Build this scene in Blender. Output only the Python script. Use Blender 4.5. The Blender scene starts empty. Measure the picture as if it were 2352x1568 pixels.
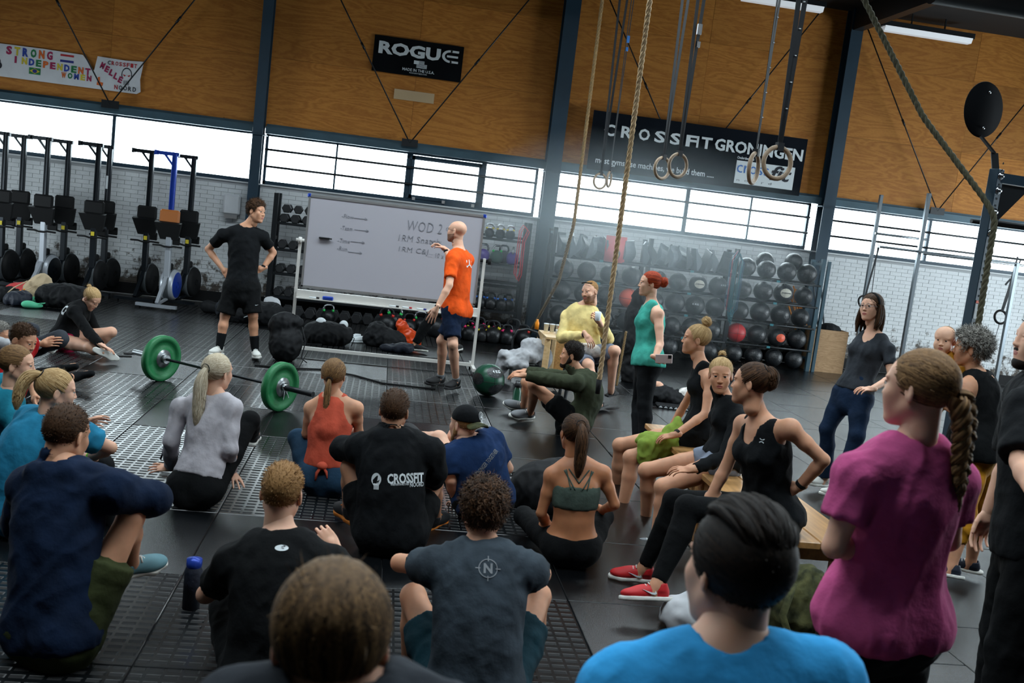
import bpy, math, random
import numpy as np
from mathutils import Vector, Matrix
PI = math.pi
SC = bpy.context.scene
COL = SC.collection
rng = random.Random(7)

# ---------------------------------------------------------------- camera
YAW, PITCH, ROLL, FPX, CAMH = math.radians(7.8), math.radians(7.3), math.radians(6.9), 2255.0, 2.0
cF = np.array([math.sin(YAW)*math.cos(PITCH), math.cos(YAW)*math.cos(PITCH), -math.sin(PITCH)])
_R0 = np.array([math.cos(YAW), -math.sin(YAW), 0.0]); _U0 = np.cross(_R0, cF)
cR = math.cos(ROLL)*_R0+math.sin(ROLL)*_U0; cU = -math.sin(ROLL)*_R0+math.cos(ROLL)*_U0
C0 = np.array([0, 0, CAMH])
Rh = _R0.copy(); Fh = np.array([math.sin(YAW), math.cos(YAW), 0.0]); Up = np.array([0, 0, 1.0])
cam = bpy.data.cameras.new('camera'); camo = bpy.data.objects.new('camera', cam); COL.objects.link(camo)
camo.matrix_world = Matrix(((cR[0], cU[0], -cF[0], 0), (cR[1], cU[1], -cF[1], 0), (cR[2], cU[2], -cF[2], CAMH), (0, 0, 0, 1)))
cam.sensor_width = 36; cam.lens = FPX*36/2352; cam.clip_start = .05; cam.clip_end = 200
cam.dof.use_dof = True; cam.dof.focus_distance = 9.0; cam.dof.aperture_fstop = 5.0
SC.camera = camo

# ---------------------------------------------------------------- daylight and exposure
SC.view_settings.view_transform = 'Standard'; SC.view_settings.look = 'None'
SC.view_settings.gamma = 1; SC.view_settings.use_curve_mapping = False
SC.view_settings.exposure = 1.8
w = bpy.data.worlds.new('overcast'); SC.world = w; w.use_nodes = True
bg = w.node_tree.nodes['Background']; bg.inputs[0].default_value = (.82, .94, 1.0, 1); bg.inputs[1].default_value = 4.2
SC.cycles.use_denoising = True
SC.cycles.max_bounces = 6; SC.cycles.diffuse_bounces = 4; SC.cycles.glossy_bounces = 3; SC.cycles.transparent_max_bounces = 6
SC.cycles.transmission_bounces = 3
SC.cycles.sample_clamp_indirect = 6; SC.cycles.caustics_reflective = False; SC.cycles.caustics_refractive = False
def portal(loc, rot, sx, sy):
    l = bpy.data.lights.new('daylight_opening', 'AREA'); l.shape = 'RECTANGLE'; l.size = sx; l.size_y = sy
    l.cycles.is_portal = True
    o = bpy.data.objects.new('daylight_opening', l); COL.objects.link(o); o.location = loc; o.rotation_euler = rot
    return o
YW = 16.54          # inner face of the window wall
XL, XR, YB, ZC = -9.2, 14.0, -4.3, 6.1
portal((2.4, YW+.14, 2.41), (-PI/2, 0, 0), 23.2, .86)
portal((XR+.1, 10.7, 1.8), (0, PI/2, 0), 2.8, 7.4)
portal((XL-.1, 12.5, 1.1), (0, -PI/2, 0), 1.4, 3)  # unseen left opening, added to brighten the left end of the window wall
SKY = (2.6, 3.8)         # roof light
portal((2.25, sum(SKY)/2, ZC+.25), (0, 0, 0), 14.5, SKY[1]-SKY[0])
SKY2 = (8.8, 10.4)  # second roof opening, added for more light on whiteboard and back wall
portal((2.25, sum(SKY2)/2, ZC+.25), (0, 0, 0), 14.5, SKY2[1]-SKY2[0])

# ---------------------------------------------------------------- pixel helpers (2352 x 1568 frame)
def ray(x, y): return cF+cR*(x-1176)/FPX+cU*(784-y)/FPX
def pz(x, y, z=0.0):
    v = ray(x, y); return C0+v*(z-CAMH)/v[2]
def pY(x, y, Y):
    v = ray(x, y); return C0+v*Y/v[1]
def pX(x, y, X):
    v = ray(x, y); return C0+v*X/v[0]
def pd(x, y, d): return C0+ray(x, y)*d       # d = depth along the view axis
def depth(P): return float((np.asarray(P)-C0)@cF)
def nrm(v):
    v = np.asarray(v, float); return v/max(np.linalg.norm(v), 1e-9)

# ---------------------------------------------------------------- materials
MT = {}
def mat(name, col, rough=.6, metal=0, var=0, vscale=8, bump=0, bscale=30, stretch=None, emit=0, spec=.5, alpha=1, coat=0, coord='Object', rnd=0, col2=None, sss=0):
    if name in MT: return MT[name]
    m = bpy.data.materials.new(name); m.use_nodes = True; MT[name] = m
    nt = m.node_tree; b = nt.nodes['Principled BSDF']; N = nt.nodes.new; L = nt.links.new
    c = tuple(((x/255)/12.92 if x/255 < .04045 else ((x/255+.055)/1.055)**2.4) for x in col)
    b.inputs['Base Color'].default_value = (*c, 1); b.inputs['Roughness'].default_value = rough
    b.inputs['Metallic'].default_value = metal; b.inputs['Specular IOR Level'].default_value = spec
    m.diffuse_color = (*c, 1)
    if coat: b.inputs['Coat Weight'].default_value = coat
    if sss:
        b.inputs['Subsurface Weight'].default_value = sss; b.inputs['Subsurface Radius'].default_value = (.02, .006, .003); b.inputs['Subsurface Scale'].default_value = 1
    if alpha < 1: b.inputs['Alpha'].default_value = alpha
    if emit: b.inputs['Emission Color'].default_value = (*c, 1); b.inputs['Emission Strength'].default_value = emit
    if var or bump or rnd:
        tc = N('ShaderNodeTexCoord'); mp = N('ShaderNodeMapping'); L(tc.outputs[coord], mp.inputs[0])
        if stretch: mp.inputs['Scale'].default_value = stretch
    if var or rnd:
        n = N('ShaderNodeTexNoise'); n.inputs['Scale'].default_value = vscale; n.inputs['Detail'].default_value = 5
        L(mp.outputs[0], n.inputs[0])
        mx = N('ShaderNodeMix'); mx.data_type = 'RGBA'
        if col2:
            c2 = tuple(((x/255)/12.92 if x/255 < .04045 else ((x/255+.055)/1.055)**2.4) for x in col2)
            mx.inputs[6].default_value = (*c, 1); mx.inputs[7].default_value = (*c2, 1)
        else:
            mx.inputs[6].default_value = (*[x*(1-var) for x in c], 1); mx.inputs[7].default_value = (*[min(1, x*(1+var)) for x in c], 1)
        cr = N('ShaderNodeValToRGB'); cr.color_ramp.elements[0].position = .35; cr.color_ramp.elements[1].position = .65
        L(n.outputs[0], cr.inputs[0]); L(cr.outputs[0], mx.inputs[0])
        out = mx.outputs[2]
        if rnd:
            oi = N('ShaderNodeObjectInfo'); mr = N('ShaderNodeMapRange'); mr.inputs[3].default_value = 1-rnd; mr.inputs[4].default_value = 1+rnd
            L(oi.outputs['Random'], mr.inputs[0]); hs = N('ShaderNodeHueSaturation'); L(mr.outputs[0], hs.inputs['Value']); L(out, hs.inputs['Color']); out = hs.outputs[0]
        L(out, b.inputs['Base Color'])
    if bump:
        n2 = N('ShaderNodeTexNoise'); n2.inputs['Scale'].default_value = bscale; n2.inputs['Detail'].default_value = 4
        L(mp.outputs[0], n2.inputs[0]); bp = N('ShaderNodeBump'); bp.inputs['Strength'].default_value = bump; bp.inputs['Distance'].default_value = .02
        L(n2.outputs[0], bp.inputs['Height']); L(bp.outputs[0], b.inputs['Normal'])
    return m
def cloth(name, col, **k):
    k = {**dict(rough=.9, var=.2, vscale=7, bump=.55, bscale=11, spec=.2), **k}
    return mat(name, col, **k)
def hairmat(name, col, col2):
    if name in MT: return MT[name]
    m = mat(name, col, rough=.65, spec=.22); nt = m.node_tree; N = nt.nodes.new; L = nt.links.new; b = nt.nodes['Principled BSDF']
    lin = lambda c: tuple(((x/255)/12.92 if x/255 < .04045 else ((x/255+.055)/1.055)**2.4) for x in c)
    at = N('ShaderNodeAttribute'); at.attribute_name = 'rnd'; mx = N('ShaderNodeMix'); mx.data_type = 'RGBA'
    mx.inputs[6].default_value = (*lin(col), 1); mx.inputs[7].default_value = (*lin(col2), 1)
    L(at.outputs['Fac'], mx.inputs[0]); L(mx.outputs[2], b.inputs['Base Color'])
    return m

# ---------------------------------------------------------------- objects, tags
def tag(o, label=None, cat=None, group=None, kind=None):
    if label: o['label'] = label
    if cat: o['category'] = cat
    if group: o['group'] = group
    if kind: o['kind'] = kind
    return o
def empty(name, loc=(0, 0, 0), rz=0, label=None, cat=None, group=None, kind=None):
    o = bpy.data.objects.new(name, None); COL.objects.link(o); o.location = Vector([float(q) for q in loc]); o.rotation_euler = (0, 0, rz)
    o.empty_display_size = .1
    return tag(o, label, cat, group, kind)
def copy_tree(o, parent=None):
    c = o.copy(); COL.objects.link(c); c.parent = parent
    for ch in list(o.children): copy_tree(ch, c)
    return c
def mesh_np(name, V, Fq, mats, smooth=True, midx=None, rnd=None):
    me = bpy.data.meshes.new(name)
    V = np.asarray(V, np.float32); Fq = np.asarray(Fq, np.int32); n = Fq.shape[1]
    me.vertices.add(len(V)); me.vertices.foreach_set('co', V.ravel())
    me.loops.add(Fq.size); me.loops.foreach_set('vertex_index', Fq.ravel())
    me.polygons.add(len(Fq)); me.polygons.foreach_set('loop_start', np.arange(0, Fq.size, n, dtype=np.int32))
    if smooth: me.polygons.foreach_set('use_smooth', np.ones(len(Fq), bool))
    for m in (mats if isinstance(mats, (list, tuple)) else [mats]): me.materials.append(m)
    if midx is not None: me.polygons.foreach_set('material_index', np.asarray(midx, np.int32))
    if rnd is not None:
        a = me.attributes.new('rnd', 'FLOAT', 'POINT'); a.data.foreach_set('value', np.asarray(rnd, np.float32))
    me.update(calc_edges=True); me.validate()
    return me
def link(name, me, parent=None, loc=None, M=None):
    o = bpy.data.objects.new(name, me); COL.objects.link(o)
    if parent is not None: o.parent = parent
    if loc is not None: o.location = Vector([float(q) for q in loc])
    if M is not None: o.matrix_local = M
    return o

class MB:
    """collects primitive shapes and links them as one mesh object"""
    def __init__(s): s.v = []; s.f = []; s.m = []; s.sm = []; s.cur = 0
    def add(s, vs, fs, smooth=False):
        k = len(s.v); s.v += [tuple(float(q) for q in p) for p in vs]; s.f += [tuple(i+k for i in f) for f in fs]
        s.m += [s.cur]*len(fs); s.sm += [smooth]*len(fs); return s
    def mi(s, i): s.cur = i; return s
    def box(s, c, d, M=None, bev=0):
        x, y, z = (q/2 for q in d)
        if bev:
            b = min(bev, x*.9, y*.9, z*.9); P = []
            for sx in (-1, 1):
                for sy in (-1, 1):
                    for sz in (-1, 1):
                        P += [(sx*x, sy*(y-b), sz*(z-b)), (sx*(x-b), sy*y, sz*(z-b)), (sx*(x-b), sy*(y-b), sz*z)]
            def I(sx, sy, sz, a): return ((sx > 0)*4+(sy > 0)*2+(sz > 0))*3+a
            Fs = []
            for sg in (-1, 1):
                q = [I(sg, -1, -1, 0), I(sg, 1, -1, 0), I(sg, 1, 1, 0), I(sg, -1, 1, 0)]; Fs.append(q if sg > 0 else q[::-1])
                q = [I(-1, sg, -1, 1), I(-1, sg, 1, 1), I(1, sg, 1, 1), I(1, sg, -1, 1)]; Fs.append(q if sg > 0 else q[::-1])
                q = [I(-1, -1, sg, 2), I(1, -1, sg, 2), I(1, 1, sg, 2), I(-1, 1, sg, 2)]; Fs.append(q if sg > 0 else q[::-1])
            for a in (-1, 1):
                for b2 in (-1, 1):
                    q = [I(-1, a, b2, 1), I(-1, a, b2, 2), I(1, a, b2, 2), I(1, a, b2, 1)]; Fs.append(q if a*b2 < 0 else q[::-1])
                    q = [I(a, -1, b2, 0), I(a, -1, b2, 2), I(a, 1, b2, 2), I(a, 1, b2, 0)]; Fs.append(q if a*b2 > 0 else q[::-1])
                    q = [I(a, b2, -1, 0), I(a, b2, -1, 1), I(a, b2, 1, 1), I(a, b2, 1, 0)]; Fs.append(q if a*b2 < 0 else q[::-1])
                    for c2 in (-1, 1):
                        q = [I(a, b2, c2, 0), I(a, b2, c2, 1), I(a, b2, c2, 2)]; Fs.append(q if a*b2*c2 > 0 else q[::-1])
        else:
            P = [(-x, -y, -z), (x, -y, -z), (x, y, -z), (-x, y, -z), (-x, -y, z), (x, -y, z), (x, y, z), (-x, y, z)]
            Fs = [(3, 2, 1, 0), (4, 5, 6, 7), (0, 1, 5, 4), (1, 2, 6, 5), (2, 3, 7, 6), (3, 0, 4, 7)]
        P = np.array(P)
        if M is not None: P = P@np.array(M).T
        return s.add(P+np.array(c, float), Fs)
    def bar(s, a, b, w, t, up=(0, 0, 1), bev=0):
        a = np.array(a, float); b = np.array(b, float); z = nrm(b-a); x = np.cross(np.array(up, float), z)
        if np.linalg.norm(x) < 1e-3: x = np.cross((1, 0, 0), z)
        x = nrm(x); y = np.cross(z, x)
        return s.box((a+b)/2, (w, t, np.linalg.norm(b-a)), np.array([x, y, z]).T, bev)
    def cyl(s, a, b, r0, r1=None, n=16, caps=True, smooth=True):
        return s.tube([a, b], [r0, r0 if r1 is None else r1], n, caps, smooth)
    def tube(s, P, r, n=10, caps=True, smooth=True, closed=False, flat=1.0, up=None):
        P = [np.array(p, float) for p in P]; m = len(P)
        if not hasattr(r, '__len__'): r = [r]*m
        T = [nrm(P[(i+1) % m]-P[i-1]) if closed else nrm(P[min(i+1, m-1)]-P[max(i-1, 0)]) for i in range(m)]
        x = np.cross(T[0], up if up is not None else (0, 0, 1))
        if np.linalg.norm(x) < 1e-2: x = np.cross(T[0], (1, 0, 0))
        x = nrm(x); V = []
        for i in range(m):
            x = nrm(x-T[i]*(x@T[i])); y = np.cross(T[i], x)
            for j in range(n):
                a = 2*PI*j/n; V.append(P[i]+x*math.cos(a)*r[i]+y*math.sin(a)*r[i]*flat)
        Fs = []
        for i in range(m if closed else m-1):
            for j in range(n):
                i2 = (i+1) % m; Fs.append((i*n+j, i*n+(j+1) % n, i2*n+(j+1) % n, i2*n+j))
        s.add(V, Fs, smooth)
        if caps and not closed:
            k = len(s.v)-len(V); s.f.append(tuple(k+j for j in range(n))[::-1]); s.f.append(tuple(k+(m-1)*n+j for j in range(n)))
            s.m += [s.cur]*2; s.sm += [False]*2
        return s
    def lathe(s, prof, c=(0, 0, 0), axis=(0, 0, 1), n=24, smooth=True):
        z = nrm(axis); x = np.cross(z, (0, 0, 1))
        if np.linalg.norm(x) < 1e-2: x = np.array([1., 0, 0])
        x = nrm(x); y = np.cross(z, x); c = np.array(c, float); V = []; m = len(prof)
        for (r, h) in prof:
            for j in range(n):
                a = 2*PI*j/n; V.append(c+x*r*math.cos(a)+y*r*math.sin(a)+z*h)
        Fs = [(i*n+j, i*n+(j+1) % n, (i+1)*n+(j+1) % n, (i+1)*n+j) for i in range(m-1) for j in range(n)]
        return s.add(V, Fs, smooth)
    def ball(s, c, r, n=14, m=9, M=None):
        r = np.array([r, r, r] if not hasattr(r, '__len__') else r, float); V = []
        for i in range(m+1):
            t = PI*i/m
            for j in range(n):
                a = 2*PI*j/n; V.append(np.array([math.sin(t)*math.cos(a), math.sin(t)*math.sin(a), math.cos(t)])*r)
        V = np.array(V)
        if M is not None: V = V@np.array(M).T
        return s.add(V+np.array(c, float), [(i*n+j, (i+1)*n+j, (i+1)*n+(j+1) % n, i*n+(j+1) % n) for i in range(m) for j in range(n)], True)
    def prism(s, poly, o, u, v, t):
        """extrude a 2-D polygon (in axes u,v from o) by the vector t"""
        o, u, v, t = (np.array(q, float) for q in (o, u, v, t)); n = len(poly)
        A = [o+u*p[0]+v*p[1] for p in poly]; B = [p+t for p in A]
        sg = np.cross(u, v)@t; Fs = [tuple(range(n))[::-1], tuple(range(n, 2*n))]+[(i, (i+1) % n, n+(i+1) % n, n+i) for i in range(n)]
        area = sum(poly[i][0]*poly[(i+1) % n][1]-poly[(i+1) % n][0]*poly[i][1] for i in range(n))
        if area*sg < 0: Fs = [f[::-1] for f in Fs]
        return s.add(A+B, Fs)
    def mesh(s, name, mats):
        me = bpy.data.meshes.new(name); me.from_pydata(s.v, [], s.f)
        for m in (mats if isinstance(mats, (list, tuple)) else [mats]): me.materials.append(m)
        me.polygons.foreach_set('material_index', s.m); me.polygons.foreach_set('use_smooth', s.sm); me.update()
        return me
    def build(s, name, mats, parent=None, loc=None, rz=0):
        o = link(name, s.mesh(name, mats), parent, loc)
        if rz: o.rotation_euler = (0, 0, rz)
        return o
def struct(name, mb, mats, parent=None):
    o = mb.build(name, mats, parent)
    if parent is None: o['kind'] = 'structure'
    return o
_txt = {}
def text_mesh(txt, bold=0.0, ext=.001, font_space=1.0, shear=0):
    cu = bpy.data.curves.new('t', 'FONT'); cu.body = txt; cu.size = 1; cu.offset = bold; cu.extrude = ext; cu.resolution_u = 2
    cu.align_x = 'LEFT'; cu.space_character = font_space; cu.shear = shear
    o = bpy.data.objects.new('t', cu); COL.objects.link(o); dg = bpy.context.evaluated_depsgraph_get(); dg.update()
    me = bpy.data.meshes.new_from_object(o.evaluated_get(dg)); bpy.data.objects.remove(o); bpy.data.curves.remove(cu)
    return me
def lettering(name, txt, o, u, v, wd, ht, m, parent, bold=0., nrmoff=.002, space=1.0, shear=0):
    """flat raised lettering filling the box wd x ht at o, u = reading direction, v = up"""
    me = text_mesh(txt, bold, .02, space, shear); n = len(me.vertices); a = np.empty(n*3); me.vertices.foreach_get('co', a); a = a.reshape(-1, 3)
    lo, hi = a.min(0), a.max(0); s = (hi-lo); a = (a-lo)/np.where(s == 0, 1, s)
    u, v = nrm(u), nrm(v); nn = np.cross(u, v)
    P = np.array(o, float)+np.outer(a[:, 0]*wd, u)+np.outer(a[:, 1]*ht, v)+np.outer(a[:, 2]*.002+nrmoff-.001, nn)
    me.vertices.foreach_set('co', P.ravel()); me.materials.clear(); me.materials.append(m); me.update()
    return link(name, me, parent)
# ---------------------------------------------------------------- body surfaces: blended shapes sampled on a grid, one closed skin each
class Shape:
    def __init__(s, h=.012): s.p = []; s.h = h
    def cone(s, a, b, ra, rb, k=.02, flat=False, op='u'):
        s.p.append(('c', op, k, np.array(a, float), np.array(b, float), ra, rb, flat)); return s
    def ell(s, c, r, M=None, k=.02, op='u'):
        s.p.append(('e', op, k, np.array(c, float), np.array(r, float), np.eye(3) if M is None else np.array(M, float))); return s
    def loft(s, st, k=.02, flat=False, op='u'):
        """st: list of (centre, side unit, front unit, half width, half depth)"""
        s.p.append(('l', op, k, st, flat)); return s
    def plane(s, c, n, R=None, k=0):
        """keep the side where (p-c).n < 0 ; within radius R of c only"""
        s.p.append(('p', 'i', k, np.array(c, float), nrm(n), R)); return s
    def field(s, fn): s.p.append(('f', 'i', 0, fn)); return s
    def bounds(s):
        lo = np.full(3, 1e9); hi = -lo
        for q in s.p:
            if q[1] != 'u': continue
            a, b = s._bb(q); lo = np.minimum(lo, a); hi = np.maximum(hi, b)
        return lo-.03, hi+.03
    def _bb(s, q):
        if q[0] == 'c':
            r = max(q[5], q[6]); return np.minimum(q[3], q[4])-r, np.maximum(q[3], q[4])+r
        if q[0] == 'e':
            r = np.abs(q[5])@q[4]; return q[3]-r, q[3]+r
        if q[0] == 'l':
            r = max(max(t[3], t[4]) for t in q[3]); P = np.array([t[0] for t in q[3]]); return P.min(0)-r, P.max(0)+r
    def build(s):
        h = s.h; lo, hi = s.bounds(); n = np.ceil((hi-lo)/h).astype(int)+2
        D = np.full(tuple(n), .12, np.float32); ax = [lo[i]+h*np.arange(n[i]) for i in range(3)]
        for q in s.p:
            op, k = q[1], q[2]
            if q[0] == 'p':
                c, nn, R = q[3], q[4], q[5]
                if R is None: sl = (slice(0, n[0]), slice(0, n[1]), slice(0, n[2]))
                else:
                    i0 = np.clip(((c-R-lo)/h).astype(int), 0, n); i1 = np.clip(((c+R-lo)/h).astype(int)+2, 0, n); sl = tuple(slice(a, b) for a, b in zip(i0, i1))
                X, Y, Z = (ax[i][sl[i]] for i in range(3))
                d = ((X-c[0])*nn[0])[:, None, None]+((Y-c[1])*nn[1])[None, :, None]+((Z-c[2])*nn[2])[None, None, :]
                if R is not None:
                    rr = np.sqrt(((X-c[0])**2)[:, None, None]+((Y-c[1])**2)[None, :, None]+((Z-c[2])**2)[None, None, :])
                    d = np.where(rr < R, d, -1)
                D[sl] = np.maximum(D[sl], d.astype(np.float32)); continue
            if q[0] == 'f':
                D = np.maximum(D, q[3](ax[0][:, None, None], ax[1][None, :, None], ax[2][None, None, :]).astype(np.float32)); continue
            a, b = s._bb(q); pad = .05 if op == 'u' else .03
            i0 = np.clip(((a-pad-lo)/h).astype(int), 0, n); i1 = np.clip(((b+pad-lo)/h).astype(int)+2, 0, n)
            if (i1 <= i0).any(): continue
            sl = tuple(slice(u, v) for u, v in zip(i0, i1))
            X = ax[0][sl[0]][:, None, None]; Y = ax[1][sl[1]][None, :, None]; Z = ax[2][sl[2]][None, None, :]
            if q[0] == 'c':
                A, B, ra, rb, flat = q[3:]; u = B-A; L = np.linalg.norm(u); u = u/max(L, 1e-6)
                px, py, pz_ = X-A[0], Y-A[1], Z-A[2]; t = px*u[0]+py*u[1]+pz_*u[2]; tc = np.clip(t, 0, L)
                rr = np.sqrt(np.maximum(px*px+py*py+pz_*pz_-2*t*tc+tc*tc, 0)); rad = ra+(rb-ra)*tc/max(L, 1e-6)
                if flat:
                    rp = np.sqrt(np.maximum(px*px+py*py+pz_*pz_-t*t, 0)); d = np.maximum(rp-rad, np.maximum(-t, t-L))
                else: d = rr-rad
            elif q[0] == 'e':
                c, r, M = q[3:]; P = [X-c[0], Y-c[1], Z-c[2]]
                l = [P[0]*M[0, i]+P[1]*M[1, i]+P[2]*M[2, i] for i in range(3)]
                k0 = np.sqrt((l[0]/r[0])**2+(l[1]/r[1])**2+(l[2]/r[2])**2); k1 = np.sqrt((l[0]/r[0]**2)**2+(l[1]/r[1]**2)**2+(l[2]/r[2]**2)**2)
                d = k0*(k0-1)/np.maximum(k1, 1e-5)
            else:
                st, flat = q[3:]; d = None
                for i in range(len(st)-1):
                    A, B = np.array(st[i][0]), np.array(st[i+1][0]); u = B-A; L = np.linalg.norm(u); u = u/max(L, 1e-6)
                    px, py, pz_ = X-A[0], Y-A[1], Z-A[2]; t = px*u[0]+py*u[1]+pz_*u[2]; tc = np.clip(t, 0, L); f = tc/max(L, 1e-6)
                    qx, qy, qz = px-u[0]*tc, py-u[1]*tc, pz_-u[2]*tc; e = t-tc
                    sd = nrm(np.array(st[i][1])+np.array(st[i+1][1])); sd = nrm(sd-u*(sd@u)); fr = np.cross(u, sd)
                    w = st[i][3]+(st[i+1][3]-st[i][3])*f; dp = st[i][4]+(st[i+1][4]-st[i][4])*f; mn = np.minimum(w, dp)
                    a_, b_ = qx*sd[0]+qy*sd[1]+qz*sd[2], qx*fr[0]+qy*fr[1]+qz*fr[2]
                    if flat:
                        v = (np.sqrt((a_/w)**2+(b_/dp)**2)-1)*mn; v2 = (np.sqrt((a_/w)**2+(b_/dp)**2+(e/mn)**2)-1)*mn; v = np.where(e > 0, np.maximum(v, e) if i == len(st)-2 else v2, np.where(e < 0, np.maximum(v, -e) if i == 0 else v2, v))
                    else: v = (np.sqrt((a_/w)**2+(b_/dp)**2+(e/mn*1.0)**2)-1)*mn
                    if d is None: d = v
                    else:
                        kk = .015; hh = np.clip(.5+.5*(v-d)/kk, 0, 1); d = v*(1-hh)+d*hh-kk*hh*(1-hh)
            d = d.astype(np.float32); E = D[sl]
            if op == 'u':
                if k > 0:
                    hh = np.clip(.5+.5*(d-E)/k, 0, 1); D[sl] = d*(1-hh)+E*hh-k*hh*(1-hh)
                else: D[sl] = np.minimum(E, d)
            elif op == 's':
                d = -d
                if k > 0:
                    hh = np.clip(.5-.5*(d-E)/k, 0, 1); D[sl] = d*(1-hh)+E*hh+k*hh*(1-hh)
                else: D[sl] = np.maximum(E, d)
        return surfnet(D, lo, h)
CO = np.array([(i, j, k) for i in (0, 1) for j in (0, 1) for k in (0, 1)])
ED = [(a, b) for a in range(8) for b in range(a+1, 8) if np.abs(CO[a]-CO[b]).sum() == 1]
def surfnet(D, lo, h):
    D[0] = D[-1] = .1; D[:, 0] = D[:, -1] = .1; D[:, :, 0] = D[:, :, -1] = .1
    I = D < 0; c = sum(I[a:D.shape[0]-1+a, b:D.shape[1]-1+b, e:D.shape[2]-1+e].astype(np.int8) for a, b, e in CO)
    ix = np.argwhere((c > 0) & (c < 8))
    if len(ix) == 0: return np.zeros((0, 3)), np.zeros((0, 4), int)
    vals = np.stack([D[ix[:, 0]+a, ix[:, 1]+b, ix[:, 2]+e] for a, b, e in CO], 1)
    acc = np.zeros((len(ix), 3)); cnt = np.zeros(len(ix))
    for a, b in ED:
        va, vb = vals[:, a], vals[:, b]; m = (va < 0) != (vb < 0)
        t = np.where(m, va/np.where(m, va-vb, 1), 0)
        acc += m[:, None]*(CO[a]+t[:, None]*(CO[b]-CO[a])); cnt += m
    V = lo+h*(ix+acc/cnt[:, None]); vid = np.full(c.shape, -1, np.int32); vid[ix[:, 0], ix[:, 1], ix[:, 2]] = np.arange(len(ix))
    Fs = []
    for ax in range(3):
        o = [1 if i == ax else 0 for i in range(3)]
        A = I[:D.shape[0]-o[0], :D.shape[1]-o[1], :D.shape[2]-o[2]]; B = I[o[0]:, o[1]:, o[2]:]
        e = np.argwhere(A != B); s = A[e[:, 0], e[:, 1], e[:, 2]]
        u, v = [(1, 2), (2, 0), (0, 1)][ax]
        du = np.zeros(3, int); du[u] = 1; dv = np.zeros(3, int); dv[v] = 1
        q = [e-du-dv, e-dv, e, e-du]; ids = np.stack([vid[t[:, 0], t[:, 1], t[:, 2]] for t in q], 1)
        ids[~s] = ids[~s][:, ::-1]; Fs.append(ids)
    Fq = np.concatenate(Fs); return V, Fq[(Fq >= 0).all(1)]
def normals(V, Fq):
    n = np.cross(V[Fq[:, 2]]-V[Fq[:, 0]], V[Fq[:, 3]]-V[Fq[:, 1]]); N = np.zeros_like(V)
    for i in range(4): np.add.at(N, Fq[:, i], n)
    return N/np.maximum(np.linalg.norm(N, axis=1, keepdims=True), 1e-9)
def smoothV(V, Fq, it=1, lam=.5):
    V = V.copy()
    for _ in range(it):
        S = np.zeros_like(V); c = np.zeros(len(V))
        for i in range(4):
            for j in (1, 3): np.add.at(S, Fq[:, i], V[Fq[:, (i+j) % 4]]); np.add.at(c, Fq[:, i], 1)
        V = V*(1-lam)+lam*S/np.maximum(c, 1)[:, None]
    return V
_fr = np.random.RandomState(3)
_K = [(nrm(_fr.randn(3))*f, _fr.rand()*6.28, a) for f, a in [(28, 1.), (35, .8), (48, .7), (62, .5), (85, .35), (110, .25)] for _ in range(2)]
def folds(V, amp, seed=0, stretch=(1, 1, 1)):
    P = V*np.array(stretch); w = sum(np.sin(P@(k*.35)+p+seed)*1.6 for k, p, a in _K[:4]); r = 0
    for k, p, a in _K: r = r+a*np.sin(P@k+p*1.7+seed*2.1+w)
    r = r/3.0
    return amp*(1-np.abs(r)*1.4)
def finish(sh, amp=0, seed=0, it=1, stretch=(1, 1, 1)):
    V, Fq = sh.build()
    if len(V) == 0: return V, Fq
    if it: V = smoothV(V, Fq, it)
    if amp: V = V+normals(V, Fq)*folds(V, amp, seed, stretch)[:, None]
    return V, Fq
def merge(*ms):
    V = []; Fq = []; k = 0
    for v, f in ms:
        V.append(v); Fq.append(f+k); k += len(v)
    return np.concatenate(V), np.concatenate(Fq)

# ---------------------------------------------------------------- hand: wrist at 0, fingers +Y, palm -Z, thumb +X
_hc = {}
def hand_shape(curl=.3, spread=.25, h=.0042, thumb=.6):
    key = (curl, spread, h, thumb)
    if key in _hc: return _hc[key]
    s = Shape(h)
    s.ell((0, .052, 0), (.039, .056, .0135), k=.01); s.ell((.024, .034, -.006), (.017, .034, .015), k=.01)
    s.cone((0, -.03, 0), (0, .03, 0), .024, .028, .012)
    for i, (x, y0, L) in enumerate([(.031, .094, .072), (.0105, .1, .080), (-.0105, .096, .074), (-.0305, .086, .058)]):
        a = (x/.03)*spread*.35; d = np.array([math.sin(a), math.cos(a), 0]); p = np.array([x, y0-.02, 0.0]); r = .0088-.0006*i
        q = p+d*.026; s.cone(p, q, r+.001, r, .006); p = q; th = 0
        for j, fr in enumerate((.45, .32, .25)):
            th += curl*(1.1, 1.35, .9)[j]; dd = d*math.cos(th)+np.array([0, 0, -1])*math.sin(th); q = p+dd*L*fr
            s.cone(p, q, r-.0006*j, r-.0006*(j+1), .002); p = q
    p = np.array([.03, .024, -.006]); d = nrm((math.sin(thumb), math.cos(thumb), -.25-.5*curl)); q = p+d*.036; s.cone(p, q, .0115, .0105, .008)
    d2 = nrm(d+np.array([-.35*curl-.1, .15, -.3*curl])); r2 = q+d2*.03; s.cone(q, r2, .0105, .009, .003)
    d3 = nrm(d2+np.array([-.4*curl, .1, -.3*curl])); s.cone(r2, r2+d3*.02, .009, .0072, .003)
    _hc[key] = finish(s, it=0); return _hc[key]

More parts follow.
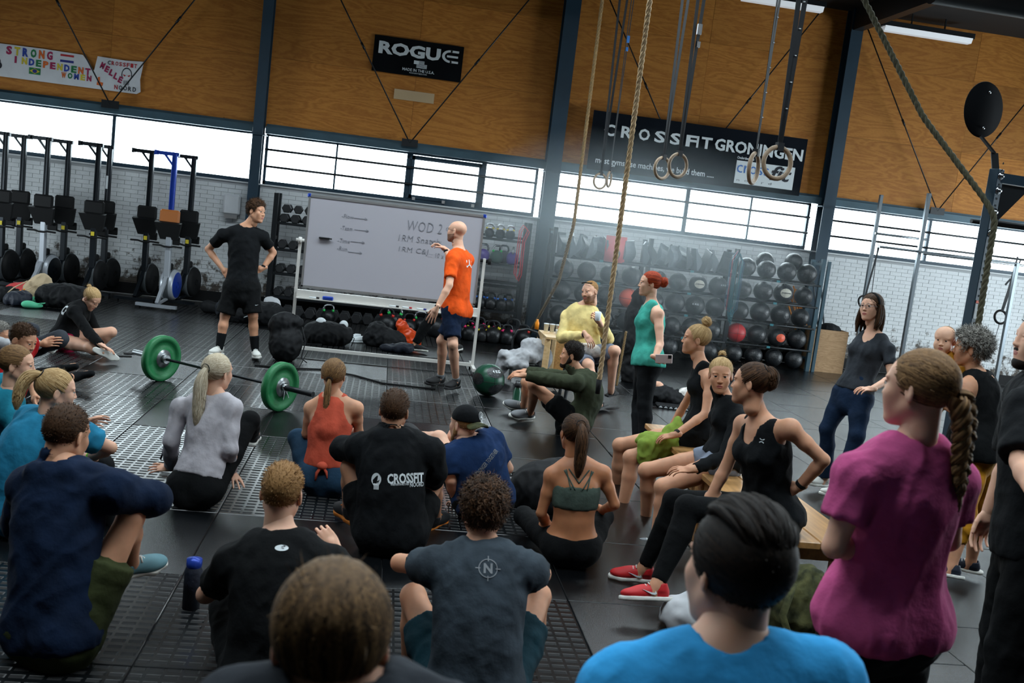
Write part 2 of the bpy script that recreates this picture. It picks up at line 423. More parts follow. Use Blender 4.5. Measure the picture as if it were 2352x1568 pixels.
# ---------------------------------------------------------------- head: centre at 0, face +Y, up +Z
_hd = {}
def head_shape(h=.0045, fem=False, baby=False, open_mouth=False):
    key = (h, fem, baby, open_mouth)
    if key in _hd: return _hd[key]
    s = Shape(h); j = .92 if fem else 1.0
    s.ell((0, -.018, .035), (.075, .093, .082), k=.01)                       # cranium
    s.ell((0, .03, .028), (.064, .058, .064), k=.03)                         # forehead
    s.ell((0, .028, -.035), (.057*j, .058, .068), k=.03)                     # face mass
    s.ell((0, .05, -.085), (.034*j, .036, .028), k=.03)                      # jaw
    for t in (-1, 1):
        s.cone((t*.052*j, -.008, -.045), (t*.022*j, .058, -.094), .019*j, .017*j, .03)
        s.ell((t*.036, .060, -.018), (.027, .026, .024), k=.02)              # cheekbone
        s.ell((t*.030, .058, -.045), (.024, .025, .028), k=.025)             # cheek
        s.ell((t*.03, .074, .030), (.024, .013, .008), k=.012)               # brow
    s.ell((0, .076, -.100), (.019*j, .015, .014), k=.02)                     # chin
    s.ell((0, .075, -.060), (.026, .016, .022), k=.02)                       # muzzle
    for t in (-1, 1): s.ell((t*.0315, .100, .0105), (.0165, .0165, .0105), k=.008, op='s')   # sockets
    if baby:
        s.ell((0, .02, .05), (.078, .07, .07), k=.03)
        for t in (-1, 1): s.ell((t*.038, .055, -.045), (.028, .026, .03), k=.03)
    s.cone((0, .084, .020), (0, .099, -.020), .0070, .0095, .012)            # nose bridge
    s.ell((0, .101, -.026), (.0105, .0105, .0085), k=.007)
    for t in (-1, 1): s.ell((t*.0115, .094, -.028), (.0070, .0095, .0070), k=.005)
    for t in (-1, 1): s.ell((t*.0065, .100, -.0345), (.0032, .0045, .0032), k=.001, op='s')
    s.ell((0, .0895, -.055), (.021, .0085, .0048), k=.005); s.ell((0, .0885, -.0665), (.018, .0095, .0058), k=.005)
    s.ell((0, .100, -.0608), (.020, .008, .0013 if not open_mouth else .005), k=.002, op='s')
    for t in (-1, 1):
        s.ell((t*.0315, .0795, .0165), (.0165, .0115, .0048), k=.003); s.ell((t*.0315, .0795, .0010), (.0155, .0108, .0045), k=.004)
        E = np.array(Matrix.Rotation(t*.45, 3, 'Z')@Matrix.Rotation(-.15, 3, 'X'))
        s.ell((t*.077, -.012, -.004), (.0075, .019, .032), E, k=.004)
        s.ell((t*.0865, -.010, .002), (.0055, .011, .018), E, k=.003, op='s')
    s.cone((0, -.03, -.06), (0, -.028, -.13), .052*j, .054*j, .03)
    V, Fq = finish(s, it=1 if h > .004 else 1); c = V[Fq].mean(1)
    mi = np.zeros(len(Fq), int)
    lip = (np.abs(c[:, 0]) < .0225) & (c[:, 1] > .085) & (np.abs(c[:, 2]+.0608) < .0115-.011*(np.abs(c[:, 0])/.023)**2); mi[lip] = 1
    bd = (c[:, 2] < -.035-.25*np.clip(c[:, 1]-.04, -1, .03)) & (c[:, 1] > -.01) & (c[:, 2] > -.125) & ~lip & ~((c[:, 2] > -.05) & (np.abs(c[:, 0]) < .02))
    bd |= (np.abs(c[:, 0]) < .032) & (c[:, 1] > .078) & (c[:, 2] < -.039) & (c[:, 2] > -.052) & ~lip; mi[bd] = 2
    _hd[key] = (V, Fq, mi); return _hd[key]
def scalp(P, dirs, th=.0):
    """distance from head centre to the scalp along unit dirs (cranium ellipsoid, centre P)"""
    r = np.array([.075, .093, .082])+th; return P+dirs/np.linalg.norm(dirs/r, axis=1, keepdims=True)
HC = np.array([0, -.018, .035])
def hairline(y):
    return np.interp(y, [-.12, -.09, -.03, .0, .02, .05, .075, .12], [-.085, -.075, -.05, -.02, -.004, .05, .075, .082])

# ---------------------------------------------------------------- hair: scalp shell + strands
def strands(roots, dirs_fn, n, L, wd, seed, seg=6, taper=True):
    """ribbons: roots (n,3); dirs_fn(p, t, i) -> next direction"""
    V = []; Fq = []; R = []; r = np.random.RandomState(seed)
    P = roots.copy(); pts = [P.copy()]; rn = r.rand(len(P)); D0 = None
    for j in range(seg):
        D = dirs_fn(P, (j+.5)/seg, rn); P = P+D*(L[:, None] if hasattr(L, '__len__') else L)/seg; pts.append(P.copy())
    pts = np.stack(pts, 1); T = np.gradient(pts, axis=1); out = pts-np.array([0, -.02, .0]); S = np.cross(T, out); S /= np.maximum(np.linalg.norm(S, axis=2, keepdims=True), 1e-9)
    wj = wd*(np.linspace(1, .15 if taper else .8, seg+1))[None, :, None]; A = pts-S*wj; B = pts+S*wj
    m = len(roots); V = np.stack([A, B], 2).reshape(-1, 3); base = (np.arange(m)*(seg+1)*2)[:, None]; k = np.arange(seg)[None, :]*2
    a = base+k; Fq = np.stack([a, a+1, a+3, a+2], 2).reshape(-1, 4); return V, Fq, np.repeat(rn, (seg+1)*2)
HR = np.array([.075, .093, .082])
def cap_shell(th=(.008, .010, .014), lift=.006, h=.005, seed=0, fem=False, amp=.0015, nofringe=0):
    s = Shape(h); s.ell(HC+np.array([0, -.002, lift]), HR+np.array(th), k=0)
    hl = lambda y: hairline(y)+nofringe
    s.field(lambda X, Y, Z: (hl(Y)-Z)*.75+X*0)
    for t in (-1, 1): s.ell((t*.085, -.008, -.008), (.03, .022, .034), k=.004, op='s')
    V, Fq = finish(s, it=1)
    if amp:
        a = np.arctan2(V[:, 0], V[:, 2]-.02); V = V+normals(V, Fq)*(amp*np.sin(a*38+np.sin(a*9+seed)*3+V[:, 1]*14))[:, None]
    return V, Fq, .2+.4*np.random.RandomState(seed).rand(len(V))
def ribbons(pts, wd, rn, out0=HC):
    """pts (m,seg+1,3)"""
    m, n = pts.shape[:2]; T = np.gradient(pts, axis=1); out = pts-out0; S = np.cross(T, out); S /= np.maximum(np.linalg.norm(S, axis=2, keepdims=True), 1e-9)
    wj = wd*np.interp(np.linspace(0, 1, n), [0, .1, .7, 1], [.7, 1, .9, .15])[None, :, None]
    V = np.stack([pts-S*wj, pts+S*wj], 2).reshape(-1, 3); base = (np.arange(m)*n*2)[:, None]; a = base+np.arange(n-1)[None, :]*2
    return V, np.stack([a, a+1, a+3, a+2], 2).reshape(-1, 4), np.repeat(rn, n*2)
def sphdirs(n, r, zmin=-.7):
    u = r.randn(n*4, 3); u /= np.linalg.norm(u, axis=1, keepdims=True); return u[u[:, 2] > zmin][:n]
def on_scalp(u, th=.006): return HC+u*(HR+th)
def hair_ok(P): return (P[:, 2] > hairline(P[:, 1])) & ~((np.abs(P[:, 0]) > .05) & (np.abs(P[:, 1]+.008) < .022) & (P[:, 2] < .022))
def combed(tie, n=420, seed=0, th=.009, wd=.0022, seg=7, hairl=True, jit=.004):
    """strands lying on the scalp from the hairline towards the tie direction"""
    r = np.random.RandomState(seed); u = sphdirs(n*3, r, -.95); P = on_scalp(u, .0); u = u[hair_ok(P)][:n]; m = len(u)
    uT = nrm((np.array(tie)-HC)/HR)+r.randn(m, 3)*.05; uT /= np.linalg.norm(uT, axis=1, keepdims=True)
    om = np.arccos(np.clip((u*uT).sum(1), -1, 1))[:, None]; so = np.maximum(np.sin(om), 1e-3); pts = []
    for t in np.linspace(0, 1, seg+1):
        w = (np.sin((1-t)*om)*u+np.sin(t*om)*uT)/so; w /= np.linalg.norm(w, axis=1, keepdims=True)
        pts.append(HC+w*(HR+th+.004*math.sin(PI*t)*r.rand(m)[:, None]+jit*t*.4))
    return ribbons(np.stack(pts, 1), wd, streak(u, seed, r))
def streak(u, seed, r):
    a = np.arctan2(u[:, 0], u[:, 2]+.3*u[:, 1]); return np.clip(.45+.28*np.sin(a*23+seed)+.2*np.sin(a*51+seed*2)+.1*r.randn(len(u)), 0, 1)
def crown_flow(n, seed, th=.012, wd=.003, seg=10, lo=-.9):
    """long strands falling from the crown over the whole skull"""
    r = np.random.RandomState(seed); a = r.rand(n)*2*PI; uT = np.stack([np.cos(a)*.95, np.sin(a)*.95, np.full(n, 0.0)+r.uniform(lo, -.1, n)], 1); uT = nrm_rows(uT)
    u0 = nrm_rows(np.stack([np.cos(a)*.12+r.randn(n)*.05, -.25+np.sin(a)*.12+r.randn(n)*.12, np.ones(n)], 1)); om = np.arccos(np.clip((u0*uT).sum(1), -1, 1))[:, None]; so = np.sin(om); pts = []; st = r.rand(n)*.35
    for t in np.linspace(0, 1, seg+1):
        tt = (st+(1-st)*t)[:, None]; w = nrm_rows((np.sin((1-tt)*om)*u0+np.sin(tt*om)*uT)/so+.03*np.sin(8*tt+a[:, None]*9)*np.array([1, .4, 0])); pts.append(HC+w*(HR+th+.004*r.rand(n)[:, None]))
    P = np.stack(pts, 1); ok = (P[:, -1, 2] > hairline(P[:, -1, 1])-.03); P = P[ok]; az = a[ok]
    return ribbons(P, wd, np.clip(.42+.3*np.sin(az*17+seed)+.22*np.sin(az*41)+.06*r.randn(len(P)), 0, 1))
def short_strands(n=1300, L=.022, seed=0, comb=(0, .5, .2), up=.55, wd=.0013, th=(.006, .009, .012), top=1.0, curl=0, jitter=.35, side=.5):
    r = np.random.RandomState(seed); u = sphdirs(n*2, r, -.8); P = on_scalp(u, 0)-np.array([0, 0, .012]); u = u[hair_ok(P)][:n]; m = len(u)
    P = HC+u*(HR+np.array(th)*.8); N = u/HR; N /= np.linalg.norm(N, axis=1, keepdims=True)
    Ls = L*(side+(top-side)*np.clip((u[:, 2]+.1)/.7, 0, 1))*(.6+.8*r.rand(m)); D = N*up+np.array(comb)*(1-up)+r.randn(m, 3)*jitter; D -= N*np.minimum((D*N).sum(1), 0)[:, None]
    D /= np.linalg.norm(D, axis=1, keepdims=True); seg = 4 if not curl else 8; pts = [P]; ph = r.rand(m)*6.28
    B = np.cross(D, N); B /= np.maximum(np.linalg.norm(B, axis=1, keepdims=True), 1e-9)
    for j in range(seg):
        if curl:
            a = (ph+j*1.15)[:, None]; st = (D*.35+N*.1+(B*np.cos(a)+np.cross(D, B)*np.sin(a))*curl)*(Ls[:, None]/seg)*1.6
        else: st = (D-N*(.18*j))*(Ls[:, None]/seg)
        pts.append(pts[-1]+st)
    return ribbons(np.stack(pts, 1), wd, r.rand(m))
def bundle(C, R, n=120, seed=0, wd=.0025, jit=.002, core=True, wave=0, flatx=1.0):
    """a lock of hair along the curve C with radii R"""
    C = np.array(C, float); R = np.array(R, float); r = np.random.RandomState(seed); t = np.linspace(0, 1, max(10, 3*len(C)))
    tt = np.linspace(0, 1, len(C)); Q = np.stack([np.interp(t, tt, C[:, i]) for i in range(3)], 1); rr = np.interp(t, tt, R)
    for _ in range(2): Q[1:-1] = (Q[:-2]+2*Q[1:-1]+Q[2:])/4
    T = np.gradient(Q, axis=0); T /= np.linalg.norm(T, axis=1, keepdims=True); x = np.cross(T[0], (.3, 1, .2)); X = []
    for q in T: x = nrm(x-q*(x@q)); X.append(x)
    X = np.array(X); Y = np.cross(T, X); a = r.rand(n)*6.28; d = np.sqrt(.45+.55*r.rand(n)); tw = r.randn(n)*.8; ph = r.rand(n)*6.28; en = .82+.18*r.rand(n)
    pts = []
    for i, s_ in enumerate(t):
        aa = a+tw*s_; w_ = 1+wave*np.sin(s_*14+ph); pts.append(Q[i]+((X[i][None]*np.cos(aa)[:, None]*flatx+Y[i][None]*np.sin(aa)[:, None])*(rr[i]*d*w_)[:, None])+r.randn(n, 3)*jit*s_)
    pts = np.stack(pts, 1); L = pts.shape[1]
    for i in range(n):
        k = en[i]*(L-1); ti = np.linspace(0, k, L); pts[i] = np.stack([np.interp(ti, np.arange(L), pts[i, :, c]) for c in range(3)], 1)
    m = n; nn = L; Tt = np.gradient(pts, axis=1); out = pts-Q[None]; S = np.cross(Tt, out); S /= np.maximum(np.linalg.norm(S, axis=2, keepdims=True), 1e-9)
    wj = wd*np.interp(np.linspace(0, 1, nn), [0, .8, 1], [1, .9, .15])[None, :, None]; V = np.stack([pts-S*wj, pts+S*wj], 2).reshape(-1, 3)
    A = (np.arange(m)*nn*2)[:, None]+np.arange(nn-1)[None, :]*2; Fq = np.stack([A, A+1, A+3, A+2], 2).reshape(-1, 4); rn = np.repeat(r.rand(m), nn*2)
    if core:
        k = 8; an = np.arange(k)*2*PI/k; cv = (Q[:, None]+(X[:, None]*np.cos(an)[None, :, None]*flatx+Y[:, None]*np.sin(an)[None, :, None])*(rr*.86)[:, None, None]).reshape(-1, 3)
        cf = [(i*k+j, i*k+(j+1) % k, (i+1)*k+(j+1) % k, (i+1)*k+j) for i in range(len(Q)-1) for j in range(k)]
        Fq = np.concatenate([Fq, np.array(cf)+len(V)]); V = np.concatenate([V, cv]); rn = np.concatenate([rn, .15+.3*r.rand(len(cv))])
    return V, Fq, rn
def hcat(*L):
    V = []; Fq = []; R = []; k = 0
    for v, f, r in L: V.append(v); Fq.append(f+k); R.append(r); k += len(v)
    return np.concatenate(V), np.concatenate(Fq), np.concatenate(R)
def bun(c, r, seed=0, n=9):
    """hair coiled into a ball"""
    c = np.array(c, float); rs = np.random.RandomState(seed); out = []
    s = Shape(.005); s.ell(c, (r*.9, r*.8, r*.85), k=0); V, Fq = finish(s, .002, seed, 1); out.append((V, Fq, np.full(len(V), .2)))
    for i in range(n):
        ax = nrm(rs.randn(3)*.6+nrm(c-HC)); x = nrm(np.cross(ax, (.2, .3, 1))); y = np.cross(ax, x); k = rs.rand()*6.28
        C = [c+(x*math.cos(k+a)+y*math.sin(k+a))*r*.72+ax*(rs.rand()-.5)*r*.5 for a in np.linspace(0, 4.2, 9)]
        out.append(bundle(C, [.2*r]+[.38*r]*7+[.12*r], 14, seed+i, .0022, .001, wave=.05))
    f = rs.randn(60, 3); f /= np.linalg.norm(f, axis=1, keepdims=True); pts = np.stack([c+f*r*.8+rs.randn(60, 3)*.002, c+f*r*1.1+rs.randn(60, 3)*.006, c+f*r*1.3+rs.randn(60, 3)*.014], 1)
    out.append(ribbons(pts, .0006, rs.rand(60), c)); return hcat(*out)
def flyaway(n, seed, L=.03):
    r = np.random.RandomState(seed); u = sphdirs(n*2, r, -.3); P = on_scalp(u, .008); u = u[hair_ok(P)][:n]; m = len(u); P = on_scalp(u, .008); D = nrm_rows(u*.5+r.randn(m, 3)*.6)
    pts = np.stack([P, P+D*L*.5+r.randn(m, 3)*.003, P+D*L*.8+r.randn(m, 3)*.01], 1); return ribbons(pts, .0006, r.rand(m))
def nrm_rows(a): return a/np.maximum(np.linalg.norm(a, axis=1, keepdims=True), 1e-9)
def hair_geo(kind, seed, g, p):
    """g = gravity direction in the head frame"""
    g = np.array(g); q = dict(p)
    if kind == 'short':
        th = q.get('th', (.006, .009, .014)); return hcat(cap_shell(th, .006, seed=seed, amp=.001), short_strands(q.get('n', 1500), q.get('L', .024), seed, q.get('comb', (0, .6, .1)), q.get('up', .4), .0014, th, side=q.get('side', .4), jitter=q.get('jit', .25)))
    if kind == 'curly':
        th = q.get('th', (.011, .014, .022)); return hcat(cap_shell(th, .008, seed=seed, amp=.0), short_strands(q.get('n', 1500), q.get('L', .045), seed, (0, .3, .1), .6, .0022, th, curl=q.get('curl', .9), side=q.get('side', .6), jitter=.5))
    if kind in ('pony', 'bun', 'braid'):
        tie = np.array(q.get('tie', (0, -.108, .05))); th = .008
        a = [cap_shell((.007, .009, .009), .004, seed=seed, amp=.0008), combed(tie, q.get('n', 700), seed, .009), flyaway(70, seed+5)]
        base = tie
        if kind == 'bun': a.append(bun(base+nrm(base-HC)*q.get('r', .035)*.8, q.get('r', .035), seed))
        elif kind == 'pony':
            o = nrm(base-HC); L = q.get('L', .3); w = q.get('w', .028); ps = [base-o*.01]; d = o*1.0; P = base.copy(); N_ = 9
            for i in range(N_):
                d = nrm(d+g*q.get('drop', .55)+np.array(q.get('sway', (0, 0, 0)))*.3); P = P+d*L/N_; ps.append(P.copy())
            a.append(bundle(ps, w*np.array([.55, .75, 1, 1.05, 1, .95, .9, .8, .6, .25]), q.get('m', 330), seed, .0024, .003, flatx=q.get('fx', 1.0), wave=.04))
        else:
            P = base.copy(); ps = [P]; d = nrm(base-HC)*.6; L = q['L']; N_ = 16
            for i in range(N_): d = nrm(d+g*.6+np.array(q.get('sway', (0, 0, 0)))*.3); P = P+d*L/N_; ps.append(P.copy())
            ps = np.array(ps); T = np.gradient(ps, axis=0); x = nrm(np.cross(T[3], (0, 1, .1))); w = q.get('w', .02)
            for k in range(3):
                C = []; R = []
                for i in np.linspace(0, N_, 40):
                    t = i/N_; c = np.array([np.interp(i, range(N_+1), ps[:, j]) for j in range(3)]); f = 1-.45*t if t < .8 else .65*(1-t)/.2*1.1+.15
                    a_ = i*1.25+k*2*PI/3; yy = nrm(np.cross(T[min(int(i), N_)], x)); C.append(c+x*math.sin(a_)*w*f*.8*(t < .82 or .4)+yy*math.sin(2*a_)*w*f*.35); R.append(w*f*.72)
                a.append(bundle(C, R, 45, seed+k, .0022, .0015))
            a.append(bundle([ps[-3], ps[-1], ps[-1]+g*.05], [w*.5, w*.55, w*.1], 50, seed, .002, .004))
        return hcat(*a)
    if kind == 'down':
        return hcat(cap_shell((.009, .011, .012), .005, seed=seed, amp=.001), crown_flow(q.get('n', 3000), seed, .012, .0026), flyaway(160, seed, .03), bundle([(0, -.1, -.06), (0, -.115, -.1), (0, -.1, -.2)], [.03, .034, .01], 300, seed, .0024, .003))
    if kind == 'slick':
        a = [cap_shell((.004, .010, .020), .008, seed=seed, amp=.002), combed((.01, -.112, .0), q.get('n', 1500), seed, .014, .0026), short_strands(3400, .02, seed, (0, -.3, -.7), .25, .0014, (.004, .009, .014), side=.8, jitter=.2)]
        r = np.random.RandomState(seed)
        for i in range(34):      # thick wavy locks combed back over the crown
            x = r.uniform(-.055, .055); z0 = .085+.02*r.rand(); k = r.uniform(-.012, .012); C = [on_scalp(nrm_rows(np.array([[x*10+k*20*t, .75-1.7*t, .75-.35*t*t]])), .014+.012*math.sin(PI*t)+.004*math.sin(9*t+i))[0] for t in np.linspace(0, 1, 8)]
            a.append(bundle(C, [.004, .009, .011, .011, .010, .009, .007, .002], 26, seed+i, .0018, .0012, wave=.05))
        return hcat(*a)
    if kind == 'long':
        r = np.random.RandomState(seed); a = [cap_shell((.010, .012, .012), .005, seed=seed, amp=.0012), combed((0, -.11, -.04), 500, seed, .012)]
        L = q.get('L', .28)
        for i, t in enumerate(np.linspace(-1, 1, 15)):
            an = t*1.75; p0 = np.array([math.sin(an)*.078, -.02-math.cos(an)*.085, .03]); o = nrm((p0[0], p0[1]+.02, 0))
            C = [p0, p0+o*.012+g*.05, p0+o*.02+g*.12, p0+o*.022+g*L*.65, p0+o*.01+g*L+r.randn(3)*.015]
            if abs(t) > .8 and q.get('front', 0): C = [c+np.array([0, .03*j/4, 0]) for j, c in enumerate(C)]
            a.append(bundle(C, [.012, .022, .024, .022, .008], 45, seed+i, .0024, .004, wave=.06))
        return hcat(*a)
# ---------------------------------------------------------------- people
DEBUG = False
def frame_dir(a):   # horizontal direction in the camera's ground frame: 0 = away from camera, 90 = to the right of the picture
    a = math.radians(a); return Fh*math.cos(a)+Rh*math.sin(a)
def dvec(d): return nrm(Rh*d[0]+Fh*d[1]+Up*d[2])
def place(spec, parent, L, who=''):
    """joint from a spec: ('d',r,f,u) | (px,py,'n'|'f') on the bone-length sphere | (px,py,z) on the plane z"""
    if spec[0] == 'd': return parent+dvec(spec[1:])*L
    if spec[0] == 'P': return np.array(spec[1:], float)
    if len(spec) == 2: return pd(spec[0], spec[1], depth(parent))
    v = ray(spec[0], spec[1]); m = spec[2]
    if not isinstance(m, str):
        P = C0+v*(m-CAMH)/v[2]; r = np.linalg.norm(P-parent)/L
        if r > 1.15 or r < .75: print('BONE', who, spec, 'ratio %.2f' % r)
        return parent+(P-parent)*min(1.15/r, 1) if r > 1.15 else P
    if m.startswith('o'):       # offset in depth (metres) from the parent
        P = pd(spec[0], spec[1], depth(parent)+float(m[1:])); r = np.linalg.norm(P-parent)/L
        if r > 1.25 or r < .6: print('BONE', who, spec, 'ratio %.2f' % r)
        return P
    u = v/np.linalg.norm(v); o = C0-parent; b = o@u; c = o@o-L*L; D = b*b-c
    if D < 0:
        P = C0+u*(-b); r = np.linalg.norm(P-parent)/L
        if r > 1.15: print('FAR', who, spec, 'ratio %.2f' % r)
        return P
    return C0+u*(-b-math.sqrt(D) if m == 'n' else -b+math.sqrt(D))
def basis(yv, zhint):
    y = nrm(yv); x = nrm(np.cross(y, zhint)); z = np.cross(x, y); return np.array([x, y, z]).T
SHOE = {}
def shoe_shape(kind='sneaker'):
    """heel at y=-.07, toe at y=+.2, sole bottom at z=0, ankle at origin height .09"""
    if kind in SHOE: return SHOE[kind]
    s = Shape(.0065)
    s.ell((0, -.025, .05), (.036, .05, .05), k=.02); s.ell((0, .13, .04), (.045, .08, .032), k=.03); s.ell((.003, .06, .052), (.038, .08, .042), k=.03)
    if kind != 'low': s.cone((0, -.02, .06), (0, -.02, .10), .04, .042, .02, True)
    else: s.cone((0, -.02, .05), (0, -.02, .078), .038, .042, .02, True)
    s.cone((0, -.02, .07), (0, -.02, .14), .03, .034, .004, True, 's'); s.plane((0, 0, .018), (0, 0, -1))
    up = finish(s, it=1); s = Shape(.0065)
    out = [(0, -.07, .034), (0, .0, .04), (0, .06, .038), (0, .13, .05), (0, .19, .03)]
    for i in range(4): a, b = out[i], out[i+1]; s.cone((0, a[1], .014), (0, b[1], .014), a[2], b[2], .01)
    s.plane((0, 0, .027), (0, 0, 1)); s.plane((0, 0, 0), (0, 0, -1)); so = finish(s, it=0); SHOE[kind] = (up, so); return SHOE[kind]
_sm = {}
def shoe_mesh(kind, m1, m2):
    k = (kind, m1.name, m2.name)
    if k not in _sm:
        u, so = shoe_shape(kind); _sm[k] = (mesh_np('shoe_upper', *u, m1), mesh_np('sole', *so, m2))
    return _sm[k]
def foot_mats(m):
    return np.array(m)
class Person: pass
def person(label, name='person', s=1.0, fem=False, pelvis=None, neck=None, chest=0, pyaw=None, head=None, arms=(), legs=(), bulge=0.0, skin='skin', hair=None, hairm='hair_brown', tops=(), bottoms=(), shoes=None,
           face=False, extras=None, h=.0125, girth=1.0, shoulder=.185, hands=((.3, .25), (.3, .25)), handdir=(None, None), seed=1, category='person', beard=None, group=None, headscale=1.0, socks=None, belly=0, barefoot=False, lean_up=None):
    A = Person(); g = girth; who = label[:28]
    P = pelvis if len(pelvis) == 3 and pelvis[0] != 'P' else pelvis[1:]
    P = pz(*P) if pelvis[0] != 'P' else np.array(P, float)
    TL = .50*s; N = place(neck, P, TL, who)
    fwd = frame_dir(chest); side = nrm(np.cross(fwd, Up)); ax = nrm(N-P); side = nrm(side-ax*(side@ax)); front = np.cross(Up, side); front = nrm(front-ax*(front@ax)*.0)
    pf = frame_dir(chest if pyaw is None else pyaw); ps = nrm(np.cross(pf, Up)); back = -nrm(np.cross(ax, side)*-1); back = nrm(np.cross(ax, side)); back = back if back@fwd < 0 else -back
    if pyaw is None and False: pass
    A.P, A.N, A.side, A.fwd, A.ax = P, N, side, fwd, ax
    # spine curve
    def spine(t): return P+(N-P)*t+back*(bulge*4*t*(1-t))*s
    W = dict(crotch=(.115, .095), hip=(.168, .108), waist=(.142, .102), low=(.150, .108), chest=(.163, .115), top=(.150, .095), neck=(.07, .065)) if not fem else \
        dict(crotch=(.115, .095), hip=(.170, .104), waist=(.120, .090), low=(.128, .095), chest=(.138, .108), top=(.122, .082), neck=(.058, .055))
    def st(t, key, inf=0.0, k=1.0):
        w, d = W[key]; sd = nrm(ps*(1-min(max(t*1.4, 0), 1))+side*min(max(t*1.4, 0), 1)); axl = nrm(spine(t+.05)-spine(t-.05)); sd = nrm(sd-axl*(sd@axl))
        if key in ('waist', 'low'): d = d+belly
        c = spine(t)+(-back*belly*.6 if key in ('waist', 'low') else 0); return (c, sd, np.cross(axl, sd), (w*g*k+inf)*s**.5, (d*g*k+inf)*s**.5)
    ST = [(-.16, 'crotch'), (0., 'hip'), (.3, 'waist'), (.5, 'low'), (.72, 'chest'), (.9, 'top'), (1.0, 'neck')]
    sw = (shoulder if not fem else shoulder*.9)*s; shc = spine(.90)
    SH = {}; sides = {'R': 1, 'L': -1}
    armd = dict(arms); legd = dict(legs)
    for k_, sg in sides.items():
        q = shc+side*sg*sw
        if 'sh'+k_ in armd: q = pd(*armd['sh'+k_][:2], depth(q))
        SH[k_] = q
    E_, Wr, Hd = {}, {}, {}
    for k_ in 'RL':
        if k_ in armd:
            e, wv = armd[k_][:2]; E_[k_] = place(e, SH[k_], .29*s, who+' elbow'+k_); Wr[k_] = place(wv, E_[k_], .255*s, who+' wrist'+k_)
            Hd[k_] = armd[k_][2] if len(armd[k_]) > 2 else None
    K_, An, To, HP = {}, {}, {}, {}
    for k_, sg in sides.items():
        HP[k_] = P+ps*sg*.088*s-Up*.02*s
        if k_ in legd:
            kn, an = legd[k_][:2]; K_[k_] = place(kn, HP[k_], .43*s, who+' knee'+k_); An[k_] = place(an, K_[k_], .41*s, who+' ankle'+k_)
            To[k_] = legd[k_][2] if len(legd[k_]) > 2 else None
    if DEBUG: print('WHO %-30s pelvis (%.2f %.2f z%.2f) neck z%.2f feet %s' % (who, *P, N[2], ' '.join('%s(%.2f,%.2f,z%.2f)' % (k, *An[k]) for k in An)))
    A.SH, A.E, A.W, A.K, A.An, A.HP, A.spine = SH, E_, Wr, K_, An, HP, spine
    # head frame
    hyaw, hpitch, hroll = head[1] if head else (chest, 0, 0)
    fd = frame_dir(hyaw); M0 = np.array([nrm(np.cross(fd, Up)), fd, Up]).T
    Rm = np.array(Matrix.Rotation(math.radians(-hpitch), 3, 'X')); Ry = np.array(Matrix.Rotation(math.radians(hroll), 3, 'Y')); HM = M0@Ry@Rm   # pitch > 0 looks down, roll > 0 tilts to its right
    hs = (1.0 if not fem else .95)*(.93+.07*s)*headscale
    if head and head[0] is not None:
        HCn = place(head[0], N, .225*s*headscale**.5, who+' head')
    else: HCn = N+HM[:, 2]*.2*s+fd*.03
    A.HM, A.HC, A.hs = HM, HCn, hs
    toW = lambda p: HCn+HM@(np.array(p)*hs)
    A.toW = toW
    # ---- body
    B = Shape(h)
    B.loft([st(t, k_) for t, k_ in ST], k=.02)
    nk = .054*g**.5 if not fem else .046; neckb = N-ax*.02
    B.cone(neckb, toW((0, -.02, -.07)), nk*1.12*s, nk*s, .03)
    for k_, sg in sides.items():
        sh = SH[k_]; r0 = (.056 if not fem else .046)*g*s**.5
        B.cone(spine(.97)+side*sg*.05, sh+Up*.005, .045*s, r0*.9, .05)          # trapezius
        B.ell(sh, (r0*1.05,)*3, k=.03)
        if k_ in E_:
            e, wv = E_[k_], Wr[k_]; m_ = sh+(e-sh)*.45; B.cone(sh, m_, r0*.92, r0*.82, .02); B.cone(m_, e, r0*.82, r0*.66, .015)
            m2 = e+(wv-e)*.3; B.cone(e, m2, r0*.66, r0*.70, .015); B.cone(m2, wv, r0*.70, .0265*s*(g**.5), .015)
    if fem:
        for sg in (-1, 1):
            c = spine(.70)+side*sg*.07*s+(-back)*.075*s; B.ell(c, (.055*s,)*3, k=.03)
    for k_, sg in sides.items():
        B.ell(P-Up*.03*s+ps*sg*.08*s+back*.045*s, (.085*s*g**.5, .085*s*g**.5, .09*s), k=.04)   # buttocks
        if k_ in K_:
            hp, kn, an = HP[k_], K_[k_], An[k_]; tr = .083*g*s**.5*(1.04 if fem else 1); B.cone(hp, hp+(kn-hp)*.5, tr, tr*.83, .03); B.cone(hp+(kn-hp)*.5, kn, tr*.83, tr*.64, .02)
            u = nrm(an-kn); cb = nrm(np.cross(u, np.cross(kn-hp, u))) if np.linalg.norm(np.cross(kn-hp, u)) > .05 else back
            cb = -cb if cb@(hp-kn) < 0 else cb
            B.cone(kn, kn+(an-kn)*.32+cb*.012, tr*.60, tr*.64, .02); B.cone(kn+(an-kn)*.32+cb*.012, an, tr*.64, .034*s, .02); B.ell(kn-cb*.01, (tr*.62,)*3, k=.02)
            td = To[k_]
            if td is None: fdn = nrm(pf*1.0+ps*sg*.25); fdn = nrm(fdn-Up*(fdn@Up))
            elif td[0] == 'd': fdn = dvec(td[1:])
            else: fdn = nrm(pz(td[0], td[1], .02)-An[k_]*np.array([1, 1, 0])) if len(td) == 2 else nrm(pd(td[0], td[1], depth(An[k_])+td[2])-An[k_])
            To[k_] = fdn
            heel = an-nrm(fdn)*.03-Up*.0
            dn = nrm(-(kn-an)-fdn*(-(kn-an)@fdn)) if abs(nrm(kn-an)@fdn) < .97 else -Up
            up_ = -dn
            A.An[k_+'u'] = up_
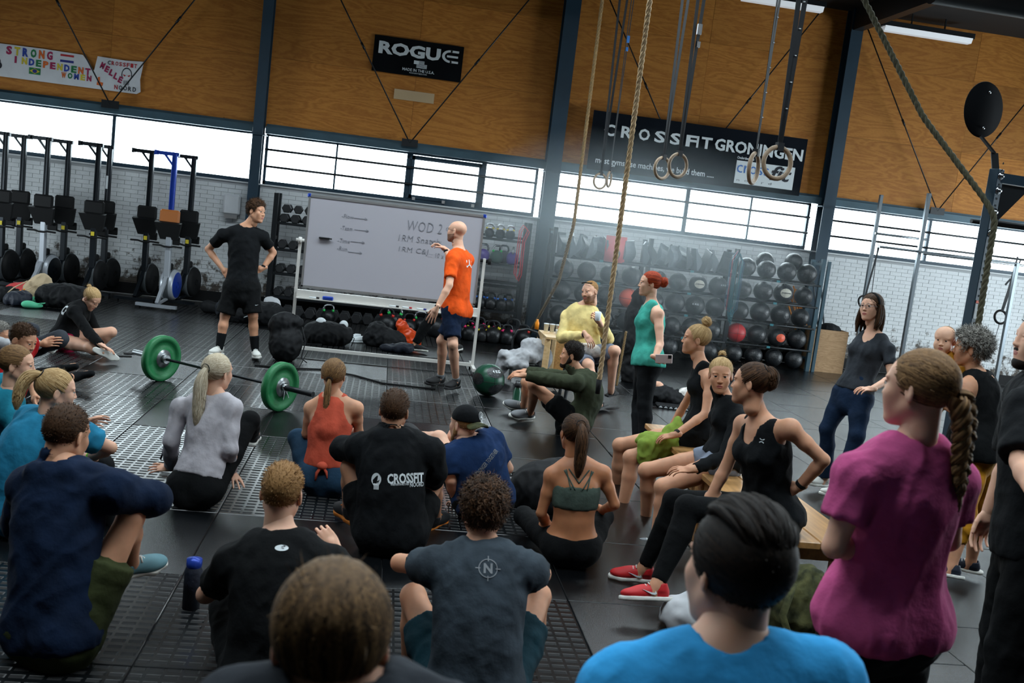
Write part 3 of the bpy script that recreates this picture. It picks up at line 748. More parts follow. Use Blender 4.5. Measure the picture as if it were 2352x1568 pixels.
            if barefoot or shoes is None:
                B.cone(an+dn*.02, an+dn*.045-fdn*.045, .034*s, .03*s, .02); B.cone(an+dn*.03, an+dn*.055+fdn*.12*s, .034*s, .026*s, .03)
                for j in range(5):
                    q = an+dn*.06+fdn*(.135-.012*abs(j-1))*s+np.cross(fdn, up_)*(j-2)*.014*(-sg); B.cone(q-fdn*.03, q+fdn*.022, .011, .009, .006)
            else: B.cone(an, an+dn*.045+fdn*.02, .034*s, .034*s, .02)
    V, Fq = finish(B, it=2)
    # ---- head + hands in the same skin
    hh = .0033 if face else .0052
    hv, hf, hm = head_shape(hh, fem, skin == 'baby', bool(face == 'open')); hv = HCn+(hv*hs)@HM.T
    parts = [(V, Fq), (hv, hf)]; mi = [np.zeros(len(Fq), int), hm if not beard == 'none' else hm]
    for n_, k_ in enumerate('RL'):
        if k_ not in Wr: continue
        cu, sp = hands[n_][:2]; hv_, hf_ = hand_shape(cu, sp, .0042); sg = sides[k_]
        wv, e = Wr[k_], E_[k_]; hd = Hd[k_]
        if hd is None: yd = nrm(wv-e); zn = None
        else:
            yd = dvec(hd[0]) if hd[0] is not None else nrm(wv-e); zn = dvec(hd[1]) if len(hd) > 1 and hd[1] is not None else None    # zn: back-of-hand direction
        if zn is None: zn = side*sg*.8+Up*.3-back*.2
        zn = nrm(zn-yd*(zn@yd)); X = np.cross(yd, zn); thumbx = 1 if k_ == 'R' else -1
        # thumb side: for right hand with fingers +Y and back +Z the thumb is at -X
        q = hv_.copy(); f = hf_
        if k_ == 'R': q[:, 0] *= -1; f = f[:, ::-1]
        hsz = (.98 if not fem else .9)*s; q = wv+q[:, 0:1]*hsz*X+q[:, 1:2]*hsz*yd+q[:, 2:3]*hsz*zn
        parts.append((q, f)); mi.append(np.zeros(len(f), int)); A.An['hand'+k_] = wv+yd*.09*hsz
    VV, FF = merge(*parts); mi = np.concatenate(mi)
    base = np.array([P[0], P[1], 0]) if category == 'person' else np.array(P)
    root = empty(name, base, 0, label, category, group); A.root = root; A.base = base
    mats = [MT[skin], MT['lips' if skin not in ('skin_dark',) else 'lips'], MT['stubble'] if beard == 'stubble' else MT[skin]]
    link('body', mesh_np('body', VV-base, FF, mats, midx=mi), root)
    # ---- eyes
    if face:
        for sg in (-1, 1):
            c = toW((sg*.0315, .0790, .0087)); mb = MB(); M = HM; r = .0118*hs
            Vb = []; mb.lathe([(r*math.sin(a), r*math.cos(a)) for a in np.linspace(0, PI, 13)], c-base, HM@np.array([-.0*sg, 1, 0]), 14)
            mb.m = [2 if i < 14*2 else (1 if i < 14*4 else 0) for i in range(len(mb.f))]
            mb.build('eye', [MT['eye_white'], MT['iris'], MT['pupil']], root)
            eb = MB(); pts = [toW((sg*x, y, z)) for x, y, z in [(.014, .0885, .0275), (.025, .0885, .0325), (.037, .082, .033), (.048, .071, .028)]]
            eb.tube([q-base for q in pts], [.0022, .003, .0026, .001], 6, flat=.6); eb.build('eyebrow', MT[hairm if hairm != 'hair_grey' else 'hair_grey'], root)
    # ---- hair
    if hair:
        gd = HM.T@(-Up); V_, F_, R_ = hair_geo(hair[0], seed, gd, hair[1] if len(hair) > 1 else {})
        link('hair', mesh_np('hair', HCn+(V_*hs)@HM.T-base, F_, MT[hairm], rnd=R_), root)
        if hair[0] in ('pony', 'braid', 'bun') and hair[1].get('band', 1) if len(hair) > 1 else False:
            tie = np.array(hair[1].get('tie', (0, -.108, .05))); o = nrm(tie-HC); mb = MB(); mb.lathe([(.6*hair[1].get('w', .028)+.006, -.004), (.6*hair[1].get('w', .028)+.009, 0), (.6*hair[1].get('w', .028)+.006, .004)], toW(tie+o*.004)-base, HM@o, 14); mb.build('hair_tie', MT['black_plastic'], root)
    if beard == 'full':
        s_ = Shape(.0042)
        for t in (-1, 1): s_.cone((t*.052, -.004, -.045), (t*.024, .058, -.095), .023, .022, .02); s_.cone((t*.066, .004, -.006), (t*.056, .008, -.05), .011, .018, .02); s_.cone((t*.008, .092, -.045), (t*.028, .078, -.058), .0075, .008, .01)
        s_.ell((0, .074, -.101), (.027, .023, .023), k=.02); s_.ell((0, .06, -.11), (.03, .03, .02), k=.02); s_.ell((0, .105, -.0615), (.021, .025, .0085), k=.004, op='s')
        Vb, Fb = finish(s_, .0018, 3)
        link('beard', mesh_np('beard', HCn+(Vb*hs)@HM.T-base, Fb, MT[hairm], rnd=np.random.rand(len(Vb))), root)
    # ---- clothes
    def garment(nm, sh, m, amp, k=1, stretch=(1, 1, 1), par=root):
        V_, F_ = finish(sh, amp, seed*1.3, 1, stretch)
        if len(V_) == 0: return None
        return link(nm, mesh_np(nm, V_-base, F_, MT[m] if isinstance(m, str) else m), par)
    A.garment = garment; A.st = st; A.ST = ST; A.sides = sides; A.ps, A.back, A.pf = ps, back, pf
    for T in tops:
        kind, m, q = T[0], T[1], dict(T[2]) if len(T) > 2 else {}
        inf = q.get('inf', .012); lo = q.get('lo', -.05); hi = q.get('hi', .985); S_ = Shape(h)
        pts = list(np.linspace(lo, hi, max(4, int((hi-lo)*11))))
        def prof(t, extra=0):
            ks = [a for a, _ in ST]; ws = np.interp(t, ks, [W[k_][0] for _, k_ in ST]); ds = np.interp(t, ks, [W[k_][1]+(belly if k_ in ('waist', 'low') else 0) for _, k_ in ST])
            if q.get('boxy'): ws = max(ws, (W['chest'][0]-.012)*(1 if t < .8 else 0)); ds = max(ds, (W['chest'][1]-.004)*(1 if t < .8 else 0))
            a = min(max(t*1.4, 0), 1); sd = nrm(ps*(1-a)+side*a); axl = nrm(spine(t+.05)-spine(t-.05)); sd = nrm(sd-axl*(sd@axl))
            bb = belly*.6*np.interp(t, [.0, .3, .5, .72], [0, 1, 1, 0]); fl = q.get('flare', 0)*max(0, .35-t)+(.010 if lo < .1 and t < .16 and not q.get('tuck') else 0)
            return (spine(t)-back*bb, sd, np.cross(axl, sd), (ws*g+inf+extra+fl)*s**.5, (ds*g+inf+extra+fl)*s**.5)
        S_.loft([prof(t) for t in pts], k=0, flat=True)
        if fem and hi > .7 and lo < .7:
            for sg in (-1, 1): S_.ell(spine(.70)+side*sg*.07*s+(-back)*.075*s, (.058*s+inf*.6,)*3, k=.04)
        if lo < .05:
            for sg in (-1, 1): S_.ell(P-Up*.02*s+ps*sg*.08*s+back*.045*s, (.086*s*g**.5+inf*.6+.012,)*3, k=.05)
        dn_ = nrm(spine(lo)-spine(lo+.06)); S_.plane(spine(lo), dn_)
        sl = q.get('sleeve', 0)
        for k_, sg in sides.items():
            sh = SH[k_]; r0 = (.056 if not fem else .046)*g*s**.5
            if kind in ('tee', 'long', 'hoodie', 'jacket'):
                S_.cone(spine(.97)+side*sg*.05, sh+Up*.005, .045*s+inf, r0*.9+inf, .05); S_.ell(sh, (r0*1.03+inf,)*3, k=.03)
                if k_ in E_:
                    e, wv = E_[k_], Wr[k_]; f = min(sl, 1.0); en = sh+(e-sh)*f; S_.cone(sh, en, r0*.93+inf*1.05, r0*(.93-.2*f)+inf*(1.25 if sl <= 1 else 1.05), .02, flat=sl <= 1)
                    if sl > 1:
                        f = sl-1; m2 = e+(wv-e)*min(.35, f); S_.cone(e, m2, r0*.70+inf*1.1, r0*.70+inf*1.1, .02)
                        if f > .35: S_.cone(m2, e+(wv-e)*f, r0*.7+inf*1.05, .028*s+inf*.8, .01, flat=True)
            elif kind == 'tank':
                S_.cone(spine(.78)+side*sg*(.085 if not q.get('racer') else .06)*s, spine(.965)+side*sg*(.085 if not q.get('racer') else .055)*s+Up*.01, (.06+inf)*s, (.045+inf*.6)*s, .02)
                if q.get('racer'): S_.cone(spine(.9)+back*.05, spine(.6)+back*.06, .05, .07, .03)
        if kind == 'tank':
            for k_, sg in sides.items(): S_.ell(SH[k_]+side*sg*.004-ax*.02, (.078*s, .078*s, .088*s) if not q.get('racer') else (.1*s, .1*s, .1*s), k=.01, op='s')
        # neckline
        nd = q.get('neck', .0); nc = N+ax*.02
        if kind != 'hoodie' and kind != 'jacket' and kind != 'bra':
            S_.cone(nc-ax*.01, toW((0, -.02, -.05)), nk*1.16*s+nd*.3, nk*1.3*s+nd*.4, .012, op='s')
            if nd: S_.ell(N-back*.07*s-ax*nd*.5, (.055*s, .055*s, .03+nd*.6), k=.01, op='s')
        if kind in ('hoodie', 'jacket'): S_.cone(N-ax*.03-back*.0, toW((0, -.02, -.085)), nk*1.45*s, nk*1.35*s, .02); S_.cone(N+ax*.0, toW((0, -.01, -.04)), nk*1.1*s, nk*1.4*s, .003, op='s')
        if kind == 'hoodie':
            c = spine(.97)+back*.085; S_.ell(c, (.1*s, .055, .062), np.array([side, back, np.cross(side, back)]).T, k=.03); S_.cone(c-side*.08+ax*.02, N-back*.06-side*.05, .033, .028, .03); S_.cone(c+side*.08+ax*.02, N-back*.06+side*.05, .033, .028, .03)
            S_.ell(c+ax*.045-back*.02, (.06, .035, .03), np.array([side, back, np.cross(side, back)]).T, k=.02, op='s')
        if q.get('mod'): q['mod'](S_, A)
        garment(q.get('name', {'tee': 't_shirt', 'long': 'long_sleeved_top', 'hoodie': 'hoodie', 'jacket': 'jacket', 'tank': 'tank_top', 'bra': 'sports_top'}[kind]), S_, m, q.get('amp', .006), stretch=q.get('stretch', (1, 1, .7)))
    for T in bottoms:
        kind, m, q = T[0], T[1], dict(T[2]) if len(T) > 2 else {}
        inf = q.get('inf', .004 if kind == 'leggings' else .016); S_ = Shape(h); end = q.get('end', 1.9 if kind != 'shorts' else .6); hi = q.get('hi', .12 if not q.get('bare') else .2)
        tb = np.interp(hi+.1, [0, .3, .5], [0, 1, 1]); wh = {k_2: tuple(a*(1-tb)+b*tb for a, b in zip(W['hip'], W['waist'])) for k_2 in ('x',)}; W['_w'] = wh['x']
        S_.loft([(c, a, b, w_+inf*.9, d_+inf*.9) for c, a, b, w_, d_ in [st(-.16, 'crotch'), st(0, 'hip'), st(hi+.1, '_w', .0)]], k=.02); S_.plane(spine(hi), nrm(spine(hi+.02)-spine(hi-.02)), R=.33)
        for k_, sg in sides.items():
            S_.ell(P-Up*.03*s+ps*sg*.08*s+back*.045*s, (.085*s*g**.5+inf, .085*s*g**.5+inf, .09*s+inf), k=.04)
            if k_ in K_:
                hp, kn, an = HP[k_], K_[k_], An[k_]; tr = .083*g*s**.5*(1.04 if fem else 1); f = min(end, 1); fl = q.get('flare', 1.0)
                if f <= .5: S_.cone(hp, hp+(kn-hp)*f, tr+inf, (tr*(1-.34*f)+inf)*fl, .03, flat=True)
                else:
                    S_.cone(hp, hp+(kn-hp)*.5, tr+inf, tr*.84+inf, .03, flat=False); S_.cone(hp+(kn-hp)*.5, hp+(kn-hp)*f, tr*.84+inf, (tr*(.83-.38*(f-.5))+inf)*fl, .02, flat=end <= 1)
                if end > 1:
                    f = end-1; S_.ell(kn, (tr*.64+inf,)*3, k=.02); u = nrm(an-kn); cb = nrm(np.cross(u, np.cross(kn-hp, u))) if np.linalg.norm(np.cross(kn-hp, u)) > .05 else back
                    cb = -cb if cb@(hp-kn) < 0 else cb
                    m2 = kn+(an-kn)*.32+cb*.012; S_.cone(kn, m2, tr*.62+inf, tr*.65+inf, .02)
                    if f > .35: S_.cone(m2, kn+(an-kn)*f, tr*.65+inf, q.get('hem', .036*s+inf), .01, flat=True)
        garment({'leggings': 'leggings', 'shorts': 'shorts', 'trousers': 'trousers'}[kind] if 'name' not in q else q['name'], S_, m, q.get('amp', .0015 if kind == 'leggings' else .005))
    if socks:
        m, L_ = socks[:2]
        for k_ in An:
            if k_ in ('R', 'L'):
                S_ = Shape(.008); u = nrm(K_[k_]-An[k_]); S_.cone(An[k_]-u*.03, An[k_]+u*L_, .038*s, (.037+.1*min(L_, .2))*s, .0, flat=True)
                if len(socks) > 2: up_ = A.An[k_+'u']; fdn = To[k_]; S_.cone(An[k_]-up_*.03, An[k_]-up_*.045-fdn*.03, .038, .034, .02); S_.cone(An[k_]-up_*.035, An[k_]-up_*.058+fdn*.14, .038, .03, .03)
                garment('sock', S_, m, .001)
    if shoes:
        kind, m1, m2 = shoes[:3]
        for k_ in ('R', 'L'):
            if k_ not in An: continue
            if kind == 'sandal':
                mb = MB(); up_ = A.An[k_+'u']; fdn = To[k_]; sx = np.cross(fdn, up_); c = An[k_]-up_*.088-base
                pl = [(-.028, -.07), (.028, -.07), (.034, .02), (.045, .12), (.03, .17), (-.02, .18), (-.045, .13), (-.034, .02)]
                mb.prism([(a, b) for a, b in pl], c, sx, fdn, up_*.016); o = mb.build('sandal', MT[m1], root)
                st_ = MB()
                for t in (-1, 1): st_.tube([c+up_*.016+fdn*.02+sx*t*.038, c+up_*.05+fdn*.07+sx*t*.03, c+up_*.045+fdn*.12+sx*0], .006, 6, flat=.5)
                st_.build('strap', MT[m1], o); continue
            a_, b_ = shoe_mesh(kind, MT[m1], MT[m2]); up_ = A.An[k_+'u']; fdn = To[k_]; sx = np.cross(fdn, up_)
            Mx = np.eye(4); sc = s*(.98 if not fem else .88); Mx[:3, :3] = np.array([sx, fdn, up_]).T*sc; Mx[:3, 3] = An[k_]-up_*.085*sc-base+fdn*.0
            o = link('shoe', a_, root, M=Matrix(Mx.tolist())); link('sole', b_, o); lk = 'lace_'+m2
            if lk not in _sm:
                q_ = MB()
                for j in range(5): y_ = .045+.018*j; z_ = .098-.0088*j; q_.tube([(-.024, y_, z_-.006), (0, y_+.004, z_+.003), (.024, y_, z_-.006)], .0035, 5)
                _sm[lk] = q_.mesh('laces', MT[m2])
            link('laces', _sm[lk], o)
    if extras: extras(A)
    return A
# ---------------------------------------------------------------- materials of the place
M_ = mat
M_('black_plastic', (12, 13, 15), .7, spec=.3); M_('black_metal', (22, 26, 30), .42, .3); M_('steel_blue', (52, 78, 90), .5, .2, var=.15, vscale=3)
M_('column_blue', (26, 52, 68), .5, .1, var=.12, vscale=2); M_('chrome', (190, 195, 200), .18, 1); M_('dull_steel', (150, 155, 158), .35, .9); M_('alu', (190, 190, 190), .35, .8)
M_('white_print', (215, 222, 225), .7); M_('banner_black', (6, 9, 13), .85, spec=.12, var=.2, vscale=2, bump=.2, bscale=3); M_('banner_blue', (7, 14, 23), .8, spec=.12, var=.2, vscale=2, bump=.2, bscale=2)
M_('paper', (205, 208, 212), .8, var=.05, vscale=4, bump=.3, bscale=6)
for n_, c_ in dict(ink_red=(170, 30, 40), ink_blue=(30, 60, 150), ink_green=(20, 110, 60), ink_yellow=(200, 180, 40), ink_orange=(205, 95, 25), ink_magenta=(150, 25, 75), ink_black=(18, 22, 34), ink_navy=(30, 40, 120)).items(): M_(n_, c_, .7)
def wood_mat(name, c1, c2, knots=True, rough=.6, sc=1.0, rnd=.12):
    m = bpy.data.materials.new(name); m.use_nodes = True; MT[name] = m; nt = m.node_tree; b = nt.nodes['Principled BSDF']; N = nt.nodes.new; L = nt.links.new
    lin = lambda c: (*[((x/255)/12.92 if x/255 < .04045 else ((x/255+.055)/1.055)**2.4) for x in c], 1)
    tc = N('ShaderNodeTexCoord'); oi = N('ShaderNodeObjectInfo'); ad = N('ShaderNodeVectorMath'); ad.operation = 'ADD'; sc_ = N('ShaderNodeVectorMath'); sc_.operation = 'SCALE'; sc_.inputs['Scale'].default_value = 37
    cmb = N('ShaderNodeCombineXYZ'); L(oi.outputs['Random'], cmb.inputs[0]); L(oi.outputs['Random'], cmb.inputs[2]); L(cmb.outputs[0], sc_.inputs[0]); L(tc.outputs['Object'], ad.inputs[0]); L(sc_.outputs[0], ad.inputs[1])
    mp = N('ShaderNodeMapping'); mp.inputs['Scale'].default_value = (.55*sc, .55*sc, 3.2*sc); L(ad.outputs[0], mp.inputs[0])
    n1 = N('ShaderNodeTexNoise'); n1.inputs['Scale'].default_value = 1.3; n1.inputs['Detail'].default_value = 3; n1.inputs['Distortion'].default_value = .6; L(mp.outputs[0], n1.inputs[0])
    wv = N('ShaderNodeMath'); wv.operation = 'MULTIPLY'; wv.inputs[1].default_value = 60; L(n1.outputs[0], wv.inputs[0]); sn = N('ShaderNodeMath'); sn.operation = 'SINE'; L(wv.outputs[0], sn.inputs[0])
    n2 = N('ShaderNodeTexNoise'); n2.inputs['Scale'].default_value = 30; n2.inputs['Detail'].default_value = 6; L(mp.outputs[0], n2.inputs[0])
    mr = N('ShaderNodeMath'); mr.operation = 'MULTIPLY_ADD'; mr.inputs[1].default_value = .22; L(sn.outputs[0], mr.inputs[0]); L(n2.outputs[0], mr.inputs[2])
    mx = N('ShaderNodeMix'); mx.data_type = 'RGBA'; mx.inputs[6].default_value = lin(c1); mx.inputs[7].default_value = lin(c2); L(mr.outputs[0], mx.inputs[0]); out = mx.outputs[2]
    if knots:
        vo = N('ShaderNodeTexVoronoi'); vo.inputs['Scale'].default_value = 2.6; vo.inputs['Randomness'].default_value = .85; L(ad.outputs[0], vo.inputs[0])
        cr = N('ShaderNodeValToRGB'); cr.color_ramp.elements[0].position = .03; cr.color_ramp.elements[1].position = .055; cr.color_ramp.elements[0].color = (.12, .1, .08, 1); cr.color_ramp.elements[1].color = (1, 1, 1, 1)
        L(vo.outputs['Distance'], cr.inputs[0]); mu = N('ShaderNodeMix'); mu.data_type = 'RGBA'; mu.blend_type = 'MULTIPLY'; mu.inputs[0].default_value = .85; L(out, mu.inputs[6]); L(cr.outputs[0], mu.inputs[7]); out = mu.outputs[2]
    mrr = N('ShaderNodeMapRange'); mrr.inputs[3].default_value = 1-rnd; mrr.inputs[4].default_value = 1+rnd; L(oi.outputs['Random'], mrr.inputs[0]); hs = N('ShaderNodeHueSaturation'); L(mrr.outputs[0], hs.inputs['Value']); L(out, hs.inputs['Color'])
    L(hs.outputs[0], b.inputs['Base Color']); b.inputs['Roughness'].default_value = rough; b.inputs['Specular IOR Level'].default_value = .3
    return m
wood_mat('plywood', (150, 90, 28), (192, 130, 56)); wood_mat('pine', (196, 160, 112), (226, 196, 150), False, .4, 2, .05); wood_mat('old_ply', (150, 118, 84), (186, 152, 116), False, .7, 2, .03)
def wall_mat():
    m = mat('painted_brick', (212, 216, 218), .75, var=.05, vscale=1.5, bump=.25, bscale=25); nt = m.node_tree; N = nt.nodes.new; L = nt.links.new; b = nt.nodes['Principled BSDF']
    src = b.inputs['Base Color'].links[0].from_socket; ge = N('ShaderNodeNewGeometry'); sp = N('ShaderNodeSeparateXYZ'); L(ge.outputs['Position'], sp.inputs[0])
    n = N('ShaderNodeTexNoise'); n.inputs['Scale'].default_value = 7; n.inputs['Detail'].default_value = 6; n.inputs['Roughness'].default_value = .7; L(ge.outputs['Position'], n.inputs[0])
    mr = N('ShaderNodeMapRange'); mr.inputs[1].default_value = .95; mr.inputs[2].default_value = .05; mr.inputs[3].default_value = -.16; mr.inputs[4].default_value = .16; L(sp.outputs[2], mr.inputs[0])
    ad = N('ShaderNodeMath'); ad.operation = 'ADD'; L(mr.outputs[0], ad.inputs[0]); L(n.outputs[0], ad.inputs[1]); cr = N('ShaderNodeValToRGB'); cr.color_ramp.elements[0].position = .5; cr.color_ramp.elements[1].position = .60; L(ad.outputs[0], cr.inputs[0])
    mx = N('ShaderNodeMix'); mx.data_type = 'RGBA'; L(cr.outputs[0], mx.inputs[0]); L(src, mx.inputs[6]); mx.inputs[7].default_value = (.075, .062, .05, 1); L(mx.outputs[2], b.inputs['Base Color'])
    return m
wall_mat(); M_('mortar', (165, 168, 170), .9); M_('ceiling_dark', (20, 22, 24), .8, var=.2, vscale=1); M_('concrete', (60, 62, 64), .8); M_('plaster_side', (70, 70, 68), .85, var=.1, vscale=.6)
def floor_mats():
    m = mat('rubber_smooth', (12, 14, 16), .19, var=.22, vscale=2.5, rnd=.14, bump=.25, bscale=180, spec=.6); nt = m.node_tree
    m2 = mat('rubber_dash', (13, 15, 17), .34, var=.2, vscale=3, rnd=.22, spec=.6); nt = m2.node_tree; N = nt.nodes.new; L = nt.links.new; b = nt.nodes['Principled BSDF']
    tc = N('ShaderNodeTexCoord'); sp = N('ShaderNodeSeparateXYZ'); L(tc.outputs['Object'], sp.inputs[0])
    def step(sock, period, edge):
        a_ = N('ShaderNodeMath'); a_.operation = 'MULTIPLY'; a_.inputs[1].default_value = 1/period; L(sock, a_.inputs[0]); f_ = N('ShaderNodeMath'); f_.operation = 'FRACT'; L(a_.outputs[0], f_.inputs[0])
        r_ = N('ShaderNodeMapRange'); r_.inputs[1].default_value = edge-.06; r_.inputs[2].default_value = edge+.06; L(f_.outputs[0], r_.inputs[0]); return r_.outputs[0]
    br = N('ShaderNodeMath'); br.operation = 'MAXIMUM'; L(step(sp.outputs[0], .0715, .76), br.inputs[0]); L(step(sp.outputs[1], .0585, .45), br.inputs[1])
    cx = N('ShaderNodeMapRange'); cx.inputs[3].default_value = .3; L(br.outputs[0], cx.inputs[0])
    src = b.inputs['Base Color'].links[0].from_socket; mu = N('ShaderNodeMix'); mu.data_type = 'RGBA'; mu.blend_type = 'MULTIPLY'; mu.inputs[0].default_value = 1; L(src, mu.inputs[6]); L(cx.outputs[0], mu.inputs[7]); L(mu.outputs[2], b.inputs['Base Color'])
    bp = N('ShaderNodeBump'); bp.inputs['Distance'].default_value = .006; bp.inputs['Strength'].default_value = 1; L(br.outputs[0], bp.inputs['Height']); L(bp.outputs[0], b.inputs['Normal'])
    mr = N('ShaderNodeMapRange'); mr.inputs[3].default_value = .9; mr.inputs[4].default_value = .24; L(br.outputs[0], mr.inputs[0]); L(mr.outputs[0], b.inputs['Roughness'])
floor_mats()
gl = bpy.data.materials.new('window_glass'); gl.use_nodes = True; MT['glass'] = gl; nt = gl.node_tree; nt.nodes.clear()
o_ = nt.nodes.new('ShaderNodeOutputMaterial'); t_ = nt.nodes.new('ShaderNodeBsdfTransparent'); g_ = nt.nodes.new('ShaderNodeBsdfGlossy'); g_.inputs['Roughness'].default_value = .05; f_ = nt.nodes.new('ShaderNodeFresnel'); f_.inputs[0].default_value = 1.25; x_ = nt.nodes.new('ShaderNodeMixShader')
t_.inputs[0].default_value = (.96, .98, .98, 1)
nt.links.new(f_.outputs[0], x_.inputs[0]); nt.links.new(t_.outputs[0], x_.inputs[1]); nt.links.new(g_.outputs[0], x_.inputs[2]); nt.links.new(x_.outputs[0], o_.inputs[0])

# ---------------------------------------------------------------- room shell
ZS, ZH, ZT = 2.01, 2.81, 6.1
mb = MB(); mb.box(((XL+XR)/2, (YB+YW)/2+.5, -.06), (XR-XL+2, YW-YB+3, .08)); floor = struct('floor', mb, MT['concrete'])
tl = {}
def tile_mesh(wd, dp, m):
    k = (round(wd, 3), round(dp, 3), m)
    if k not in tl: q = MB(); q.box((0, 0, -.01), (wd-.007, dp-.007, .02), bev=.003); tl[k] = q.mesh('floor_tile', MT[m])
    return tl[k]
r_ = random.Random(11)
for i in range(13):       # smooth tiles right of the seam at x = 1.06, laid in staggered columns
    for j in range(-1, 16):
        x, y = 1.146+1.0*(i+.5), .94+1.0*(j+.5)+(.5 if i % 2 else 0)
        if y > YW-.3 or (y < 1.5 and x > 6): continue
        if i > 6 and y < 5: continue
        link('floor_tile', tile_mesh(1., 1., 'rubber_smooth'), floor, (x, y, 0))
for i in range(9):        # textured tiles to the left
    for j in range(0, 16):
        x, y = 1.146-1.0*(i+.5), .94+1.0*(j+.5)
        if y > YW-.2 or (i > 4 and y < 4): continue
        smooth = (5.0 < y < 5.9 and i < 4) or (8.0 < y < 8.9 and i < 3) or ((i, j) in ((1, 10), (3, 9), (5, 12), (0, 12), (2, 13)))
        link('floor_tile', tile_mesh(1., 1., 'rubber_smooth' if smooth else 'rubber_dash'), floor, (x, y, 0))
if len(floor.children) > 300: print('TILES', len(floor.children))
mb = MB(); mb.box(((XL+XR)/2, (YB+YW)/2, -.016), (XR-XL, YW-YB, .008)); struct('floor_underlay', mb, MT['black_plastic'], floor)
# window wall: brick below, windows, plywood above
mb = MB(); mb.box(((XL+XR)/2, YW+.13, ZS/2), (XR-XL, .24, ZS)); wf = struct('wall_back', mb, MT['mortar'])
bw, bh = .215, .067
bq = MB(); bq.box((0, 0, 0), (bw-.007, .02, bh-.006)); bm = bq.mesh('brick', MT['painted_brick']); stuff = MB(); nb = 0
rows = int(ZS/bh)
for j in range(rows):
    z = (j+.5)*bh
    for i in range(int((XR-XL)/bw)):
        x = XL+(i+.5+(.5 if j % 2 else 0))*bw
        if -6.9 < x < 12.3:
            if nb < 300 and -5.3 < x < -1.3 and z > .25 and j % 1 == 0 and x > -3.2+(0 if z < 1.4 else -.9):
                link('brick', bm, wf, (x, YW+.004+.003*((i*7+j*3) % 3)/3, z)); nb += 1
            else: stuff.box((x, YW+.004+.003*((i*7+j*3) % 3)/3, z), (bw-.007, .02, bh-.006))
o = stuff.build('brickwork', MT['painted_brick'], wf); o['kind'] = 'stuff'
mb = MB(); mb.box(((XL+XR)/2, YW+.13, (ZH+.1+ZT)/2), (XR-XL, .2, ZT-ZH-.1)); wu = struct('wall_back_upper', mb, MT['black_plastic'])
CX = [-6.97, -2.22, 2.57, 7.42, 12.2]
for b_ in range(-1, 4):
    x0 = CX[b_] if b_ >= 0 else XL; x1 = CX[b_+1]; x0 += 0; n = 2 if x1-x0 > 3 else 1
    for i in range(n):
        xa = x0+(x1-x0)*i/n; xb = x0+(x1-x0)*(i+1)/n
        for k, (za, zb) in enumerate([(ZH+.1, 4.03), (4.03, 5.25), (5.25, ZT)]):
            q = MB(); q.box((0, 0, 0), (xb-xa-.003, .018, zb-za-.003)); o = q.build('plywood_panel', MT['plywood'], wu, ((xa+xb)/2, YW+.03-.009-.002*((i+k) % 2), (za+zb)/2))
xa = CX[4]; q = MB(); q.box((0, 0, 0), (XR-xa, .018, ZT-ZH)); q.build('plywood_panel', MT['plywood'], wu, ((xa+XR)/2, YW+.02, (ZT+ZH)/2))
# steel columns, edge beam, bracing
for i, (x, wd) in enumerate(zip(CX, [.18, .16, .25, .21, .2])):
    q = MB(); q.box((x, YW-.26, ZT/2), (wd, .018, ZT)); q.box((x, YW-.02, ZT/2), (wd, .018, ZT)); q.box((x, YW-.14, ZT/2), (.012, .23, ZT)); q.box((x, YW-.14, ZH-.03), (wd+.1, .34, .015))
    struct('column', q, MT['column_blue'])
for i in range(5):
    x0 = CX[i-1]+.1 if i else XL; x1 = CX[i]-.1
    q = MB(); q.box(((x0+x1)/2, YW-.07, ZH+.02), (x1-x0, .16, .03)); q.box(((x0+x1)/2, YW-.0, ZH+.09), (x1-x0, .02, .15)); q.box(((x0+x1)/2, YW-.14, ZH+.07), (x1-x0, .014, .1)); struct('edge_beam', q, MT['steel_blue'])
for hub, a, b2 in [((253, 239), (130, 0), (447, 0)), ((942, 320), (783, 0), (1215, 0)), ((1572, 424), (1401, 0), (1885, 26)), ((2151, 495), (1972, 10), (2352, 241))]:
    H_ = pY(*hub, YW-.2); q = MB(); H_[2] = ZH+.14
    for e in (a, b2):
        E_ = pY(*e, YW-.2); d = nrm(E_-H_); t = (ZT-H_[2])/d[2]; q.cyl(H_, H_+d*t, .011, n=8); m_ = H_+d*t*.45; q.cyl(m_-d*.06, m_+d*.06, .019, n=8)
    q.box(H_-np.array([0, -.0, .0]), (.26, .02, .12)); struct('bracing_rods', q, MT['black_metal'])
# windows
def window(x0, x1, mull, bars, n):
    q = MB(); y = YW+.06; fr = .045
    q.box(((x0+x1)/2, y, ZS+.03), (x1-x0, .07, .06)); q.box(((x0+x1)/2, y, ZH-.0), (x1-x0, .07, .05)); q.box((x0+.02, y, (ZS+ZH)/2), (fr, .07, ZH-ZS)); q.box((x1-.02, y, (ZS+ZH)/2), (fr, .07, ZH-ZS))
    wn = struct('window_%d' % n, q, MT['column_blue']); xs = [x0]+[m[0] for m in mull]+[x1]
    for m in mull:
        q = MB(); q.box((m[0], y, (ZS+ZH)/2), (m[1], .06, ZH-ZS)); q.build('mullion', MT['column_blue'], wn)
    for a, b in zip(xs[:-1], xs[1:]):
        q = MB(); q.box(((a+b)/2, y+.01, (ZS+ZH)/2), (b-a, .006, ZH-ZS)); q.build('pane', MT['glass'], wn)
    if bars:
        for z in (ZS+.29, ZS+.56):
            q = MB(); q.cyl((x0, YW-.0, z), (x1, YW-.0, z), .021, n=6); q.build('security_bar', MT['black_metal'], wn)
    return wn, y
xm = lambda px, py: float(pY(px, py, YW+.06)[0])
window(XL, CX[0], [], False, 5); window(CX[0], CX[1]-.07, [(xm(262, 300), .05)], False, 1)
a1, a2 = xm(938, 400), xm(1108, 420)
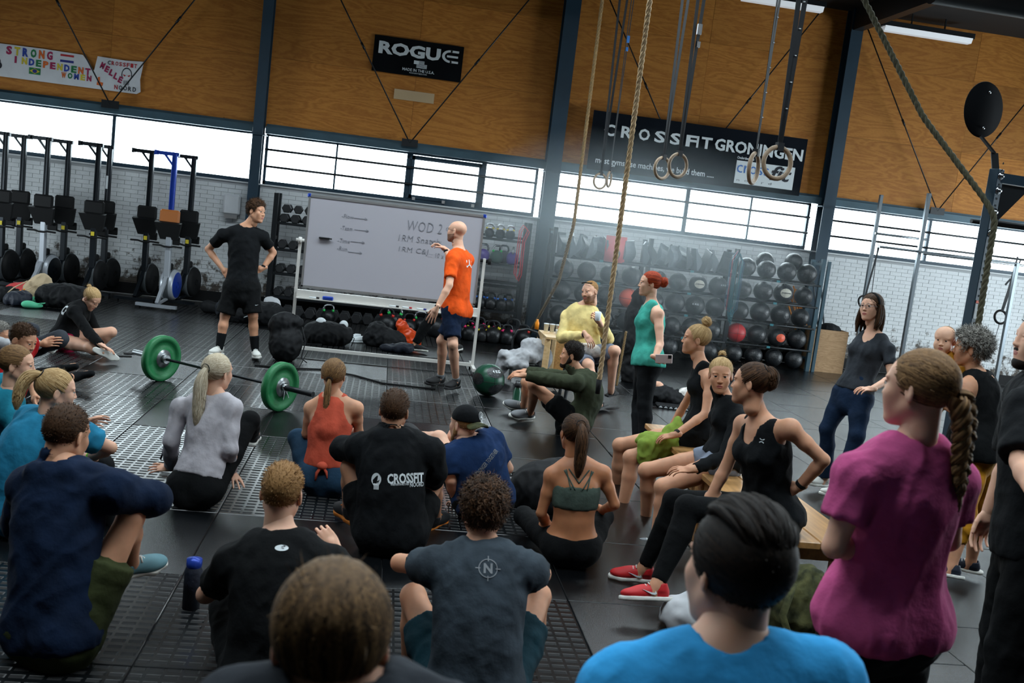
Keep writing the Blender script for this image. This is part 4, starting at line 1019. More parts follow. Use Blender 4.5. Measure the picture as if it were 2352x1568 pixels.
wn, y = window(CX[1]+.1, CX[2]-.2, [(xm(772, 370), .03), (a1, .1), (a2, .08)], True, 2)
q = MB(); zz = (ZS+ZH)/2; q.box(((a1+a2)/2, y-.03, ZS+.09), (a2-a1, .05, .06)); q.box(((a1+a2)/2, y-.03, ZH-.07), (a2-a1, .05, .07))
for x in (a1+.06, a2-.06): q.box((x, y-.03, zz), (.05, .05, ZH-ZS-.1))
q.build('casement_frame', MT['column_blue'], wn); q = MB()
for t in (.1, .5, .9): q.box((a1+(a2-a1)*t, y-.07, ZS+.06), (.05, .03, .05))
q.build('casement_latch', MT['alu'], wn)
window(CX[2]+.12, CX[3]-.2, [(xm(1575, 480), .07), (xm(1720, 500), .03)], True, 3)
window(CX[3]+.12, CX[4]-.1, [(xm(2128, 560), .05)], True, 4); window(CX[4]+.1, XR, [], True, 6)
q = MB(); q.box(((XL+XR)/2, YW-.005, ZS-.01), (XR-XL, .05, .02)); struct('trim_1', q, MT['painted_brick'])
q = MB(); q.box(((XL+XR)/2, YW-.02, .09), (XR-XL, .03, .18)); struct('baseboard_back', q, MT['black_plastic'])
# other walls, ceiling (out of frame): left with an added light opening, rear, right with two raised roller doors; roof light plus an added second
q = MB(); q.box((XL-.1, (YB+11)/2, ZT/2), (.2, 11-YB, ZT)); q.box((XL-.1, (14+YW)/2, ZT/2), (.2, YW-14, ZT)); q.box((XL-.1, 12.5, (1.8+ZT)/2), (.2, 3, ZT-1.8)); q.box((XL-.1, 12.5, .2), (.2, 3, .4)); struct('wall_left', q, MT['plaster_side'])
q = MB(); q.box(((XL+XR)/2, YB-.1, ZT/2), (XR-XL, .2, ZT)); struct('wall_front', q, MT['plaster_side'])
D0, D1 = 7.0, 14.4
q = MB(); q.box((XR+.1, (YB+D0)/2, ZT/2), (.2, D0-YB, ZT)); q.box((XR+.1, (D1+YW)/2, ZT/2), (.2, YW-D1, ZT)); q.box((XR+.1, (D0+D1)/2, (3.2+ZT)/2), (.2, D1-D0, ZT-3.2)); q.box((XR+.1, (D0+D1)/2, .2), (.2, D1-D0, .4)); q.box((XR+.1, (D0+D1)/2, ZT/2), (.25, .3, ZT)); struct('wall_right', q, MT['plaster_side'])
q = MB(); ys = [YB-.2, SKY[0], SKY[1], SKY2[0], SKY2[1], YW+.3]
for a_, b_ in zip(ys[0::2], ys[1::2]): q.box(((XL+XR)/2, (a_+b_)/2, ZT+.1), (XR-XL, b_-a_, .2))
for a_, b_ in (SKY, SKY2): q.box(((XL-5)/2, (a_+b_)/2, ZT+.1), (-5-XL, b_-a_, .2)); q.box(((9.5+XR)/2, (a_+b_)/2, ZT+.1), (XR-9.5, b_-a_, .2))
struct('ceiling', q, MT['ceiling_dark'])
for i, x in enumerate([-2.2, 2.57, 7.42, 12.2]):
    q = MB(); q.box((x, 7.1, ZT-.18), (.16, 18.6, .36)); struct('roof_beam', q, MT['black_metal'])
for i, y in enumerate([3.3, 6.7, 10.1, 13.6]):
    q = MB(); q.box((2.4, y, ZT-.06), (23, .08, .12)); struct('purlin', q, MT['black_metal'])
q = MB(); q.cyl((6.9, 13.0, 5.7), (13.8, 13.0, 5.7), .22, n=20); q2 = q.build('ventilation_duct', MT['black_metal']); q2['kind'] = 'structure'

# thin chalk haze before the middle windows, the volume also imitating lens veiling glare
hz = bpy.data.materials.new('haze'); hz.use_nodes = True; MT['haze'] = hz; nt = hz.node_tree; nt.nodes.clear(); o_ = nt.nodes.new('ShaderNodeOutputMaterial'); v_ = nt.nodes.new('ShaderNodeVolumeScatter'); v_.inputs['Anisotropy'].default_value = .55; v_.inputs[0].default_value = (.85, .95, 1, 1)
tc_ = nt.nodes.new('ShaderNodeTexCoord'); gr = nt.nodes.new('ShaderNodeTexGradient'); gr.gradient_type = 'SPHERICAL'; mp_ = nt.nodes.new('ShaderNodeMapping'); mp_.inputs['Location'].default_value = (-1, -1, -1); mp_.inputs['Scale'].default_value = (2, 2, 2); m_ = nt.nodes.new('ShaderNodeMath'); m_.operation = 'MULTIPLY'; m_.inputs[1].default_value = .11
nt.links.new(tc_.outputs['Generated'], mp_.inputs[0]); nt.links.new(mp_.outputs[0], gr.inputs[0]); nt.links.new(gr.outputs['Fac'], m_.inputs[0]); nt.links.new(m_.outputs[0], v_.inputs['Density']); nt.links.new(v_.outputs[0], o_.inputs['Volume'])
q = MB(); q.box((3.3, 13.4, 1.75), (5.6, 6.0, 3.3)); ho = struct('haze', q, hz)
SC.cycles.volume_step_rate = 4; SC.cycles.volume_max_steps = 32; SC.cycles.volume_bounces = 0
# ---------------------------------------------------------------- people: materials
M_('skin', (205, 150, 118), .55, var=.08, vscale=14, sss=.12, spec=.4); M_('skin_pale', (222, 172, 145), .55, var=.07, vscale=14, sss=.12, spec=.4); M_('skin_tan', (186, 124, 86), .5, var=.08, vscale=14, sss=.12, spec=.45)
M_('baby', (230, 180, 150), .55, var=.05, vscale=14); MT['baby_skin'] = MT['baby']; M_('lips', (170, 95, 85), .45); M_('stubble', (140, 100, 78), .7, var=.25, vscale=160)
M_('eye_white', (225, 222, 215), .2); M_('iris', (70, 80, 80), .2); M_('pupil', (8, 8, 8), .1)
for n_, a_, b_ in [('hair_brown', (34, 22, 14), (92, 62, 38)), ('hair_dark', (12, 9, 8), (40, 29, 21)), ('hair_lightbrown', (34, 23, 14), (150, 116, 78)), ('hair_blonde', (150, 116, 72), (214, 182, 132)), ('hair_platinum', (168, 150, 122), (226, 214, 190)), ('hair_sandy', (112, 78, 44), (180, 138, 88)), ('hair_darkblonde', (84, 60, 38), (160, 122, 80)),
                   ('hair_ginger', (110, 34, 14), (196, 78, 40)), ('hair_grey', (62, 60, 56), (168, 164, 156))]: hairmat(n_, a_, b_)
cloth('c_black', (12, 15, 18)); cloth('c_black2', (7, 9, 11)); cloth('c_navy', (9, 26, 50)); cloth('c_orange', (226, 84, 22)); cloth('c_white', (186, 182, 188)); cloth('c_coral', (196, 84, 62)); cloth('c_blue', (22, 46, 84)); cloth('c_teal', (32, 128, 152)); cloth('c_tealblue', (36, 124, 160))
cloth('c_red', (170, 20, 26)); cloth('c_grey', (52, 61, 69)); cloth('c_skyblue', (50, 152, 214)); cloth('c_pink', (184, 78, 128)); cloth('c_sage', (74, 88, 80)); cloth('c_olive', (52, 58, 42)); cloth('c_yellow', (226, 206, 140)); cloth('c_turq', (66, 166, 150)); cloth('c_charcoal', (50, 54, 60))
cloth('c_denim', (20, 38, 62)); cloth('c_legblue', (30, 56, 78)); cloth('c_khaki', (48, 54, 28)); cloth('c_greyshort', (120, 128, 144)); cloth('c_magenta', (150, 20, 60)); cloth('c_mustard', (190, 130, 30)); cloth('c_lightgrey', (170, 172, 176)); cloth('c_tealshort', (18, 50, 60)); cloth('c_lime', (132, 156, 66)); cloth('c_camo', (92, 92, 58), col2=(46, 50, 34), vscale=14)
M_('shoe_white', (214, 214, 208), .6); M_('shoe_grey', (120, 124, 128), .8); M_('shoe_black', (20, 21, 24), .7); M_('shoe_red', (190, 24, 30), .6); M_('shoe_pink', (225, 40, 110), .6); M_('shoe_cyan', (90, 130, 140), .7); M_('shoe_navy', (26, 34, 50), .7); M_('amber', (210, 120, 30), .6)
M_('glass_lens', (200, 210, 215), .05, alpha=.18); M_('neon', (120, 230, 60), .5, emit=0)

from mathutils.bvhtree import BVHTree
def bvh_of(o):
    me = o.data; n = len(me.vertices); a = np.empty(n*3); me.vertices.foreach_get('co', a); a = a.reshape(-1, 3)+np.array((o.parent.location if o.parent else Vector((0, 0, 0))))
    return BVHTree.FromPolygons([tuple(p) for p in a], [tuple(p.vertices) for p in me.polygons])
def wrap(me, bvh, c, u, v, off=.003):
    """lay a flat print (mesh in x,y metres) on a cloth surface around c"""
    n = len(me.vertices); a = np.empty(n*3); me.vertices.foreach_get('co', a); a = a.reshape(-1, 3); nn = np.cross(u, v); out = []
    for p in a:
        q = c+u*p[0]+v*p[1]+nn*.4; hit = bvh.ray_cast(Vector(q), Vector(-nn), .8)
        out.append(np.array(hit[0])+nn*off if hit[0] is not None else q-nn*.4)
    me.vertices.foreach_set('co', np.array(out).ravel()); me.update()
def print_text(A, g, txt, px, wd, ht, m, up=None, tilt=0, shear=0, bold=.01, name='print'):
    """px = pixel of the middle of the print as seen in the photograph, wd/ht in metres"""
    b = bvh_of(g); v0 = ray(*px); h_ = b.ray_cast(Vector(C0), Vector(nrm(v0)), 30)
    if h_[0] is None: print('PRINT MISS', txt); return
    c = np.array(h_[0]); nn = nrm(-v0); nn = nrm(nn*.5+np.array(h_[1])*.5*(1 if np.array(h_[1])@-v0 > 0 else -1)); v = nrm(A.ax if up is None else up); u = nrm(np.cross(v, nn)); v = np.cross(nn, u)
    a = math.radians(tilt); u, v = u*math.cos(a)+v*math.sin(a), v*math.cos(a)-u*math.sin(a)
    if isinstance(txt, str):
        me = text_mesh(txt, bold, 0, 1.0, shear); n = len(me.vertices); q = np.empty(n*3); me.vertices.foreach_get('co', q); q = q.reshape(-1, 3); lo, hi = q.min(0), q.max(0); s = hi-lo; q = (q-lo)/np.where(s == 0, 1, s)-np.array([.5, .5, 0]); q *= np.array([wd, ht, 1]); q[:, 2] = 0; me.vertices.foreach_set('co', q.ravel())
    else:
        V, F = [], []; k = 0
        for poly in txt:
            V += [((x-.5)*wd, (y-.5)*ht, 0) for x, y in poly]; F.append(tuple(range(k, k+len(poly)))); k += len(poly)
        me = bpy.data.meshes.new('print'); me.from_pydata(V, [], F)
    me.materials.clear(); me.materials.append(MT[m]); wrap(me, b, c, u, v); 
    me.transform(Matrix.Translation(-Vector(A.base))); return link(name, me, A.root)
def arc(cx, cy, r, a0, a1, w=None, n=14, ry=None):
    ry = ry or r; o = [(cx+r*math.cos(math.radians(a0+(a1-a0)*i/n)), cy+ry*math.sin(math.radians(a0+(a1-a0)*i/n))) for i in range(n+1)]
    if w is None: return [o]
    o2 = [(cx+(r-w)*math.cos(math.radians(a0+(a1-a0)*i/n)), cy+(ry-w)*math.sin(math.radians(a0+(a1-a0)*i/n))) for i in range(n+1)]
    return [[o[i], o[i+1], o2[i+1], o2[i]] for i in range(n)]
TICK = [[(0, .25), (.12, .05), (.35, .12), (1, .8), (.35, .38), (.14, .36), (.1, .62)]]
UA = arc(.5, 1.12, .5, 200, 340, .17)+arc(.5, -.12, .5, 20, 160, .17)
SKULL = [[(.5+.42*math.cos(a), .64+.36*math.sin(a)) for a in np.linspace(-.5, PI+.5, 18)]+[(.28, .3), (.72, .3)][:2]]+[[(x, .06), (x+.07, .06), (x+.07, .3), (x, .3)] for x in (.3, .39, .48, .57, .66)]
SKULLEYES = [[(.22, .62), (.44, .52), (.4, .44), (.24, .48)], [(.78, .62), (.56, .52), (.6, .44), (.76, .48)]]
def watch(A, k='L', m='black_plastic', w=.022, name='wristwatch', strap=None):
    e, wv = A.E[k], A.W[k]; u = nrm(wv-e); mb = MB(); mb.lathe([(.030, -w/2), (.033, 0), (.030, w/2)], wv-u*.02-A.base, u, 14); o = mb.build(name, MT[m], A.root)
    return o
def spectacles(A, m='black_plastic', y=.098):
    mb = MB(); Wt = lambda p: A.toW(p)-A.base
    for sg in (-1, 1):
        c = np.array([sg*.032, y+.004, .008]); mb.tube([Wt(c+np.array([.024*math.cos(t), -abs(.006*math.cos(t)) if False else 0, .018*math.sin(t)])) for t in np.linspace(0, 2*PI, 14)[:-1]], .0016, 5, closed=True)
        mb.tube([Wt((sg*.056, y, .012)), Wt((sg*.074, .06, .010)), Wt((sg*.08, -.01, .006))], .0016, 5)
    mb.tube([Wt((-.009, y+.006, .012)), Wt((0, y+.01, .014)), Wt((.009, y+.006, .012))], .0016, 5); return mb.build('spectacles', MT[m], A.root)


def shoe_ticks(A, m):
    for o in A.root.children:
        if o.name.split('.')[0] == 'shoe':
            q = MB()
            for sx in (-1, 1): q.prism([((x-.5)*.085, (y-.4)*.04) for x, y in TICK[0]], (sx*.0405, .05, .05), (0, 1, 0), (0, 0, 1), (sx*.003, 0, 0))
            q.build('swoosh', MT[m], o)
# ---------------------------------------------------------------- banners
def at(px, py, Y=None, z=None, d=None): return pY(px, py, Y) if Y is not None else (pz(px, py, z) if z is not None else pd(px, py, d))
X_, Z_ = np.array([1., 0, 0]), np.array([0, 0, 1.])
YF = YW-.006
def banner(name, x0, x1, z0, z1, m, label, n=1):
    q = MB(); nx = 24; V = []; y = lambda x, z: YF-.02-.008*math.sin(x*5+z*3)-.006*math.sin(x*11)
    for i in range(nx+1):
        for j in range(7): x, z = x0+(x1-x0)*i/nx, z0+(z1-z0)*j/6; V.append((x, y(x, z), z))
    for i in range(nx+1):
        for j in range(7): v = V[i*7+j]; V.append((v[0], v[1]+.004, v[2]))
    k = (nx+1)*7; F = [(i*7+j, (i+1)*7+j, (i+1)*7+j+1, i*7+j+1) for i in range(nx) for j in range(6)]; F += [tuple(a+k for a in f[::-1]) for f in F]
    q.add(V, F, True); return tag(q.build(name, MT[m]), label, 'banner')
YT = YF-.036
B1 = banner('banner', -.55, .9, 4.03, 4.60, 'banner_black', 'black rectangular banner with big white ROGUE lettering and a small flag on the plywood')
lettering('print', 'ROGU', (-.47, YT, 4.315), X_, Z_, 1.0, .2, MT['white_print'], B1, .045)
q = MB()
for p in arc(.5, .5, .5, 75, 285, .17, 14, .5)+[[(.5, 0), (1, 0), (1, .17), (.5, .17)], [(.5, .83), (1, .83), (1, 1), (.5, 1)], [(.3, .42), (.97, .42), (.97, .58), (.3, .58)]]: q.prism([(a*.27, b*.2) for a, b in p], (.555, YT, 4.315), X_, Z_, (0, -.002, 0))
q.build('print', MT['white_print'], B1); q = MB()
for i in range(7): q.box((.2 if i > 3 else .245-.0, YT, 4.172+i*.017), (.17 if i < 4 else .17, .003, .009))
q.box((.155, YT-.001, 4.25), (.08, .003, .055)); q.build('flag_print', MT['white_print'], B1)
lettering('print', 'MADE IN THE U.S.A.', (-.06, YT, 4.1), X_, Z_, .52, .045, MT['white_print'], B1, .01); lettering('print', 'ROGUEFITNESS.COM', (.06, YT, 4.065), X_, Z_, .28, .02, MT['white_print'], B1)
B2 = banner('banner', 3.12, 6.85, 2.9, 3.86, 'banner_blue', 'long dark banner reading CROSSFIT GRONINGEN above the windows, partly behind hanging rings')
B2.location.y = -.24
YT2 = YT-.24
for ch, x in zip('CROSSFIT', [3.33, 3.62, 3.92, 4.19, 4.46, 4.735, 4.92, 5.0]): lettering('print', ch, (x, YT2, 3.475), X_, Z_, .19 if ch != 'I' else .035, .19, MT['white_print'], B2, .03)
B2.children; 
lettering('print', 'GRONINGEN', (5.24, YT2, 3.475), X_, Z_, 1.56, .2, MT['white_print'], B2, .03)
lettering('print', 'most gyms use machines, we build them .....', (3.25, YT2, 2.985), X_, Z_, 2.05, .13, MT['white_print'], B2, .012)
lettering('print', 'Onderdeel van:', (5.66, YT2, 3.385), X_, Z_, .3, .045, MT['white_print'], B2, .02)
q = MB(); q.box((6.18, YT2, 3.17), (1.04, .004, .38)); q.build('logo_panel', MT['white_print'], B2)
M_('logo_blue', (44, 110, 190), .7)
lettering('print', 'cross', (5.68, YT2-.004, 3.16), X_, Z_, .56, .13, MT['logo_blue'], B2, -.005); lettering('print', 'fit', (6.27, YT2-.004, 3.1), X_, Z_, .38, .25, MT['ink_black'], B2, .02, shear=.3); lettering('print', 'n  o  o  r  d', (5.7, YT2-.004, 3.02), X_, Z_, .62, .04, MT['shoe_grey'] if 'shoe_grey' in MT else M_('grey_print', (120, 124, 128), .8), B2)
for c in B2.children: c.location.y = 0
for c in B2.children: c.matrix_parent_inverse = Matrix.Translation((0, .24, 0))
# paper banner with hand drawn letters
q = MB(); tk = [0]
pp = [(-6.75, 3.17), (-4.16, 3.17), (-4.10, 3.21), (-4.12, 3.4), (-4.08, 3.68), (-4.35, 3.66), (-4.78, 3.67), (-4.82, 3.44), (-5.0, 3.66), (-5.6, 3.67), (-6.75, 3.66)]
q.prism(pp, (0, YF-.02, 0), X_, Z_, (0, -.004, 0)); P1 = tag(q.build('paper_banner', MT['paper']), 'hand-painted white paper banner with colourful letters reading STRONG INDEPENDENT WOMEN', 'banner')
cs = ['ink_magenta', 'ink_yellow', 'ink_blue', 'ink_green', 'ink_orange', 'ink_magenta']; yp = YF-.026
for i, (ch, x) in enumerate(zip('STRONG', np.linspace(-6.13, -5.53, 6))): lettering('print', ch, (x, yp, 3.515-.0*i), X_, Z_, .085, .13, MT[cs[i]], P1, .05)
for i, (ch, x) in enumerate(zip('INDEPENDENT', np.linspace(-6.0, -4.95, 11))): lettering('print', ch, (x, yp, 3.40-.004*i), X_, Z_, .08 if ch != 'I' else .03, .105, MT[['ink_magenta', 'ink_yellow', 'ink_blue', 'ink_green', 'ink_orange'][i % 5]], P1, .05)
for i, (ch, x) in enumerate(zip('WOMEN', np.linspace(-5.3, -4.92, 5))): lettering('print', ch, (x, yp, 3.27), X_, Z_, .07, .09, MT[['ink_orange', 'ink_green', 'ink_blue', 'ink_yellow', 'ink_magenta'][i]], P1, .05)
for i, (ch, x) in enumerate(zip('CROSSFIT', np.linspace(-4.62, -4.22, 8))): lettering('print', ch, (x, yp, 3.565), X_, Z_, .042, .062, MT['ink_black' if i == 0 else 'ink_red'], P1, .02)
for i, ch in enumerate('MELLE'): lettering('print', ch, (-4.74+i*.07, yp, 3.5-i*.045), nrm((1, 0, -.35)), nrm((.35, 0, 1)), .06, .1, MT['ink_magenta'], P1, .05)
for i, ch in enumerate('NOORD'): lettering('print', ch, (-4.5+i*.07, yp, 3.2), X_, Z_, .05, .07, MT['ink_red' if i == 0 else 'ink_black'], P1, .02)
def flat(polys, o, sx, sz, m, par, nm='print'):
    q = MB()
    for p in polys: q.prism([(a*sx, b*sz) for a, b in p], o, X_, Z_, (0, -.002, 0))
    return q.build(nm, MT[m], par)
flat([[(0, .7), (1, .7), (1, 1), (0, 1)]], (-5.33, yp, 3.53), .2, .1, 'ink_red', P1, 'flag_stripe'); flat([[(0, 0), (1, 0), (1, .35), (0, .35)]], (-5.33, yp, 3.51), .2, .1, 'ink_navy', P1, 'flag_stripe')
flat([[(0, 0), (1, 0), (1, 1), (0, 1)]], (-5.78, yp, 3.265), .17, .1, 'ink_green', P1, 'flag'); flat([[(.5, .08), (.95, .5), (.5, .92), (.05, .5)]], (-5.78, yp-.003, 3.265), .17, .1, 'ink_yellow', P1, 'flag'); flat([[(.5+.2*math.cos(a), .5+.3*math.sin(a)) for a in np.linspace(0, 6.28, 14)[:-1]]], (-5.78, yp-.006, 3.265), .17, .1, 'ink_navy', P1, 'flag')
flat([[(.5+.5*math.cos(a), .33+.36*math.sin(a)) for a in np.linspace(0, 6.28, 18)[:-1]]]+arc(.5, .72, .3, -20, 200, .1), (-6.3, yp, 3.28), .12, .16, 'ink_black', P1, 'kettlebell_drawing')
flat(arc(.5, .6, .42, -35, 215, .06, 20, .38)+[[(x, .05), (x+.03, .05), (x+.03, .3), (x, .3)] for x in (.3, .4, .5, .6, .68)], (-4.42, yp, 3.27), .19, .29, 'ink_black', P1, 'skull_drawing'); flat([[(.2, .62), (.45, .55), (.3, .5)], [(.8, .62), (.55, .55), (.7, .5)]], (-4.42, yp, 3.27), .19, .29, 'ink_red', P1, 'skull_drawing')
flat([[(.1, .1), (.9, 0), (1, .4), (.55, .45), (.5, 1), (.25, .95), (.2, .5)]], (-4.78, yp, 3.22), .11, .14, 'ink_orange', P1, 'arm_drawing')
q = MB(); a, b = at(906, 206, YF), at(996, 236, YF); q.box(((a[0]+b[0])/2, YF-.002, (a[2]+b[2])/2), (abs(b[0]-a[0]), .004, .16)); M_('pale_patch', (190, 165, 128), .7); tag(q.build('paper_strip', MT['pale_patch']), 'pale unpainted strip left on the plywood under the black banner', 'patch')

# ---------------------------------------------------------------- rowing machines stood on end
M_('rail_black', (22, 28, 34), .35, .5); M_('rail_blue', (28, 62, 160), .35, .3); M_('frame_silver', (176, 182, 190), .35, .3); M_('tan_seat', (176, 104, 48), .5); M_('mesh_grey', (70, 76, 80), .6); M_('yellow_tape', (220, 200, 40), .6)
def rower(frame, rail, seat, label):
    r = empty('rowing_machine', label=label, cat='rowing machine', group='upright rowing machines along the wall')
    q = MB(); q.box((0, 0, 1.72), (.075, .06, 1.15), bev=.01); q.box((-.02, -.034, 1.72), (.01, .012, 1.15)); q.box((.02, -.034, 1.72), (.01, .012, 1.15)); q.build('rail', MT[rail], r)
    q = MB(); q.bar((-.28, 0, 2.285), (.06, 0, 2.285), .055, .04, up=(0, 1, 0)); q.bar((-.15, 0, 2.27), (-.02, 0, 2.12), .03, .03, up=(0, 1, 0)); q.box((-.28, 0, 2.283), (.04, .08, .07)); q.build('rear_foot', MT[rail], r)
    q = MB(); q.box((0, -.035, 1.37), (.3, .06, .2), bev=.025); s = q.build('seat', MT[seat], r); q = MB(); q.box((0, .0, 1.37), (.12, .1, .1)); q.build('seat_carriage', MT['black_metal'], s)
    q = MB(); q.prism([(-.2, .14), (.2, .14), (.13, -.12), (-.13, -.12)], (0, -.06, 1.14), (1, 0, 0), (0, -.35, .94), (0, .05, .02))
    q.build('footplate', MT['black_plastic'], r)
    q = MB(); q.bar((0, 0, 1.2), (0, .02, .42), .085, .07, bev=.01); q.build('main_frame', MT[frame], r)
    if frame == 'rail_black':
        q = MB(); q.box((0.0, -.04, .98), (.05, .006, .06)); q.build('warning_sticker', MT['yellow_tape'], r)
    q = MB(); q.tube([(-.22, -.05, .93), (-.1, -.07, .935), (-.04, -.06, .92), (.04, -.06, .92), (.1, -.07, .935), (.22, -.05, .93)], .014, 8); q.build('handle', MT['black_plastic'], r)
    q = MB(); q.lathe([(0, -.1), (.2, -.1), (.23, -.07), (.24, 0), (.23, .07), (.2, .1), (0, .1)], (0, .2, .34), (1, 0, 0), 26); f = q.build('flywheel_housing', MT[frame if frame == 'frame_silver' else 'black_plastic'], r)
    q = MB(); q.lathe([(.235, -.045), (.246, -.04), (.246, .04), (.235, .045)], (0, .2, .34), (1, 0, 0), 26); q.build('air_mesh', MT['mesh_grey'], f); q = MB(); q.lathe([(0, .103), (.19, .103), (.2, .098)], (0, .2, .34), (1, 0, 0), 24); q.lathe([(.05, .11), (.05, .1)], (0, .2, .34), (1, 0, 0), 12); q.build('side_cover', MT[rail if frame == 'frame_silver' else 'black_plastic'], f)
    q = MB(); q.box((0, .1, .62), (.1, .1, .1), bev=.02); q.build('chain_housing', MT['black_plastic'], r)
    q = MB(); q.bar((0, .0, .46), (0, -.3, .09), .05, .05); q.bar((0, .16, .14), (0, -.28, .08), .04, .03); q.box((0, -.32, .06), (.6, .06, .045)); l = q.build('front_leg', MT[frame], r); 
    for sx in (-.27, .27): q = MB(); q.box((sx, -.32, .02), (.06, .07, .04)); q.build('rubber_foot', MT['black_plastic'], l)
    q = MB(); q.bar((0, .02, 1.12), (0, .2, 1.02), .03, .03); q.box((0, .24, 1.0), (.16, .03, .12), bev=.01); q.build('monitor', MT['black_plastic'], r)
    return r
pr = {}
for i, (px, py, Y, kind, lab) in enumerate([(10, 400, 15.5, 'b', 'black rowing machine stood on end, leftmost at the photo edge'), (52, 400, 16.0, 'b', 'black upright rowing machine behind and right of the leftmost one'), (107, 400, 15.45, 's', 'upright rowing machine with silver frame and black rail above the black gym bag'), (155, 400, 16.0, 'b', 'black upright rowing machine just right of the silver one with black rail'),
        (224, 400, 15.35, 'b', 'black upright rowing machine behind the blonde cross-legged girl, the nearer of that pair'), (250, 400, 15.95, 'b', 'black upright rowing machine with a label on its rail, the farther of the middle pair'), (345, 420, 15.75, 'b', 'black upright rowing machine just left of the blue-railed one'), (398, 420, 15.2, 'u', 'upright rowing machine with silver frame, blue rail and tan seat'), (441, 440, 15.95, 'b', 'black upright rowing machine, rightmost of the row beside the paper dispenser')]):
    if kind not in pr: r = pr[kind] = rower(*{'b': ('rail_black', 'rail_black', 'black_plastic'), 's': ('frame_silver', 'rail_black', 'black_plastic'), 'u': ('frame_silver', 'rail_blue', 'tan_seat')}[kind], lab)
    else: r = copy_tree(pr[kind]); r['label'] = lab
    x = pY(px, py, Y)[0]; r.location = (x, Y, 0); r.rotation_euler = (0, 0, math.radians(-9)+.05*math.sin(i*2.2)); 
    if i == 5: q = MB(); q.box((-.0, -.043, 1.75), (.035, .003, .2)); q.build('rail_label', MT['white_print'], r)
q = MB(); c = at(533, 470, YW-.08); q.box(c, (.27, .13, .33), bev=.03); o = tag(q.build('towel_dispenser', MT['paper']), 'white paper towel dispenser on the wall left of the young man in black', 'dispenser'); q = MB(); q.box(c-np.array([.0, .0, .19]), (.2, .1, .06)); q.build('tray', MT['alu'], o)

# ---------------------------------------------------------------- dumbbells, kettlebells and their rack
M_('rubber_black', (24, 26, 29), .5, spec=.6); M_('iron_black', (28, 30, 33), .38, .3, bump=.2, bscale=60); M_('handle_steel', (170, 174, 178), .25, .9); M_('kb_purple', (72, 50, 130), .45); M_('kb_green', (30, 62, 50), .45)
def dumbbell(r=.075, L=.085, gap=.12):
    e = empty('dumbbell', cat='dumbbell', label='x')
    for t in (-1, 1):
        q = MB(); c = np.array([0, t*(gap/2+L/2), 0]); q.lathe([(0, -L/2), (r*.82, -L/2), (r, -L/2+.014), (r, L/2-.014), (r*.82, L/2), (0, L/2)], c, (0, 1, 0), 6, False); q.build('head', MT['rubber_black'], e)
    q = MB(); q.tube([(0, -gap/2, 0), (0, 0, 0), (0, gap/2, 0)], [.014, .018, .014], 8); q.build('grip', MT['handle_steel'], e); return e
def kettlebell(r=.1, body='iron_black', handle='iron_black', band=None, comp=False):
    e = empty('kettlebell', cat='kettlebell', label='x'); q = MB(); q.lathe([(0, 0), (r*.6, 0), (r*.85, r*.25)]+[(r*math.sin(a), r*.95-r*math.cos(a)) for a in np.linspace(1.2, PI, 9)], (0, 0, 0), (0, 0, 1), 20); q.build('bell', MT[body], e)
    w = r*.72; h = r*1.7; q = MB(); q.tube([(-w*.75, 0, h-.03), (-w*1.02, 0, h+r*.35), (-w*.85, 0, h+r*.75), (-w*.45, 0, h+r*.92), (w*.45, 0, h+r*.92), (w*.85, 0, h+r*.75), (w*1.02, 0, h+r*.35), (w*.75, 0, h-.03)], .0155 if not comp else .018, 9); hd = q.build('handle', MT[handle], e)
    if band:
        q = MB()
        for t in (-1, 1): q.tube([(t*w*.85, 0, h+.0), (t*w*1.0, 0, h+r*.27)], .0195, 9)
        q.build('colour_band', MT[band], hd)
    return e
for n_, c_ in dict(b_yellow=(220, 200, 50), b_green=(40, 200, 90), b_pink=(230, 40, 110), b_blue=(50, 110, 200), b_red=(220, 50, 40)).items(): M_(n_, c_, .5)
YR = 15.95; SZ = [.28, .65, 1.03, 1.44]; xl, xr = -1.78, 2.22
rk = empty('storage_rack', (xl, YR, 0), label='black steel rack with dumbbells at its left and kettlebells at its right, behind the whiteboard', cat='rack')
def rk_part(nm, q, m='black_metal', par=None): return q.build(nm, MT[m], rk if par is None else par, )
rk.location = (0, 0, 0)
for x in (xl, .35, xr):
    for dy in (-.2, .2):
        q = MB(); q.box((x, YR+dy, .95), (.07, .07, 1.9)); rk_part('upright', q)
    for z in (.3, 1.2): q = MB(); q.box((x, YR, z), (.05, .34, .05)); rk_part('side_brace', q)
for i, z in enumerate(SZ):
    for a, b in ((xl, .35), (.35, xr)):
        zz = {(0, 1): .42, (1, 1): .83, (2, 1): 1.18, (3, 1): 1.58}.get((i, 0 if a < 0 else 1), z)
        for dy, dz in ((-.17, 0), (.12, .05)): q = MB(); q.box(((a+b)/2, YR+dy, zz+dz), (b-a-.07, .05, .04)); rk_part('shelf_rail', q)
        q = MB(); q.box(((a+b)/2, YR-.02, zz+.0), (b-a-.07, .3, .01), ); rk_part('shelf_plate', q)
d0 = dumbbell(); first = [True]
def put(proto, flag, x, y, z, rz, label, group, rx=0):
    if flag[0]: o = proto; flag[0] = False
    else: o = copy_tree(proto)
    o.location = (x, y, z); o.rotation_euler = (rx, 0, rz); o['label'] = label; o['group'] = group; return o
ORD = ['first', 'second', 'third', 'fourth', 'fifth', 'sixth', 'seventh', 'eighth', 'ninth', 'tenth', 'eleventh', 'twelfth', 'thirteenth', 'fourteenth', 'fifteenth', 'sixteenth', 'seventeenth', 'eighteenth', 'nineteenth', 'twentieth', 'twenty-first', 'twenty-second', 'twenty-third', 'twenty-fourth']
names = ['lowest', 'second', 'third', 'top']; rr = random.Random(4)
